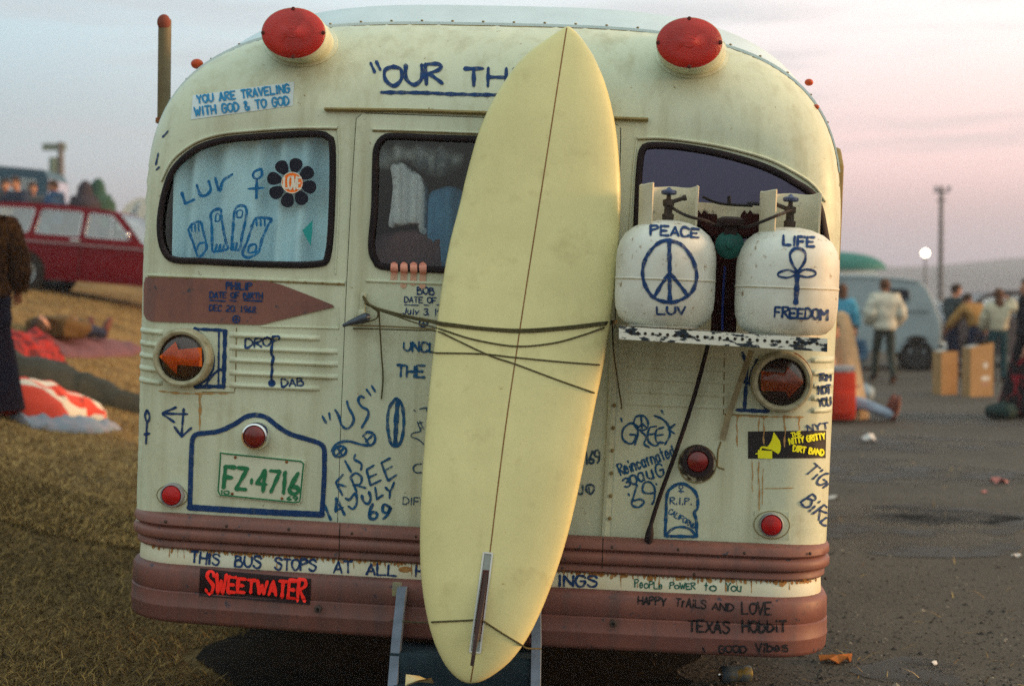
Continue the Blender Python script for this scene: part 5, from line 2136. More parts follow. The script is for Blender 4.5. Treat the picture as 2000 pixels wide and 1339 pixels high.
c = P(816, 1342, -.36)
q = MB()
q.add([(-.040, -.02, 0), (.005, -.03, .022), (.048, -.02, .030), (.050, .02, .004), (.0, .03, .020), (-.045, .02, .026), (.0, .0, .012)], [(0, 1, 6), (1, 2, 6), (2, 3, 6), (3, 4, 6), (4, 5, 6), (5, 0, 6)])
q.add([(-.040, -.02, -.004), (.005, -.03, .018), (.048, -.02, .026), (.050, .02, .0), (.0, .03, .016), (-.045, .02, .022), (.0, .0, .008)], [(0, 1, 6), (1, 2, 6), (2, 3, 6), (3, 4, 6), (4, 5, 6), (5, 0, 6)])
tag(q.build("paper_scrap", mat("cream_scrap", (.62, .55, .33), .8, (.5, .36, .12), 30), mw=BM @ Matrix.Translation(c + Vector((0, 0, .012))), smooth=False), "crumpled cream scrap lying on the lower step tread beside the surfboard tail", "litter")

# flank windows and wheel arches, seen only from a step to the side
for sgn in (-1, 1):
    for k in range(4):
        y0 = .95 + k * 1.24
        loop = [(y0 + .5 + .5 * math.copysign(abs(math.cos(t)) ** .35, math.cos(t)), 1.72 + .21 * math.copysign(abs(math.sin(t)) ** .35, math.sin(t))) for t in np.linspace(0, 2 * math.pi, 32, endpoint=False)]
        q = MB()
        q.tube([(sgn * 1.297, a, b) for a, b in loop], .013, 6, True)
        g = q.build("flank_window_gasket", M_rubber, bus)
        q = MB()
        q.add([(sgn * 1.298, a, b) for a, b in loop], [tuple(range(32))])
        q.build("window_pane", mat("flank_glass", (.03, .032, .045), .12, spec=.5), g, smooth=False)
    for wy in (1.9, 5.3):
        q = MB()
        q.lathe([(.56, -.004), (.56, .004), (.001, .004)], (sgn * 1.296, wy, .50), Matrix.Rotation(rad(90), 3, 'Y'), 32)
        q.v = [p for p in q.v]
        q.build("wheel_arch", M_dark, bus, smooth=False)
        wheel(bus, (sgn * 1.24, wy, .47), .46, .14, .24)

# ================================================================== GROUND
def grid_mesh(name, xs, ys, zf, m):
    vs = [(x, y, zf(x, y)) for y in ys for x in xs]
    n = len(xs)
    fs = [(j * n + i, j * n + i + 1, (j + 1) * n + i + 1, (j + 1) * n + i) for j in range(len(ys) - 1) for i in range(n - 1)]
    me = bpy.data.meshes.new(name)
    me.from_pydata(vs, [], fs)
    me.materials.append(m)
    for p in me.polygons:
        p.use_smooth = True
    o = bpy.data.objects.new(name, me)
    COL.objects.link(o)
    return o


M_soil = mat("dry_grass_soil", (.24, .145, .052), .95, (.12, .078, .032), 1.6, .38, .68, .6, 30, spec=.1, col3=(.06, .055, .035), n3=5, lo3=.58, hi3=.75)
M_asph = mat("dusty_asphalt", (.080, .071, .059), .92, (.052, .046, .038), .9, .35, .7, .7, 45, spec=.2, col3=(.15, .135, .115), n3=60, lo3=.62, hi3=.72)
xs = sorted(set([round(float(x), 3) for x in np.concatenate([-np.geomspace(20, 900, 22), np.linspace(-20, 4, 145), np.linspace(4, 30, 20), np.geomspace(30, 900, 20)])]))
ys = sorted(set([round(float(y), 3) for y in np.concatenate([np.linspace(-12, 2, 8), np.linspace(2, 50, 120), np.geomspace(50, 900, 24)])]))


def gz(x, y):
    return ground_h(x, y) + (.02 * math.sin(x * 1.7 + y * .9) * math.sin(y * 1.3 - x * .4) if x < -1 else 0)


gr = grid_mesh("ground", xs, ys, gz, M_soil)
tag(gr, "dry grass bank and field", kind="structure")
# asphalt lot laid just above, with a ragged edge that runs under the bus
ay = [-10, 0] + [float(v_) for v_ in np.linspace(2, 60, 90)] + [80, 120, 200]
vs, fs = [], []
ax = [0, .15, .5, 1, 2, 4, 8, 16, 32, 64, 140]
for y in ay:
    e = -.55 + .35 * math.sin(y * .8) + .18 * math.sin(y * 2.3 + 1) + .1 * math.sin(y * 5.1)
    for x in ax:
        vs.append((e + x, y, max(.004, gz(e + x, y) + .004)))
n = len(ax)
fs = [(j * n + i, j * n + i + 1, (j + 1) * n + i + 1, (j + 1) * n + i) for j in range(len(ay) - 1) for i in range(n - 1)]
me = bpy.data.meshes.new("asphalt_lot")
me.from_pydata(vs, [], fs)
me.materials.append(M_asph)
o = bpy.data.objects.new("asphalt_lot", me)
COL.objects.link(o)
tag(o, "worn grey asphalt of the parking lot", kind="structure")
# damp patches and tar on the lot
q = MB()
for (u, v_, a, b) in ((1740, 1035, 1.0, .30), (1700, 920, 1.3, .35), (1830, 1010, .6, .15), (1730, 865, 1.2, .3), (1790, 1325, .22, .08), (1890, 820, 1.5, .3)):
    dep = 1.55 * FPX / (v_ - 575)
    c = W(u, v_, dep)
    pts = [(c.x + a * math.cos(t) * (1 + .25 * math.sin(3 * t + u)), c.y + b * 3 * math.sin(t) * (1 + .2 * math.sin(2 * t + v_)), .0085) for t in np.linspace(0, 2 * math.pi, 30, endpoint=False)]
    q.add(pts, [tuple(range(30))])
M_damp = bpy.data.materials.new("damp_asphalt")
M_damp.use_nodes = True
t_ = M_damp.node_tree
b_ = t_.nodes["Principled BSDF"]
b_.inputs["Base Color"].default_value = (.035, .033, .031, 1)
b_.inputs["Roughness"].default_value = .7
nz = t_.nodes.new("ShaderNodeTexNoise")
nz.inputs["Scale"].default_value = 2.2
nz.inputs["Detail"].default_value = 7
tcn = t_.nodes.new("ShaderNodeTexCoord")
t_.links.new(tcn.outputs["Object"], nz.inputs["Vector"])
rr_ = ramp(t_, [(.44, (0, 0, 0)), (.62, (.75, .75, .75))])
t_.links.new(nz.outputs["Fac"], rr_.inputs[0])
t_.links.new(rr_.outputs[0], b_.inputs["Alpha"])
tag(q.build("damp_stain", M_damp, smooth=False), "damp dark stains on the asphalt lot", kind="structure")

# near-black ground patch that paints the deep shade under the bus
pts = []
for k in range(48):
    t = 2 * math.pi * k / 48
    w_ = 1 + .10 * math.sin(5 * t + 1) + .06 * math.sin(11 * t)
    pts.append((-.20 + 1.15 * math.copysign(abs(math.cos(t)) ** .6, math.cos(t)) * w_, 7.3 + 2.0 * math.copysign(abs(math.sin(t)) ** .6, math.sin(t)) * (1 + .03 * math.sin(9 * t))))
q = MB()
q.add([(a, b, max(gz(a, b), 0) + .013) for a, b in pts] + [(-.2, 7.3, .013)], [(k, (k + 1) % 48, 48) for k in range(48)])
tag(q.build("under_bus_shade", mat("under_bus_shade", (.010, .009, .008), .95, (.022, .019, .015), 9, bump=.6, bscale=30, spec=.05), smooth=False), "shade under the bus painted as a near-black ground patch", kind="structure")

# ---------------------------------------------------- dry grass blades (one mass nobody could count)
def blade_field(name, n, region, lmin, lmax, wd, m, flat=.5, seed=3):
    r = np.random.default_rng(seed)
    x, y = region(r, n)
    n = len(x)
    z = np.array([gz(float(a), float(b)) for a, b in zip(x, y)]) + .002
    az_ = r.uniform(0, 2 * np.pi, n)
    ln = r.uniform(lmin, lmax, n)
    lean = r.uniform(.25, 1.0, n) * flat + r.uniform(0, .25, n)
    dx, dy = np.cos(az_), np.sin(az_)
    ww = wd * r.uniform(.6, 1.4, n) * (1 + y * .035)
    co = np.zeros((n, 5, 3))
    for k, (t, wv) in enumerate(((0, 1), (0, -1), (.5, .8), (.5, -.8), (1, 0))):
        hor = ln * (lean * t + .25 * t * t)
        ver = ln * np.maximum(.05, (1.05 - lean)) * (t - .35 * t * t)
        co[:, k, 0] = x + dx * hor - dy * ww * wv
        co[:, k, 1] = y + dy * hor + dx * ww * wv
        co[:, k, 2] = z + ver
    me = bpy.data.meshes.new(name)
    me.vertices.add(n * 5)
    me.vertices.foreach_set("co", co.reshape(-1))
    lt = np.array([4, 3])
    idx = np.array([0, 1, 3, 2, 2, 3, 4])
    loops = (np.arange(n)[:, None] * 5 + idx[None]).reshape(-1)
    me.loops.add(n * 7)
    me.loops.foreach_set("vertex_index", loops)
    me.polygons.add(n * 2)
    tot = np.tile(lt, n)
    st_ = np.concatenate([[0], np.cumsum(tot)[:-1]])
    me.polygons.foreach_set("loop_start", st_)
    me.update(calc_edges=True)
    me.validate()
    me.materials.append(m)
    o = bpy.data.objects.new(name, me)
    COL.objects.link(o)
    return tag(o, None, None, None, "stuff")


def rnd_mat(name, stops, rough=.9):
    m = bpy.data.materials.new(name)
    m.use_nodes = True
    t = m.node_tree
    g = t.nodes.new("ShaderNodeNewGeometry")
    r = ramp(t, stops)
    t.links.new(g.outputs["Random Per Island"], r.inputs[0])
    b = t.nodes["Principled BSDF"]
    t.links.new(r.outputs[0], b.inputs["Base Color"])
    b.inputs["Roughness"].default_value = rough
    b.inputs["Specular IOR Level"].default_value = .15
    return m


M_blade = rnd_mat("dry_grass_blade", [(0, (.085, .06, .024)), (.3, (.23, .14, .045)), (.7, (.43, .27, .088)), (1, (.55, .38, .15))])
M_blade2 = rnd_mat("vignetted_grass_blade", [(0, (.028, .020, .009)), (.4, (.10, .064, .022)), (.8, (.22, .142, .046)), (1, (.40, .265, .09))])  # near blades: darker olive, with lens vignetting put into the colour


def reg_far(r, n):
    y = 8.0 + 17 * r.random(n) ** 1.4
    x = -y * .38 + (y * .38 - .9 - .35 * (y < 13)) * r.random(n)
    k = (x < -.9)
    return x[k], y[k]


def reg_near(r, n):
    y = 4.6 + 4.6 * r.random(n) ** 1.0
    x = -y * .40 + (y * .40 - .25) * r.random(n)
    k = ~((x > -1.25 + .15 * np.sin(y * 6)) & (y > 5.4)) & ((np.sin(x * 3.1 + y * 1.3) + np.sin(x * 7.3 - y * 5.1) + r.normal(0, 1.0, n)) > -1.3)
    return x[k], y[k]


blade_field("dry_grass", 60000, reg_far, .04, .11, .0022, M_blade, .8, 3)
blade_field("grass", 90000, reg_near, .03, .10, .0016, M_blade2, .85, 4)
# loose gravel and straw on the lot
def reg_stone(r, n):
    y = 5.4 + 7 * r.random(n) ** 2.6
    x = -.2 + (y * .40) * r.random(n) ** 1.3
    return x, y


r_ = np.random.default_rng(8)
sx, sy = reg_stone(r_, 11000)
q = MB()
for a, b in zip(sx, sy):
    a, b = float(a), float(b)
    s = float(r_.uniform(.0025, .009)) * (1 if r_.random() < .93 else 2.0)
    k = len(q.v)
    an = float(r_.uniform(0, 6))
    pts = []
    for i in range(5):
        t = an + i * 1.2566
        pts.append((a + s * math.cos(t) * r_.uniform(.7, 1.2), b + s * math.sin(t) * r_.uniform(.7, 1.2), .004))
    pts.append((a, b, .004 + s * float(r_.uniform(.5, .9))))
    q.add(pts, [(i, (i + 1) % 5, 5) for i in range(5)])
me = bpy.data.meshes.new("gravel")
me.from_pydata([tuple(p) for p in q.v], [], q.f)
me.materials.append(rnd_mat("gravel_stone", [(0, (.02, .02, .022)), (.5, (.055, .052, .05)), (.85, (.10, .095, .085)), (1, (.22, .20, .17))]))
o = bpy.data.objects.new("gravel", me)
COL.objects.link(o)
tag(o, kind="stuff")


def reg_straw(r, n):
    y = 5.6 + 12 * r.random(n) ** 1.6
    x = .3 + (y * .40) * r.random(n)
    return x, y


blade_field("loose_straw", 420, reg_straw, .04, .16, .0016, M_blade, 1.0, 9)

# ================================================================== PEOPLE
M_skin = mat("skin", (.46, .24, .16), .55, (.40, .19, .12), 12)
dg_get = bpy.context.evaluated_depsgraph_get


def skin_mesh(chains, sub=2, extra=None):
    """chains: lists of (point, radius[, radius2]); points that coincide are shared. Returns (verts, faces)."""
    vs, rs, es, idx = [], [], [], {}
    for ch in chains:
        last = None
        for it in ch:
            p = Vector(it[0])
            k = tuple(round(c, 4) for c in p)
            if k not in idx:
                idx[k] = len(vs)
                vs.append(p)
                rs.append((it[1], it[2] if len(it) > 2 else it[1]))
            i = idx[k]
            if last is not None and last != i:
                es.append((last, i))
            last = i
    me = bpy.data.meshes.new("tmp_skin")
    me.from_pydata([tuple(p) for p in vs], es, [])
    ob = bpy.data.objects.new("tmp_skin", me)
    COL.objects.link(ob)
    m = ob.modifiers.new("s", 'SKIN')
    m.use_smooth_shade = True
    for i, sv in enumerate(me.skin_vertices[0].data):
        sv.radius = rs[i]
        sv.use_root = (i == 0)
    ss = ob.modifiers.new("u", 'SUBSURF')
    ss.levels = sub
    dg = dg_get()
    ev = ob.evaluated_get(dg)
    tm = ev.to_mesh()
    V = [v.co.copy() for v in tm.vertices]
    F = [tuple(p.vertices) for p in tm.polygons]
    ev.to_mesh_clear()
    bpy.data.objects.remove(ob)
    bpy.data.meshes.remove(me)
    return V, F


J0 = dict(pelvis=(0, 0, .95), waist=(0, 0, 1.08), chest=(0, .01, 1.30), neck=(0, 0, 1.47), head=(0, .02, 1.62),
          shL=(-.18, 0, 1.41), elL=(-.24, -.02, 1.14), wrL=(-.25, .06, .90), haL=(-.25, .09, .82),
          shR=(.18, 0, 1.41), elR=(.24, -.02, 1.14), wrR=(.25, .06, .90), haR=(.25, .09, .82),
          hiL=(-.09, 0, .90), knL=(-.10, .02, .49), anL=(-.10, -.02, .09), toL=(-.11, .15, .035),
          hiR=(.09, 0, .90), knR=(.10, .02, .49), anR=(.10, -.02, .09), toR=(.11, .15, .035))


def person(mw, label, jacket, trousers, hair, pose=None, long_hair=0.0, coat=0.0, shoes=None, face=None, group=None, bulk=1.0, jname="jacket", hood=False, skirt=False, tname="trousers", nod=0.0):
    J = {k: Vector(v) for k, v in J0.items()}
    for k, v in (pose or {}).items():
        J[k] = Vector(v)
    o = empty("person", mw, label, "person", group)
    hd = J['head']
    up = (hd - J['neck']).normalized()
    chains = [[(J['pelvis'], .135, .10), (J['waist'], .12, .09), (J['chest'], .145, .10), (J['neck'], .065), (J['neck'].lerp(hd, .45), .052), (hd - up * .04, .06)]]
    for s in 'LR':
        hand, wr = J['ha' + s], J['wr' + s]
        chains.append([(J['chest'], .145, .10), (J['sh' + s], .062), (J['el' + s], .044), (wr, .029), (wr.lerp(hand, .55), .032, .02)])
        d = (hand - wr).normalized()
        sd_ = d.cross(Vector((0, 0, 1)) if abs(d.z) < .8 else Vector((0, 1, 0))).normalized()
        root = wr.lerp(hand, .55)
        for i, (off, ln) in enumerate(((-.026, .062), (-.009, .074), (.009, .070), (.026, .056))):
            kb = root + d * .035 + sd_ * off
            chains.append([(root, .032, .02), (kb, .0085), (kb + d * ln * .55, .0078), (kb + d * ln + sd_.cross(d) * .018, .0065)])
        th = root + sd_ * -.034 - d * .005
        chains.append([(root, .032, .02), (th, .010), (th + d * .04 - sd_ * .012, .008)])
        chains.append([(J['pelvis'], .135, .10), (J['hi' + s], .085), (J['kn' + s], .058), (J['an' + s], .040), (J['an' + s].lerp(J['to' + s], .5), .036), (J['to' + s], .03)])
    V, F = skin_mesh(chains, 1)
    q = MB()
    q.add(V, F)
    # head with nose, eyes, mouth and ears
    fwd = Vector(face or (0, 1, 0)).normalized()
    rt = fwd.cross(up).normalized()
    f2 = up.cross(rt).normalized()
    Mh = Matrix((rt, f2, up)).transposed()

    def shape(p, d):
        p = p.copy()
        if d.z < -.2:
            p.x *= 1 + .28 * (d.z + .2)
            p.y += .012 * (-d.z - .2)
        if d.y > .75 and -.35 < d.z < .12:
            p.y += .020 * max(0, 1 - abs(d.x) * 5)
        if d.y > .6 and .05 < d.z < .3 and .2 < abs(d.x) < .5:
            p.y -= .008
        return p
    q.ell(hd + up * .015, (.077, .096, .118), Mh, 24, 16, shape)
    for s in (-1, 1):
        q.ell(hd + up * .01 + rt * (.078 * s) - f2 * .005, (.010, .022, .032), Mh, 8, 6)
    q.build("body", M_skin, o)
    for s in (-1, 1):
        q = MB()
        q.ell(hd + up * .035 + rt * (.030 * s) + f2 * .086, (.012, .008, .007), Mh, 8, 6)
        q.build("eye", mat("eye_dark", (.02, .015, .012), .3), o)
    q = MB()
    q.ell(hd - up * .045 + f2 * .088, (.022, .008, .006), Mh, 10, 6)
    q.build("mouth", mat("lip", (.30, .09, .075), .5), o)
    # hair
    q = MB()

    def hs(p, d):
        k = 1.0
        if d.y > .25 and d.z < .45:
            k = .80
        if d.z < -.35 and not long_hair:
            k = .82
        w = 1 + .05 * math.sin(d.x * 19 + d.z * 13) * math.sin(d.y * 17)
        return Vector((p.x * k * w, p.y * k * w, p.z * w))
    q.ell(hd + up * .035 - f2 * .012, (.094, .112, .118), Mh, 24, 16, hs)
    if long_hair:
        q.ell(hd - up * (.05 + long_hair * .5) - f2 * .055, (.088, .055, .10 + long_hair * .55), Mh, 18, 14, lambda p, d: p * (1 + .06 * math.sin(d.x * 22)))
    if hood:
        q.ell(hd - up * .02 - f2 * .03, (.12, .125, .17), Mh, 20, 12, hs)
    q.build("hair", hair, o)
    # jacket
    b = .026 * bulk
    hem = J['pelvis'].lerp(J['hiL'].lerp(J['hiR'], .5), .5)
    ch = [[(J['chest'], .160 + b, .115 + b), (J['waist'], .142 + b, .105 + b), (J['pelvis'], .152 + b, .115 + b)]]
    if coat:
        kn = J['knL'].lerp(J['knR'], .5)
        e = J['pelvis'].lerp(kn, coat)
        ch[0].append((e, .17 + b + .04 * coat, .14 + b + .03 * coat))
    ch.append([(J['chest'], .160 + b, .115 + b), (J['neck'] - up * .005, .080 + b * .5, .07 + b * .5), (J['neck'] + up * .035, .066 + b * .4)])
    for s in 'LR':
        ch.append([(J['chest'], .16 + b, .115 + b), (J['sh' + s], .076 + b), (J['sh' + s].lerp(J['el' + s], .5), .066 + b), (J['el' + s], .060 + b), (J['el' + s].lerp(J['wr' + s], .55), .054 + b), (J['wr' + s], .048 + b * .6)])
    V, F = skin_mesh(ch, 2)
    rp = random.Random(hash(label) % 1000 if False else len(label))
    ph = rp.random() * 9
    V = [p + Vector((math.sin(p.z * 37 + ph + p.x * 20), math.sin(p.z * 31 + 2 + ph), 0)) * .006 * bulk for p in V]
    q = MB()
    q.add(V, F)
    q.build(jname, jacket, o)
    # trousers
    ch = []
    for s in 'LR':
        ch.append([(J['pelvis'], .145, .112), (J['hi' + s], .100), (J['hi' + s].lerp(J['kn' + s], .5), .086), (J['kn' + s], .071), (J['kn' + s].lerp(J['an' + s], .55), .066), (J['an' + s], .064)])
    ch.append([(J['pelvis'], .145, .112), (J['waist'], .13, .10)])
    V, F = skin_mesh(ch, 2)
    V = [p + Vector((math.sin(p.z * 45 + ph), math.sin(p.z * 39 + 2 + ph), 0)) * .005 for p in V]
    q = MB()
    q.add(V, F)
    q.build(tname, trousers, o)
    if skirt:
        q = MB()
        q.lathe([(.17, .98), (.24, .7), (.33, .35), (.40, .08), (.38, .06)], (0, 0, 0), None, 28)
        q.build("skirt", skirt, o)
    # shoes
    for s in 'LR':
        a, t = J['an' + s], J['to' + s]
        d = (t - a)
        d = d.normalized() if d.length > .01 else Vector((0, 1, 0))
        u2 = Vector((0, 0, 1)) if abs(d.z) < .8 else (J['kn' + s] - a).normalized()
        r2 = d.cross(u2).normalized()
        u2 = r2.cross(d).normalized()
        Ms = Matrix((r2, d, u2)).transposed()
        q = MB()
        q.ell(a.lerp(t, .55) + u2 * .012, (.050, .145, .055), Ms, 16, 10, lambda p, dd: Vector((p.x, p.y, max(p.z, -.036) * (1 - .25 * max(0, dd.y)))))
        q.lathe([(.052, 0), (.050, .05), (.046, .10)], a - u2 * .02, Ms, 14)
        q.build("shoe", shoes or mat("dark_shoe", (.03, .022, .018), .6), o)
    return o


def stand(u, depth, heading, dz=0.0, scale=1.0):
    x = GX(u, depth)
    return Matrix.Translation((x, depth, ground_h(x, depth) + dz)) @ Matrix.Rotation(rad(heading), 4, 'Z') @ Matrix.Scale(scale, 4)


WALK = dict(anL=(-.09, .20, .12), knL=(-.10, .16, .50), toL=(-.10, .36, .06), anR=(.09, -.24, .13), knR=(.10, -.02, .50), toR=(.10, -.10, .035),
            elL=(-.27, -.06, 1.15), wrL=(-.20, .16, 1.02), haL=(-.15, .22, 1.02), elR=(.27, -.04, 1.15), wrR=(.20, .16, 1.0), haR=(.15, .22, 1.0))
HAIR_D = mat("dark_brown_hair", (.035, .02, .014), .7, (.06, .03, .018), 30)
HAIR_B = mat("brown_hair", (.11, .05, .025), .7, (.07, .03, .016), 30)
HAIR_F = mat("fair_hair", (.34, .20, .09), .7, (.24, .13, .06), 30)
C_white = mat("off_white_jacket", (.56, .54, .45), .9, (.44, .43, .36), 10, bump=.3, bscale=25)
C_blue = mat("light_blue_jacket", (.08, .34, .50), .85, (.06, .26, .40), 10)
C_jean = mat("dark_jeans", (.022, .026, .05), .9, (.035, .04, .07), 14)
C_green = mat("dark_green_trousers", (.045, .055, .045), .9, (.03, .035, .03), 12)
C_tan = mat("tan_jacket", (.34, .19, .06), .9, (.25, .13, .045), 8)
C_grey = mat("dark_grey_jacket", (.055, .07, .072), .9, (.04, .05, .05), 8)
C_navy = mat("navy_cloth", (.018, .028, .065), .9, (.012, .018, .04), 8)
C_black = mat("black_cloth", (.008, .008, .012), .95, (.014, .012, .016), 8)
M_fur = mat("shaggy_brown_fur", (.07, .030, .009), 1.0, (.018, .008, .005), 26, .38, .62, 1.0, 60, spec=.1)

# the man walking away in the off-white jacket
person(stand(1728, 24.6, 3, 0, 1.03), "person in an off-white jacket and dark trousers walking away across the lot", C_white, C_green, HAIR_B, WALK, bulk=2.5, jname="jacket", coat=.10)
# person in light blue, standing by the van
person(stand(1645, 26.5, -12, -.02, 1.0), "person in a light blue jacket standing near the pale van", C_blue, C_jean, HAIR_B, None, long_hair=.12, bulk=1.3)
SIT = dict(pelvis=(0, 0, .18), waist=(0, 0, .32), chest=(0, .04, .55), neck=(0, .08, .72), head=(0, .12, .87),
           shL=(-.18, .05, .66), elL=(-.25, .14, .42), wrL=(-.14, .32, .40), haL=(-.09, .39, .40), shR=(.18, .05, .66), elR=(.25, .14, .42), wrR=(.14, .32, .40), haR=(.09, .39, .40),
           hiL=(-.09, .06, .15), knL=(-.12, .46, .34), anL=(-.10, .84, .08), toL=(-.11, .93, .22), hiR=(.09, .06, .15), knR=(.12, .46, .34), anR=(.10, .84, .08), toR=(.11, .93, .22))
person(stand(1668, 25.6, 150, 0, 1.0), "person in a dark blue jacket crouched on the ground behind the light blue jacket", mat("mid_blue_jacket", (.05, .11, .19), .9, (.035, .08, .14), 9), C_navy, HAIR_D, SIT)
# group beyond the cardboard boxes
LEAN = dict(elR=(.25, .12, 1.18), wrR=(.16, .34, 1.10), haR=(.12, .42, 1.08), elL=(-.25, .12, 1.18), wrL=(-.16, .34, 1.10), haL=(-.12, .42, 1.08), head=(0, .05, 1.60))
person(stand(1862, 26.5, -75, 0, 1.0), "person with dark hair in a dark jacket standing sideways behind the smaller box", C_grey, C_navy, HAIR_D, LEAN, bulk=1.3)
person(stand(1908, 26.0, 20, -.02, .98), "person in a tan jacket bending over behind the taller box", C_tan, C_navy, HAIR_D, dict(LEAN, chest=(0, .10, 1.26), neck=(0, .18, 1.38), head=(0, .27, 1.48), shL=(-.18, .15, 1.34), shR=(.18, .15, 1.34), elL=(-.32, .26, 1.12), wrL=(-.36, .40, .95), haL=(-.36, .46, .88)), bulk=1.3)
person(stand(1950, 25.2, -10, -.04, .96), "person with long brown hair in a cream jumper raising an arm", mat("cream_jumper", (.50, .46, .34), .9, (.40, .37, .27), 9), mat("teal_trousers", (.015, .05, .06), .9), HAIR_B,
       dict(elR=(.34, .02, 1.36), wrR=(.16, .06, 1.58), haR=(.10, .06, 1.64), elL=(-.26, .05, 1.15), wrL=(-.22, .2, .98), haL=(-.2, .26, .94)), long_hair=.16, bulk=1.5)
# dark cloaked figure at the edge of the lot
M_redfleck = mat("black_cloth_with_red_flecks", (.010, .008, .010), .95, (.20, .008, .014), 9, .56, .64)
person(stand(2012, 17.9, 75, 0, 1.0), "person in a black cloak over a skirt flecked with red by the dark green bag", C_black, C_black, HAIR_D, dict(elL=(-.30, .02, 1.15), elR=(.30, .0, 1.15)), coat=.55, bulk=2.6, skirt=M_redfleck, jname="cloak", long_hair=.2)
q = MB()
c = W(1958, 792, 17.6)
c.z = ground_h(c.x, c.y)
q.ell((0, 0, .10), (.20, .17, .11), None, 20, 12, lambda p, d: p * (1 + .12 * math.sin(d.x * 7 + 1) * math.sin(d.y * 6)))
q.tube(catmull([Vector((-.08, -.05, .17)), Vector((-.02, -.08, .26)), Vector((.07, -.05, .17))], 5), .010, 6)
tag(q.build("shoulder_bag", mat("dark_green_canvas", (.012, .03, .03), .9, (.02, .04, .035), 9), mw=Matrix.Translation(c)), "dark green bag lying on the asphalt at the feet of the cloaked figure", "bag")

# person sitting on the ground with their legs out, half hidden by the bus
sx_ = GX(1632, 17.4)
SITR = dict(SIT, anL=(-.10, .80, .07), toL=(-.12, .84, .26), anR=(.12, .82, .07), toR=(.14, .87, .26), knL=(-.12, .44, .22), knR=(.14, .46, .22), head=(0, .10, 1.02), neck=(0, .05, .88), chest=(0, .02, .62), waist=(0, 0, .38), shL=(-.18, .03, .80), shR=(.18, .03, .80))
person(Matrix.Translation((sx_ - .18, 17.4, 0)) @ Matrix.Rotation(rad(-100), 4, 'Z') @ Matrix.Scale(1.06, 4), "person sitting on the asphalt in pale jeans and brown boots", mat("flesh_pink_coat", (.50, .28, .19), .85, (.40, .23, .15), 6),
       mat("pale_jeans", (.28, .36, .46), .9, (.2, .27, .36), 9), HAIR_D, SITR, shoes=mat("brown_boot", (.15, .045, .03), .55, (.09, .03, .02), 20), bulk=1.2)
q = MB()
pts = [(-.34, 0), (-.30, .45), (-.22, .90), (-.10, 1.22), (.02, 1.30), (.12, 1.08), (.22, .74), (.31, .38), (.40, .02)]
q.lathe([(.001, 1.34), (.07, 1.30), (.13, 1.12), (.20, .84), (.27, .5), (.34, .18), (.37, .02), (.35, 0)], (0, 0, 0), None, 32, (rad(10), rad(330)))
V = [p * 1.0 + Vector((.03 * math.sin(math.atan2(p.y, p.x) * 9), .03 * math.cos(math.atan2(p.y, p.x) * 8), 0)) * min(1, p.length) for p in q.v]
q.v = V
c = Vector((GX(1640, 17.75), 17.75, 0))
bl = q.build("blanket", mat("tan_blanket", (.46, .33, .20), .9, (.34, .25, .15), 7), mw=Matrix.Translation(c) @ Matrix.Rotation(rad(40), 4, 'Z'))
tag(bl, "tan blanket wrapped round the person sitting past the corner of the bus", "blanket")
q = MB()
q.box((0, 0, .31), (.34, .20, .60), None, .07)
q.box((0, -.12, .22), (.26, .07, .28), None, .03)
rk = q.build("rucksack", mat("red_nylon", (.52, .035, .012), .6, (.42, .025, .01), 8), mw=Matrix.Translation((GX(1644, 17.05), 17.05, .03)) @ Matrix.Rotation(rad(4), 4, 'Z'))
tag(rk, "bright red rucksack standing on the asphalt beside the sitting person", "rucksack")
q = MB()
q.lathe([(.14, -.005), (.14, .005)], (0, 0, .60), None, 20)
q.box((0, 0, .63), (.30, .20, .07), None, .03)
q.build("rucksack_lid", mat("grey_flap", (.30, .30, .32), .8), rk)
q = MB()
q.ell((0, 0, .11), (.16, .25, .13), None, 18, 12, lambda p, d: p * (1 + .1 * math.sin(d.y * 9)))
q.tube([(-.16, -.1, .11), (-.1, -.1, .21), (.02, -.1, .25), (.14, -.1, .14)], .012, 6)
tag(q.build("bedroll", mat("pale_blue_bedroll", (.30, .38, .44), .9, (.2, .26, .3), 9), mw=Matrix.Translation((GX(1682, 20.5), 20.5, .02)) @ Matrix.Rotation(rad(20), 4, 'Z')), "pale blue bedroll lying on the asphalt behind the tan blanket", "bedroll")

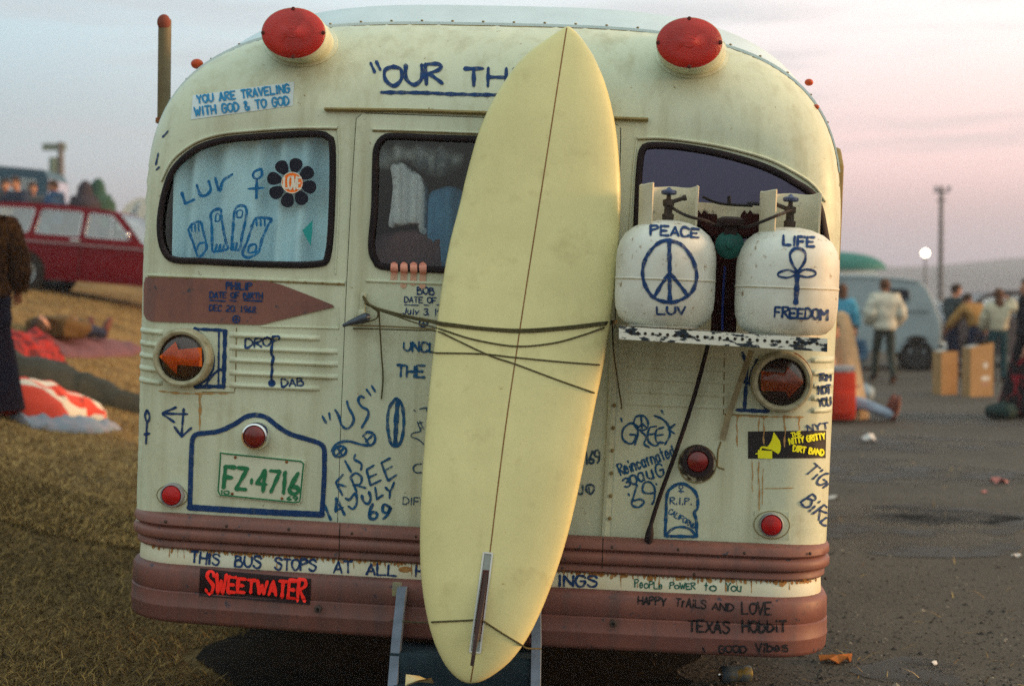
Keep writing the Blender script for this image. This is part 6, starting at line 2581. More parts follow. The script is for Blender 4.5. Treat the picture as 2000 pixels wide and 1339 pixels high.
# cardboard boxes
M_card = mat("cardboard", (.40, .24, .11), .85, (.34, .20, .09), 5, bump=.15, bscale=60)
def carton(u0, u1, vb, vt, depth, wd, dp, rot, label, marks=False, slope=0.0):
    x = GX((u0 + u1) / 2, depth)
    h = (vb - vt) * depth / FPX
    mw = Matrix.Translation((x, depth, ground_h(x, depth) + .004)) @ Matrix.Rotation(rad(rot), 4, 'Z')
    o = empty("cardboard_box", mw, label, "cardboard box", "cardboard boxes on the lot")
    q = MB()
    a, b = wd / 2, dp / 2
    t = slope
    vs = [(-a, -b, 0), (a, -b, 0), (a, b, 0), (-a, b, 0), (-a, -b, h - t), (a, -b, h), (a, b, h), (-a, b, h - t)]
    q.add(vs, [(0, 1, 5, 4), (1, 2, 6, 5), (2, 3, 7, 6), (3, 0, 4, 7)])
    i_ = .004
    vi = [(-a + i_, -b + i_, .01), (a - i_, -b + i_, .01), (a - i_, b - i_, .01), (-a + i_, b - i_, .01), (-a + i_, -b + i_, h - t), (a - i_, -b + i_, h), (a - i_, b - i_, h), (-a + i_, b - i_, h - t)]
    q.add(vi, [(0, 1, 2, 3), (1, 0, 4, 5), (2, 1, 5, 6), (3, 2, 6, 7), (0, 3, 7, 4)])
    q.add([vs[4], vs[5], vi[5], vi[4]], [(0, 1, 2, 3)])
    q.add([vs[5], vs[6], vi[6], vi[5]], [(0, 1, 2, 3)])
    q.build("box_side", M_card, o, smooth=False)
    for (s, e, tilt) in ((-1, 1, 12), (1, 1, 8)):
        q = MB()
        lx = wd * .48
        zz = h - (t if s < 0 else 0)
        q.add([(s * a, -b, zz), (s * a, b, zz), (s * a - s * lx * .9, b, zz + .03 + (.0 if s < 0 else t * -.2)), (s * a - s * lx * .9, -b, zz + .03)], [(0, 1, 2, 3)])
        q.build("box_flap", mat("cardboard_flap", (.42, .38, .34), .85), o, smooth=False)
    if marks:
        q = MB()
        cxm, ym = .06, -b - .003
        q.add([(cxm, ym, h * .50), (cxm + .05, ym, h * .575), (cxm, ym, h * .65), (cxm - .05, ym, h * .575)], [(0, 1, 2, 3)])
        M_lab = mat("white_label", (.62, .60, .56), .7)
        q.build("diamond_label", M_lab, o, smooth=False)
        q = MB()
        q.add([(cxm - .07, ym, h * .29), (cxm + .07, ym, h * .30), (cxm + .07, ym, h * .38), (cxm - .07, ym, h * .37)], [(0, 1, 2, 3)])
        q.build("printed_label", M_lab, o, smooth=False)
        q = MB()
        q.add([(cxm - .06, ym, h * .20), (cxm + .06, ym, h * .20), (cxm + .06, ym, h * .25), (cxm - .06, ym, h * .25)], [(0, 1, 2, 3)])
        q.build("printed_mark", mat("faded_red_ink", (.40, .22, .17), .8), o, smooth=False)
    return o


carton(1822, 1872, 770, 686, 22.0, .32, .20, 24, "smaller brown cardboard box standing open on the asphalt")
carton(1880, 1942, 777, 672, 21.6, .42, .20, 20, "taller brown cardboard box with white labels standing on the asphalt", True, .07)

# ================================================================== SLEEPERS ON THE GRASS
def lump(name, path, wds, hts, m, label, cat, nz_=.02, nseg=60, nr=20, group=None, seed=1, yaw=None):
    """a long soft form lying on the ground along world points path (x, y); half-ellipse sections with creases"""
    pts = catmull([(a, b, 0) for a, b in path], max(2, nseg // (len(path) - 1)))
    n = len(pts)
    ph = seed * 1.7
    def interp(arr, t):
        s = t * (len(arr) - 1)
        i = min(int(s), len(arr) - 2)
        k = s - i
        k = k * k * (3 - 2 * k)
        return arr[i] * (1 - k) + arr[i + 1] * k
    vs = []
    for i, p in enumerate(pts):
        t = i / (n - 1)
        a, b = pts[max(0, i - 1)], pts[min(n - 1, i + 1)]
        d = (b - a).normalized()
        nn = Vector((-d.y, d.x, 0))
        w, h = interp(wds, t), interp(hts, t)
        for k in range(nr + 1):
            an = math.pi * k / nr
            x = math.copysign(abs(math.cos(an)) ** .8, math.cos(an)) * w
            z = math.sin(an) ** .9 * h
            cr_ = nz_ * (math.sin(t * 26 + ph + k * .5) * .5 + math.sin(t * 47 + k * .9 + ph) * .3 + math.sin(k * 2.1 + t * 11 + ph) * .4) * math.sin(an)
            q_ = p + nn * (x * (1 + cr_ / max(w, .05) * .6))
            vs.append(Vector((q_.x, q_.y, gz(q_.x, q_.y) + .003 + max(0, z + cr_))))
    m_ = nr + 1
    q = MB()
    q.add(vs, [(i * m_ + k, i * m_ + k + 1, (i + 1) * m_ + k + 1, (i + 1) * m_ + k) for i in range(n - 1) for k in range(nr)] + [tuple(range(m_)), tuple((n - 1) * m_ + k for k in range(nr, -1, -1))])
    c = Vector((pts[0].x, pts[0].y, gz(pts[0].x, pts[0].y)))
    return tag(q.build(name, m, base=c, mw=Matrix.Translation(c), angle=70), label, cat, group)


def gp(u, v_):
    """ground point on the bank under a photo pixel"""
    d = wray(u, v_)
    t = 2.0
    for i in range(4000):
        p = CAM + d * (t / d.y)
        if p.z <= ground_h(p.x, p.y):
            return (p.x, p.y)
        t += .01
    return (p.x, p.y)


M_bag = mat("dark_sleeping_bag", (.020, .024, .020), .85, (.035, .038, .030), 7, bump=.3, bscale=14)
A, B = gp(285, 806), gp(10, 745)
lump("sleeping_bag", [A, gp(200, 785), gp(120, 765), B, (B[0] - .9, B[1] + .35)], [.17, .24, .28, .30, .26], [.12, .19, .24, .28, .20], M_bag, "long dark sleeping bag with someone asleep in it lying on the dry grass", "sleeping bag", .03)
A, B = gp(205, 828), gp(20, 800)
M_strp = bpy.data.materials.new("striped_blanket")
M_strp.use_nodes = True
t_ = M_strp.node_tree
b_ = t_.nodes["Principled BSDF"]
tcn = t_.nodes.new("ShaderNodeTexCoord")
mpn = t_.nodes.new("ShaderNodeMapping")
mpn.inputs["Rotation"].default_value = (0, 0, rad(38))
wv = t_.nodes.new("ShaderNodeTexWave")
wv.inputs["Scale"].default_value = 1.05
wv.inputs["Distortion"].default_value = 1.2
wv.inputs["Detail"].default_value = 1
t_.links.new(tcn.outputs["Object"], mpn.inputs[0])
t_.links.new(mpn.outputs[0], wv.inputs["Vector"])
rr_ = ramp(t_, [(.0, (.62, .05, .02)), (.60, (.62, .05, .02)), (.62, (.66, .58, .46)), (1, (.66, .58, .46))])
t_.links.new(wv.outputs["Fac"], rr_.inputs[0])
t_.links.new(rr_.outputs[0], b_.inputs["Base Color"])
b_.inputs["Roughness"].default_value = .9
lump("striped_blanket", [A, gp(150, 812), gp(80, 800), B, (B[0] - .8, B[1] + .2)], [.18, .26, .30, .32, .30], [.09, .16, .22, .26, .20], M_strp, "red and white striped blanket covering a sleeper on the grass", "blanket", .025, seed=3)
A, B = gp(218, 836), gp(40, 826)
lump("blue_cloth", [A, gp(160, 836), gp(100, 832), B], [.10, .16, .17, .12], [.035, .06, .07, .05], mat("faded_blue_cloth", (.17, .23, .28), .9, (.26, .25, .29), 6, .4, .6), "faded blue cloth showing under the near edge of the striped blanket", "cloth", .02, seed=5)
A = gp(118, 712)
lump("plaid_blanket", [A, gp(85, 705), gp(40, 705), gp(5, 705)], [.14, .24, .28, .2], [.10, .30, .26, .2], mat("red_plaid", (.36, .025, .02), .9, (.12, .02, .02), 12, .45, .55), "red plaid blanket bunched up behind the dark sleeping bag", "blanket", .04, seed=7)
A = gp(262, 676)
lump("maroon_groundsheet", [A, gp(200, 676), gp(120, 678), gp(60, 676)], [.16, .30, .34, .3], [.03, .06, .05, .05], mat("maroon_rug", (.17, .07, .075), .9, (.12, .05, .055), 7), "maroon rug spread under the person lying farther up the bank", "rug", .02, seed=9)
# person lying on the rug in a brown jacket and jeans, feet towards the bus
L0, L1 = Vector((*gp(66, 668), 0)), Vector((*gp(232, 668), 0))
ax_ = (L1 - L0)
ang_ = math.atan2(ax_.y, ax_.x)
zc = gz(L0.x, L0.y)
sl_ = math.atan2(gz(L1.x, L1.y) - zc, ax_.length)
LIE = dict(pelvis=(0, 0, .13), waist=(0, -.16, .14), chest=(0, -.38, .16), neck=(0, -.56, .15), head=(0, -.70, .16),
           shL=(-.18, -.50, .14), elL=(-.28, -.24, .12), wrL=(-.18, -.02, .20), haL=(-.10, .02, .23), shR=(.18, -.50, .14), elR=(.28, -.24, .12), wrR=(.18, -.02, .20), haR=(.10, .02, .23),
           hiL=(-.09, .06, .12), knL=(-.10, .46, .16), anL=(-.09, .88, .09), toL=(-.10, .93, .22), hiR=(.09, .06, .12), knR=(.09, .46, .13), anR=(.08, .88, .08), toR=(.12, .93, .21))
mw = Matrix.Translation((L0.x + ax_.x * .36, L0.y + ax_.y * .36, zc + (gz(L1.x, L1.y) - zc) * .36 + .02)) @ Matrix.Rotation(ang_ - math.pi / 2, 4, 'Z') @ Matrix.Rotation(sl_, 4, 'X')
person(mw, "person in a brown jacket and dark jeans lying asleep on the maroon rug", mat("brown_corduroy", (.12, .068, .022), .9, (.075, .042, .015), 8), C_navy, HAIR_D, LIE, face=(0, .15, 1), bulk=1.9, shoes=mat("brown_boot", (.15, .045, .03)))

# standing figure in a shaggy coat at the edge of the picture
dp = 10.9
fx = GX(-24, dp)
gz0 = ground_h(fx, dp)
fo = person(Matrix.Translation((fx, dp, gz0)) @ Matrix.Rotation(rad(12), 4, 'Z'), "person in a shaggy brown coat and dark flared trousers standing with their back turned", M_fur, mat("dark_flares", (.008, .008, .020), .9, (.016, .007, .012), 5), HAIR_D,
            dict(elR=(.24, .02, 1.12), wrR=(.21, .12, .92), haR=(.20, .17, .86), elL=(-.24, .0, 1.12), anL=(-.12, 0, .09), anR=(.12, 0, .09)), long_hair=.10, coat=.22, bulk=1.3, jname="shaggy_coat", shoes=C_black)
q = MB()
for s in (-1, 1):
    q.lathe([(.066, .56), (.090, .40), (.125, .16), (.150, .02), (.14, .015)], (s * .12, 0, 0), None, 20)
q.build("trouser_flare", mat("dark_flares", (.014, .012, .03)), fo)
# tufts of the coat
q = MB()
coat_o = [c for c in fo.children if c.name.startswith("shaggy_coat")][0]
rr = random.Random(4)
polys = list(coat_o.data.polygons)
for _ in range(5200):
    p = rr.choice(polys)
    c, n = p.center, p.normal
    d = (n * .6 + Vector((rr.uniform(-.5, .5), rr.uniform(-.5, .5), -1.0))).normalized() * rr.uniform(.02, .045)
    s = d.cross(n)
    if s.length < 1e-6:
        continue
    s = s.normalized() * .004
    q.add([c + s, c - s, c + d], [(0, 1, 2)])
q.build("coat_fur", mat("fur_tuft", (.10, .042, .012), 1.0, (.025, .010, .006), 14), fo, smooth=False)

# people up on the bank behind the red car
def blanketed(u, v_top, depth, m, label, w=.30, h=1.65, lean=0.0):
    x = GX(u, depth)
    g = gz(x, depth)
    topz = 1.55 + (575 - v_top) * depth / FPX
    h = topz - g
    o = person(Matrix.Translation((x, depth, g)) @ Matrix.Rotation(rad(20), 4, 'Z') @ Matrix.Scale(h / 1.80, 4), label, m, C_navy, HAIR_D, None, coat=.8, bulk=3.0, jname="wrapped_blanket", hood=False)
    q = MB()
    q.lathe([(.001, 1.83), (.07, 1.80), (.125, 1.70), (.13, 1.58), (.17, 1.50), (.29, 1.40), (.32, 1.1), (.33, .6), (.32, .35)], (0, -.02, 0), None, 28, (rad(95), rad(445)))
    q.v = [p + Vector((.018 * math.sin(p.z * 8 + p.x * 12), lean * 0, 0)) for p in q.v]
    q.build("hooded_blanket", m, o)
    return o


blanketed(168, 356, 30.0, mat("plum_blanket", (.035, .03, .04), .9, (.05, .04, .05), 6), "person wrapped in a dark hooded blanket behind the red car")
blanketed(193, 352, 30.3, mat("green_blanket", (.035, .085, .06), .9, (.025, .06, .045), 6), "person wrapped in a green hooded blanket behind the red car")
def bank_person(u, v_top, depth, heading, label, jk, **kw):
    x = GX(u, depth)
    g = gz(x, depth)
    h = 1.55 + (575 - v_top) * depth / FPX - g
    return person(Matrix.Translation((x, depth, g)) @ Matrix.Rotation(rad(heading), 4, 'Z') @ Matrix.Scale(max(.6, h / 1.76), 4), label, jk, C_navy, HAIR_D, LEAN, **kw)


bank_person(37, 346, 29.5, 160, "person in a dark navy coat standing before the blue van", mat("navy_coat", (.025, .035, .06), .9), bulk=2.0, coat=.3)
bank_person(112, 352, 29.8, 100, "person in a bright blue anorak standing at the end of the blue van", mat("blue_anorak", (.03, .075, .16), .85, (.02, .05, .11), 8), bulk=3.2, coat=.3)
bank_person(66, 356, 30.6, 200, "person in a grey coat standing between the navy coat and the blue anorak", mat("slate_coat", (.06, .07, .085), .9), bulk=1.6)
bank_person(14, 350, 30.2, 190, "bareheaded person in a dark coat at the far end of the blue van", mat("charcoal_coat", (.04, .045, .055), .9), bulk=1.4)

# ================================================================== VEHICLES
M_carglass = glass("car_glass", (.75, .80, .82), .22, .05)


def rounded(poly, r, n=4):
    """round the corners of a polygon; r may be one radius or one per corner"""
    o = []
    m = len(poly)
    for i, p in enumerate(poly):
        rr_ = r[i] if isinstance(r, (list, tuple)) else r
        p = Vector((*p, 0))
        a, b = Vector((*poly[i - 1], 0)), Vector((*poly[(i + 1) % m], 0))
        da, db = (a - p), (b - p)
        k = min(rr_, da.length * .45, db.length * .45)
        p1, p2 = p + da.normalized() * k, p + db.normalized() * k
        for j in range(n + 1):
            t = j / n
            q_ = p1 * (1 - t) ** 2 + p * 2 * t * (1 - t) + p2 * t * t
            o.append((q_.x, q_.y))
    return o


def vehicle(name, mw, label, cat, paint, lower, cabin, windows, wheels, R, hw, tumble, trim=None, roof_z=None, belt_z=.9, cols=None, group=None, hub=None, extras=None, roof_m=None):
    """lower: side profile (x, z) of the body; cabin: profile of the glasshouse; windows: list of (x, z) polygons on each side"""
    o = empty(name, mw, label, cat, group)
    q = MB()
    stations = [(-hw, .90), (-hw + .03, .985), (-hw + .10, 1.0), (0, 1.0), (hw - .10, 1.0), (hw - .03, .985), (hw, .90)]
    cx = sum(p[0] for p in lower) / len(lower)
    zmin, zmax = min(p[1] for p in lower), max(p[1] for p in lower)
    n = len(lower)
    vs = []
    for (y, k) in stations:
        for (x, z) in lower:
            kk = 1 - (1 - k) * .5
            zz = z - (z - zmin) * (1 - k) * .55 * (z > zmin + .3)
            vs.append((cx + (x - cx) * kk, y * (1 - .05 * max(0, (z - belt_z + .35))) , zz))
    fs = [(i * n + j, i * n + (j + 1) % n, (i + 1) * n + (j + 1) % n, (i + 1) * n + j) for i in range(len(stations) - 1) for j in range(n)]
    fs += [tuple(range(n)), tuple((len(stations) - 1) * n + j for j in range(n - 1, -1, -1))]
    q.add(vs, fs)
    q.build("car_body", paint, o, angle=35)
    # glasshouse: roof and pillars as one shell with real window openings
    if cabin:
        zt_, zb_ = max(p[1] for p in cabin), min(p[1] for p in cabin)
        def ys(z):
            return hw - .03 - tumble * max(0, (z - zb_)) / (zt_ - zb_)
        q = MB()
        for s in (-1, 1):
            v_, f_ = tri_patch(cabin, windows, lambda x, z: s * ys(z), .12)
            q.add(v_, f_)
        m = len(cabin)
        vs = [(x, -ys(z), z) for x, z in cabin] + [(x, ys(z), z) for x, z in cabin]
        ff = []
        for i in range(m):
            j = (i + 1) % m
            zmid = (cabin[i][1] + cabin[j][1]) / 2
            if abs(cabin[i][1] - zb_) < .02 and abs(cabin[j][1] - zb_) < .02:
                continue
            if zmid > zt_ - .12 * (zt_ - zb_) - .02 or abs(cabin[i][1] - cabin[j][1]) < .25 * abs(cabin[i][0] - cabin[j][0]):
                ff.append((i, j, j + m, i + m))
        q.add(vs, ff)
        q.build("car_roof", roof_m or paint, o, angle=50)
        # screens front and back
        q = MB()
        ff = []
        for i in range(m):
            j = (i + 1) % m
            zmid = (cabin[i][1] + cabin[j][1]) / 2
            if abs(cabin[i][1] - zb_) < .02 and abs(cabin[j][1] - zb_) < .02:
                continue
            if not (zmid > zt_ - .12 * (zt_ - zb_) - .02 or abs(cabin[i][1] - cabin[j][1]) < .25 * abs(cabin[i][0] - cabin[j][0])):
                ff.append((i, j, j + m, i + m))
        if ff:
            q.add([(x * 1.0, y * .985, z) for x, y, z in vs], ff)
            q.split_build("windscreen", M_carglass, o, smooth=False)
        for s in (-1, 1):
            for w_ in windows:
                q = MB()
                q.add([(x, s * (ys(z) - .012), z) for x, z in w_], [tuple(range(len(w_)))])
                g = q.build("side_window", M_carglass, o, smooth=False)
                q = MB()
                q.tube([(x, s * (ys(z) + .003), z) for x, z in w_], .006, 5, True)
                q.build("window_trim", trim or M_chrome, g)
        # seats show through the glass
        q = MB()
        for x in (.35, 1.15):
            q.box((x, 0, zb_ - .02), (.14, hw * 1.6, .5), None, .05)
        q.build("car_seat", mat("dark_seat", (.03, .025, .025), .8), o)
    for wx in wheels:
        for s in (-1, 1):
            q = MB()
            q.lathe([(R * 1.18, -.006), (R * 1.18, .006), (.001, .006)], (wx, s * (hw - .004), R), Matrix.Rotation(rad(90), 3, 'X'), 28)
            q.build("wheel_arch", M_dark, o, smooth=False)
            wheel(o, (wx, s * (hw - .06), R), R, .17, R * .62, 'Y', "wheel", hub)
    for fn in (extras or []):
        fn(o)
    return o


M_red_car = mat("dark_red_car_paint", (.16, .005, .010), .5, (.13, .0045, .009), 3, spec=.12)
M_hub = mat("hubcap", (.50, .53, .55), .3, metal=.8)
cd = 23.2
cx0 = GX(78, cd)
cg = ground_h(cx0, cd)
lower = rounded([(-.95, .30), (-.98, .62), (-.93, .90), (1.75, .90), (2.0, .86), (3.05, .80), (3.12, .55), (3.08, .28), (2.85, .22), (-.7, .22)], [.1, .1, .06, .02, .1, .15, .1, .1, .1, .1])
cabin = [(-.90, .88), (-.80, 1.12), (-.66, 1.30), (-.50, 1.375), (-.1, 1.40), (.6, 1.405), (1.2, 1.385), (1.42, 1.34), (1.60, 1.17), (1.85, .88)]
wins = [rounded([(-.76, .93), (-.66, 1.18), (-.58, 1.29), (.08, 1.31), (.02, .93)], .05), rounded([(.13, .93), (.19, 1.31), (.84, 1.31), (.84, .93)], .05), rounded([(.93, .93), (.95, 1.31), (1.32, 1.29), (1.50, 1.11), (1.66, .93)], .05)]


def red_extras(o):
    q = MB()
    q.box((1.0, -.775, .80), (4.05, .014, .022))
    q.box((1.0, .775, .80), (4.05, .014, .022))
    q.build("chrome_strip", mat("worn_chrome", (.42, .30, .32), .35, metal=.6), o, smooth=False)
    for s in (-1, 1):
        q = MB()
        q.box((.80, s * .785, .86), (.16, .03, .035), None, .008)
        q.build("door_handle", M_chrome, o)
        q = MB()
        q.tube([(1.62, s * .77, .92), (1.66, s * .86, .98)], .010, 6)
        q.ell((1.66, s * .88, 1.0), (.03, .06, .045), nu=12, nv=8)
        q.build("door_mirror", M_chrome, o)
        q = MB()
        q.box((-.97, s * .62, .66), (.04, .14, .14), None, .01)
        q.build("tail_lamp", M_red, o)
        q = MB()
        q.lathe([(.10, 0), (.09, .03), (.001, .05)], (3.08, s * .55, .62), Matrix.Rotation(rad(90), 3, 'Y'), 20)
        q.build("headlamp", mat("lamp_glass", (.6, .62, .62), .15), o)
        q = MB()
        q.tube([(.885, s * .774, .86), (.885, s * .784, .30)], .004, 4)
        q.build("door_seam", M_dark, o)
        q = MB()
        q.tube([(1.36, s * .735, .93), (1.33, s * .70, 1.28)], .008, 5)
        q.build("quarter_light_bar", M_chrome, o)
    for (x, z) in ((-1.03, .42), (3.15, .42)):
        q = MB()
        q.tube([(x * .96, -.80, z), (x, -.6, z), (x, .6, z), (x * .96, .80, z)], .05, 8)
        q.build("bumper", M_chrome, o)


vehicle("station_wagon", Matrix.Translation((cx0, cd, cg - .02)) @ Matrix.Rotation(rad(-2), 4, 'Z') @ Matrix.Rotation(rad(4.6), 4, 'Y'), "dark red station wagon parked on the sloping grass bank", "car", M_red_car, lower, cabin, wins, [0, 2.42], .30, .77, .14, hub=M_hub, extras=[red_extras])

# pale blue panel van, tail to the right
M_van = mat("pale_blue_van_paint", (.29, .35, .37), .5, (.24, .29, .31), 4, coat=.1)
vd = 29.5
vx = GX(1822, vd)
low = rounded([(-.10, .45), (-.16, .9), (-.02, 1.30), (.16, 1.72), (.42, 1.86), (1.4, 1.95), (2.6, 1.96), (2.95, 1.86), (3.25, 1.30), (4.3, 1.22), (4.5, .9), (4.5, .45), (4.3, .38), (0, .38)], [.15, .4, .5, .3, .3, .3, .3, .2, .1, .2, .2, .1, .1, .1])


def van_extras(o):
    for s in (-1, 1):
        q = MB()
        q.add([(x, s * .905, z) for x, z in rounded([(.48, 1.42), (.50, 1.66), (.98, 1.68), (1.02, 1.42)], .08)], [tuple(range(20))])
        g = q.build("quarter_window", mat("dark_van_window", (.02, .022, .035), .2), o, smooth=False)
        q = MB()
        q.tube([(x, s * .908, z) for x, z in rounded([(.48, 1.42), (.50, 1.66), (.98, 1.68), (1.02, 1.42)], .08)], .012, 5, True)
        q.build("window_trim", M_van, g)
        q = MB()
        q.add([(x, s * .905, z) for x, z in rounded([(2.05, 1.32), (2.05, 1.72), (2.7, 1.72), (2.95, 1.32)], .08)], [tuple(range(20))])
        q.build("cab_window", M_carglass, o, smooth=False)
        q = MB()
        q.ell((-.06, s * .62, .80), (.05, .06, .06), nu=12, nv=8)
        q.build("tail_lamp", M_red, o)
        q = MB()
        q.tube([(1.85, s * .905, 1.8), (1.85, s * .908, .5)], .008, 4)
        q.tube([(2.98, s * .90, 1.7), (3.02, s * .908, .5)], .008, 4)
        q.tube([(.1, s * .905, 1.20), (3.2, s * .908, 1.20)], .010, 4)
        q.build("door_seam", M_dark, o)
        q = MB()
        q.tube(catmull([(.25, s * .86, 1.80), (1.0, s * .87, 1.885), (2.2, s * .87, 1.90), (2.9, s * .86, 1.83)], 5), .016, 6)
        q.build("rain_gutter", M_van, o)
        q = MB()
        q.tube([(1.98, s * .92, 1.06), (2.10, s * .925, 1.06)], .014, 6)
        q.build("door_handle", M_chrome, o)
    q = MB()
    q.box((-.20, 0, .50), (.10, 1.75, .12), None, .03)
    q.build("bumper", mat("white_bumper", (.5, .5, .48), .5), o)
    q = MB()
    q.box((1.55, -.93, .66), (.34, .02, .30), None, .01)
    q.build("white_panel", mat("white_board", (.6, .6, .58), .6), o)


vehicle("panel_van", Matrix.Translation((vx, vd, 0)) @ Matrix.Rotation(rad(180 - 14), 4, 'Z'), "old pale blue panel van with a rounded tail parked on the lot", "van", M_van, low, None, [], [.34, 3.55], .33, .90, .1, extras=[van_extras], hub=mat('dark_hub', (.03, .03, .03), .6))

# camper with a teal roof beyond it
td = 40.0
tx = GX(1500, td)
M_cw = mat("camper_white", (.50, .52, .48), .5)
lw = rounded([(-.1, .4), (-.1, 1.5), (3.9, 1.5), (4.0, .4)], .12)
cb = [(-.08, 1.48), (-.02, 1.75), (.1, 1.98), (3.6, 1.98), (3.82, 1.75), (3.9, 1.48)]
wn = [rounded([(.15 + i * .92, 1.52), (.15 + i * .92, 1.88), (.92 + i * .92, 1.88), (.92 + i * .92, 1.52)], .06) for i in range(4)]


def camper_roof(o):
    q = MB()
    q.ell((2.2, 0, 2.0), (1.95, .86, .52), None, 28, 16, lambda p, d: Vector((math.copysign(abs(d.x) ** .7, d.x) * 1.95, math.copysign(abs(d.y) ** .7, d.y) * .86, max(0, p.z))))
    q.build("pop_top", mat("teal_roof", (.03, .17, .15), .6, (.02, .13, .12), 5), o)


vehicle("camper_van", Matrix.Translation((tx - .8, td, .24)) @ Matrix.Rotation(rad(4), 4, 'Z'), "white camper with a rounded teal roof parked beyond the pale van", "camper", M_cw, lw, cb, wn, [.7, 3.2], .34, .86, .06, extras=[camper_roof])

# cars beyond the group
SED_L = rounded([(-.75, .28), (-.80, .62), (-.70, .86), (.1, .95), (1.9, .95), (3.1, .88), (3.3, .6), (3.28, .28), (3.0, .22), (-.5, .22)], [.1, .15, .15, .1, .05, .2, .15, .1, .1, .1])
SED_C = [(-.35, .92), (.05, 1.25), (.35, 1.44), (.8, 1.52), (1.4, 1.50), (1.75, 1.36), (2.15, .92)]
SED_W = [rounded([(.12, .98), (.32, 1.34), (.82, 1.40), (.82, .98)], .06), rounded([(.92, .98), (.92, 1.40), (1.40, 1.38), (1.64, 1.26), (1.88, .98)], .06)]
for (u, depth, paint, rot, label, sc) in (
        (1862, 31.0, mat("dusty_black_paint", (.045, .042, .05), .4), 10, "dark rounded saloon parked behind the group by the boxes", 1.08),
        (1838, 44.0, mat("white_car_paint", (.55, .55, .56), .4), 175, "white saloon whose roof shows beside the tail of the pale van", 1.0),
        (1985, 46.0, mat("slate_car_paint", (.06, .075, .09), .4), 184, "slate grey saloon parked far beyond the person in the cream jumper", 1.05),
        (2075, 40.0, mat("navy_car_paint", (.03, .045, .07), .4), 5, "navy saloon parked behind the cloaked figure", 1.05)):
    x = GX(u, depth)
    vehicle("saloon_car", Matrix.Translation((x, depth, .0)) @ Matrix.Rotation(rad(rot), 4, 'Z') @ Matrix.Scale(sc, 4), label, "car", paint, SED_L, SED_C, SED_W, [.1, 2.5], .31, .80, .16, group="saloon cars parked on the lot", hub=M_hub)
# blue van and white camper on the bank
M_bv = mat("dark_blue_van_paint", (.035, .085, .13), .5, (.03, .07, .11), 3)
bd = 34.0
bx = GX(108, bd)
BV_W = [rounded([(.35, 1.35), (.35, 1.85), (.95, 1.85), (.95, 1.35)], .06), rounded([(1.2, 1.35), (1.2, 1.85), (2.3, 1.85), (2.3, 1.35)], .06), rounded([(2.6, 1.35), (2.6, 1.85), (3.7, 1.85), (3.7, 1.35)], .06)]
bl_ = rounded([(0, .4), (0, 1.3), (5.2, 1.3), (5.2, .4)], .1)
bc_ = [(.02, 1.28), (.05, 1.9), (.18, 2.1), (5.0, 2.1), (5.15, 1.9), (5.18, 1.28)]
zb0 = 1.55 + (575 - 338) * bd / FPX - 2.12
vehicle("blue_van", Matrix.Translation((bx, bd, zb0)) @ Matrix.Rotation(rad(180 + 2), 4, 'Z') @ Matrix.Rotation(rad(-5), 4, 'Y'), "dark blue van with a pale roof parked on top of the bank", "van", M_bv, bl_, bc_, BV_W, [1.0, 4.2], .36, .9, .05, roof_m=None)
wd_ = 36.0
wx_ = GX(236, wd_)
zw0 = 1.55 + (575 - 390) * wd_ / FPX - 2.0
vehicle("white_camper", Matrix.Translation((wx_, wd_, zw0)) @ Matrix.Rotation(rad(3), 4, 'Z'), "white camper standing behind the front of the red station wagon", "camper", M_cw, rounded([(0, .4), (.1, 1.5), (4.4, 1.5), (4.4, .4)], .15), [(.1, 1.48), (.35, 1.82), (.6, 1.98), (4.2, 1.98), (4.35, 1.48)],
        [rounded([(.42, 1.55), (.62, 1.86), (.70, 1.86), (.60, 1.55)], .02), rounded([(.95, 1.6), (.95, 1.86), (2.2, 1.86), (2.2, 1.6)], .06), rounded([(2.5, 1.6), (2.5, 1.86), (3.8, 1.86), (3.8, 1.6)], .06)], [.9, 3.5], .35, .9, .06)

# ================================================================== POLES, LAMP, HILLS
M_pole = mat("weathered_pole", (.16, .15, .14), .9, (.11, .10, .10), 8)


def pole(u, v_top, depth, r, label, head, name="utility_pole"):
    x = GX(u, depth)
    g = gz(x, depth) if x < 0 else 0
    zt_ = 1.55 + (575 - v_top) * depth / FPX
    o = empty(name, Matrix.Translation((x, depth, g)), label, "pole")
    q = MB()
    q.tube([(0, 0, -.1), (0, 0, zt_ - g)], [r * 1.15, r * .8], 12)
    q.build("pole_shaft", M_pole, o)
    head(o, zt_ - g)
    return o


def tower_head(o, h):
    q = MB()
    q.box((0, 0, h - .30), (.8, .10, .10))
    q.box((0, 0, h - .75), (.5, .10, .08))
    q.build("cross_arm", M_pole, o, smooth=False)
    for x in (-.34, .34):
        q = MB()
        q.lathe([(.04, -.08), (.12, .10), (.11, .12), (.001, .08)], (x, -.1, h - .1), Matrix.Rotation(rad(100), 3, 'X'), 14)
        q.build("floodlight", M_steel, o)
    q = MB()
    for i in range(14):
        z = h - 2 - i * .45
        q.tube([(-.18, -.14, z), (.18, -.14, z)], .02, 5)
    q.build("climbing_rung", M_pole, o)


def line_head(o, h):
    q = MB()
    q.box((-.28, 0, h - .2), (1.0, .14, .30))
    q.build("cross_arm", mat("greenish_board", (.16, .20, .16), .9), o, smooth=False)
    q = MB()
    q.lathe([(.001, -.42), (.17, -.40), (.19, -.32), (.19, .32), (.17, .40), (.001, .42)], (-.32, 0, h - 1.05), None, 18)
    q.box((-.12, 0, h - 1.05), (.3, .1, .1))
    q.build("transformer", mat("green_transformer", (.14, .20, .16), .6), o)
    q = MB()
    q.box((0, 0, h - 4.2), (.9, .12, .12))
    q.build("cross_arm", M_pole, o, smooth=False)


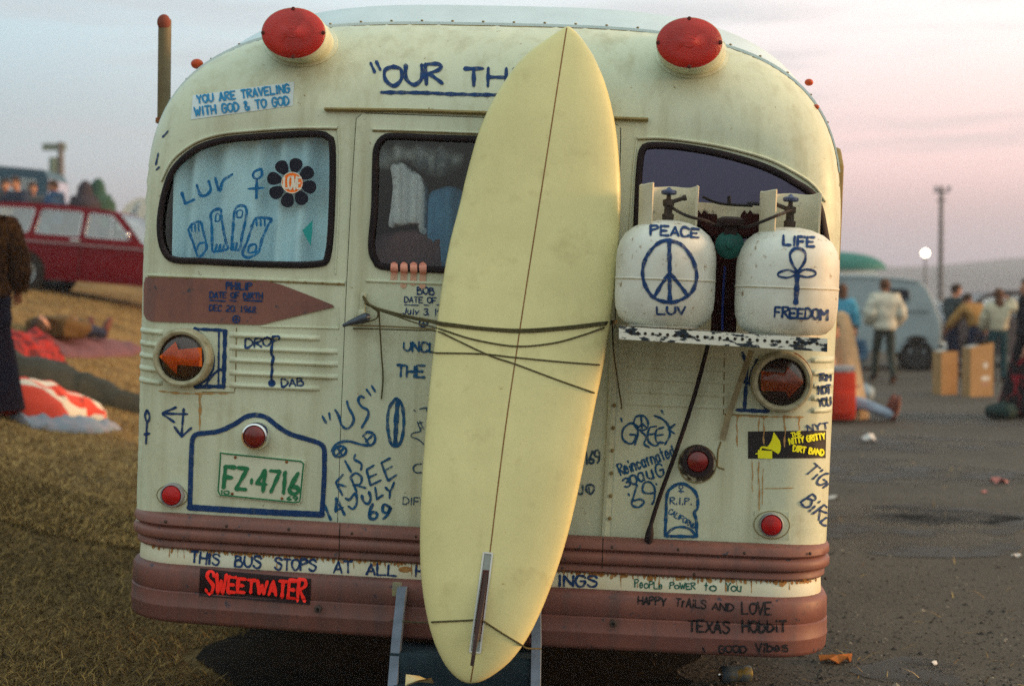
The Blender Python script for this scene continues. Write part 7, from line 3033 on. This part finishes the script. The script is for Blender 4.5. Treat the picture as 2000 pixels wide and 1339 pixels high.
pole(1836, 365, 75, .13, "tall floodlight pole rising from the far side of the lot", tower_head, "floodlight_pole")
pole(122, 280, 62, .16, "utility pole with a transformer beyond the blue van", line_head)
ld = 62.0
lx = GX(1806, ld)
lz = 1.55 + (575 - 495) * ld / FPX
lo = empty("street_lamp", Matrix.Translation((lx, ld, 0)), "lit white globe lamp on a thin post beyond the pale van", "street lamp")
q = MB()
q.tube([(0, 0, 0), (0, 0, lz - .16)], .04, 8)
q.build("lamp_post", M_pole, lo)
q = MB()
q.lathe([(.06, -.04), (.10, 0), (.08, .03)], (0, 0, lz - .17), None, 12)
q.build("lamp_collar", M_pole, lo)
q = MB()
q.ell((0, 0, lz), (.15, .15, .15))
q.build("lamp_globe", emit("lamp_glow", (1.0, .90, .66), 9.0), lo)

# far hazy hills and a distant dark line of brush
def ridge(name, y, x0, x1, prof, m, depth, label=None):
    n = 90
    q = MB()
    vs = []
    for i in range(n + 1):
        x = x0 + (x1 - x0) * i / n
        h = prof(x)
        for (k, dy) in ((0, 0), (.45, depth * .25), (.8, depth * .55), (1.0, depth), (.5, depth * 1.6), (0, depth * 2)):
            vs.append((x, y + dy, -1 + (h + 1) * k * (1 + .05 * math.sin(x * .05 + dy))))
    q.add(vs, [(i * 6 + k, i * 6 + k + 1, (i + 1) * 6 + k + 1, (i + 1) * 6 + k) for i in range(n) for k in range(5)])
    o = q.build(name, m)
    return tag(o, label, kind="structure")


M_hill = mat("dry_hill", (.15, .155, .15), .95, (.10, .11, .11), .02, .4, .6)
ridge("hills", 520, -300, 800, lambda x: 4 + 15 * (1 / (1 + math.exp(-(x - 120) / 38))) + 2.0 * math.sin(x * .021) + 1.0 * math.sin(x * .06 + 1), M_hill, 90, "low hills fading into the haze")

# ================================================================== LITTER ON THE LOT
def litter(u, v_, pts, m, label, cat, h=.02, name="paper_scrap", rot=0):
    x, y = gp(u, v_)
    q = MB()
    n = len(pts)
    vs = [(a, b, .008 + h * abs(math.sin(3 * a / .05 + 2 * b / .05)) * (.3 + .7 * ((i % 2)))) for i, (a, b) in enumerate(pts)]
    c_ = (sum(p[0] for p in pts) / n, sum(p[1] for p in pts) / n, .008 + h)
    top = vs + [c_]
    q.add(top, [(i, (i + 1) % n, n) for i in range(n)])
    q.add([(a, b, max(.006, z - .004)) for a, b, z in vs] + [(c_[0], c_[1], c_[2] - .004)], [((i + 1) % n, i, n) for i in range(n)])
    z = max(gz(x, y), 0)
    return tag(q.build(name, m, mw=Matrix.Translation((x, y, z)) @ Matrix.Rotation(rad(rot), 4, 'Z'), smooth=False), label, cat)


def rag(r, n=9, e=1.0, seed=0):
    rd = random.Random(seed)
    return [(r * math.cos(2 * math.pi * i / n) * rd.uniform(.7, 1.2), r * e * math.sin(2 * math.pi * i / n) * rd.uniform(.7, 1.2)) for i in range(n)]


M_scrap = mat("white_paper", (.60, .58, .56), .8)
litter(1636, 1296, rag(.075, 11, .5, 1), mat("orange_leaf", (.42, .14, .03), .8, (.28, .09, .02), 40), "curled orange leaf lying on the asphalt by the bumper", "leaf", .03, "fallen_leaf", 5)
litter(1950, 945, rag(.07, 9, .6, 2), mat("pink_paper", (.50, .20, .18), .8), "crumpled pink paper lying on the open asphalt", "litter", .05)
litter(1922, 964, rag(.035, 8, .7, 3), mat("pink_paper", (.5, .2, .18)), "small pink scrap next to the crumpled pink paper", "litter", .02)
litter(1696, 864, rag(.09, 9, .8, 4), M_scrap, "white crumpled paper nearest the boots of the sitting person", "litter", .09)
litter(1627, 976, rag(.05, 8, .6, 5), M_scrap, "white scrap close beside the corner of the bus", "litter", .03)
litter(1985, 1090, rag(.035, 8, .5, 6), M_scrap, "small white scrap out on the bare asphalt", "litter", .02)
litter(1823, 1300, rag(.02, 8, .7, 7), M_scrap, "tiny white scrap on the gravelly asphalt in front", "litter", .015)
litter(1822, 722, rag(.07, 8, .8, 8), M_scrap, "white paper blown against the smaller cardboard box", "litter", .10)
litter(800, 1420, rag(.03, 8, .7, 9), mat("yellow_paper", (.6, .45, .12), .8), "scrap of yellow paper under the step", "litter", .02)
# drinks can lying under the bumper
x, y = gp(1437, 1338)
can = empty("drinks_can", Matrix.Translation((x, y, .045)) @ Matrix.Rotation(rad(8), 4, 'Z'), "crushed drinks can lying on its side under the bus bumper", "can")
q = MB()
q.lathe([(.028, -.062), (.033, -.055), (.033, -.02), (.031, 0), (.033, .02), (.033, .055), (.028, .062)], (0, 0, 0), Matrix.Rotation(rad(90), 3, 'Y'), 22)
q.build("can_body", mat("can_print", (.07, .10, .13), .5, (.15, .12, .03), 22, .5, .6, metal=.2), can)
for s in (-1, 1):
    q = MB()
    q.lathe([(.028, s * .062), (.026, s * .057), (.001, s * .057)], (0, 0, 0), Matrix.Rotation(rad(90), 3, 'Y'), 22)
    q.build("can_end", M_chrome, can)

# ================================================================== HAZE
q = MB()
q.box((250, 330, 24.0), (1300, 720, 50.0))
M_hz = bpy.data.materials.new("haze_air")
M_hz.use_nodes = True
t_ = M_hz.node_tree
t_.nodes.clear()
o_ = t_.nodes.new("ShaderNodeOutputMaterial")
pv = t_.nodes.new("ShaderNodeVolumePrincipled")
pv.inputs["Color"].default_value = (.76, .79, .93, 1)
pv.inputs["Density"].default_value = .0010
pv.inputs["Anisotropy"].default_value = 0.0
t_.links.new(pv.outputs[0], o_.inputs["Volume"])
hz = q.build("haze", M_hz, smooth=False)
tag(hz, kind="stuff")
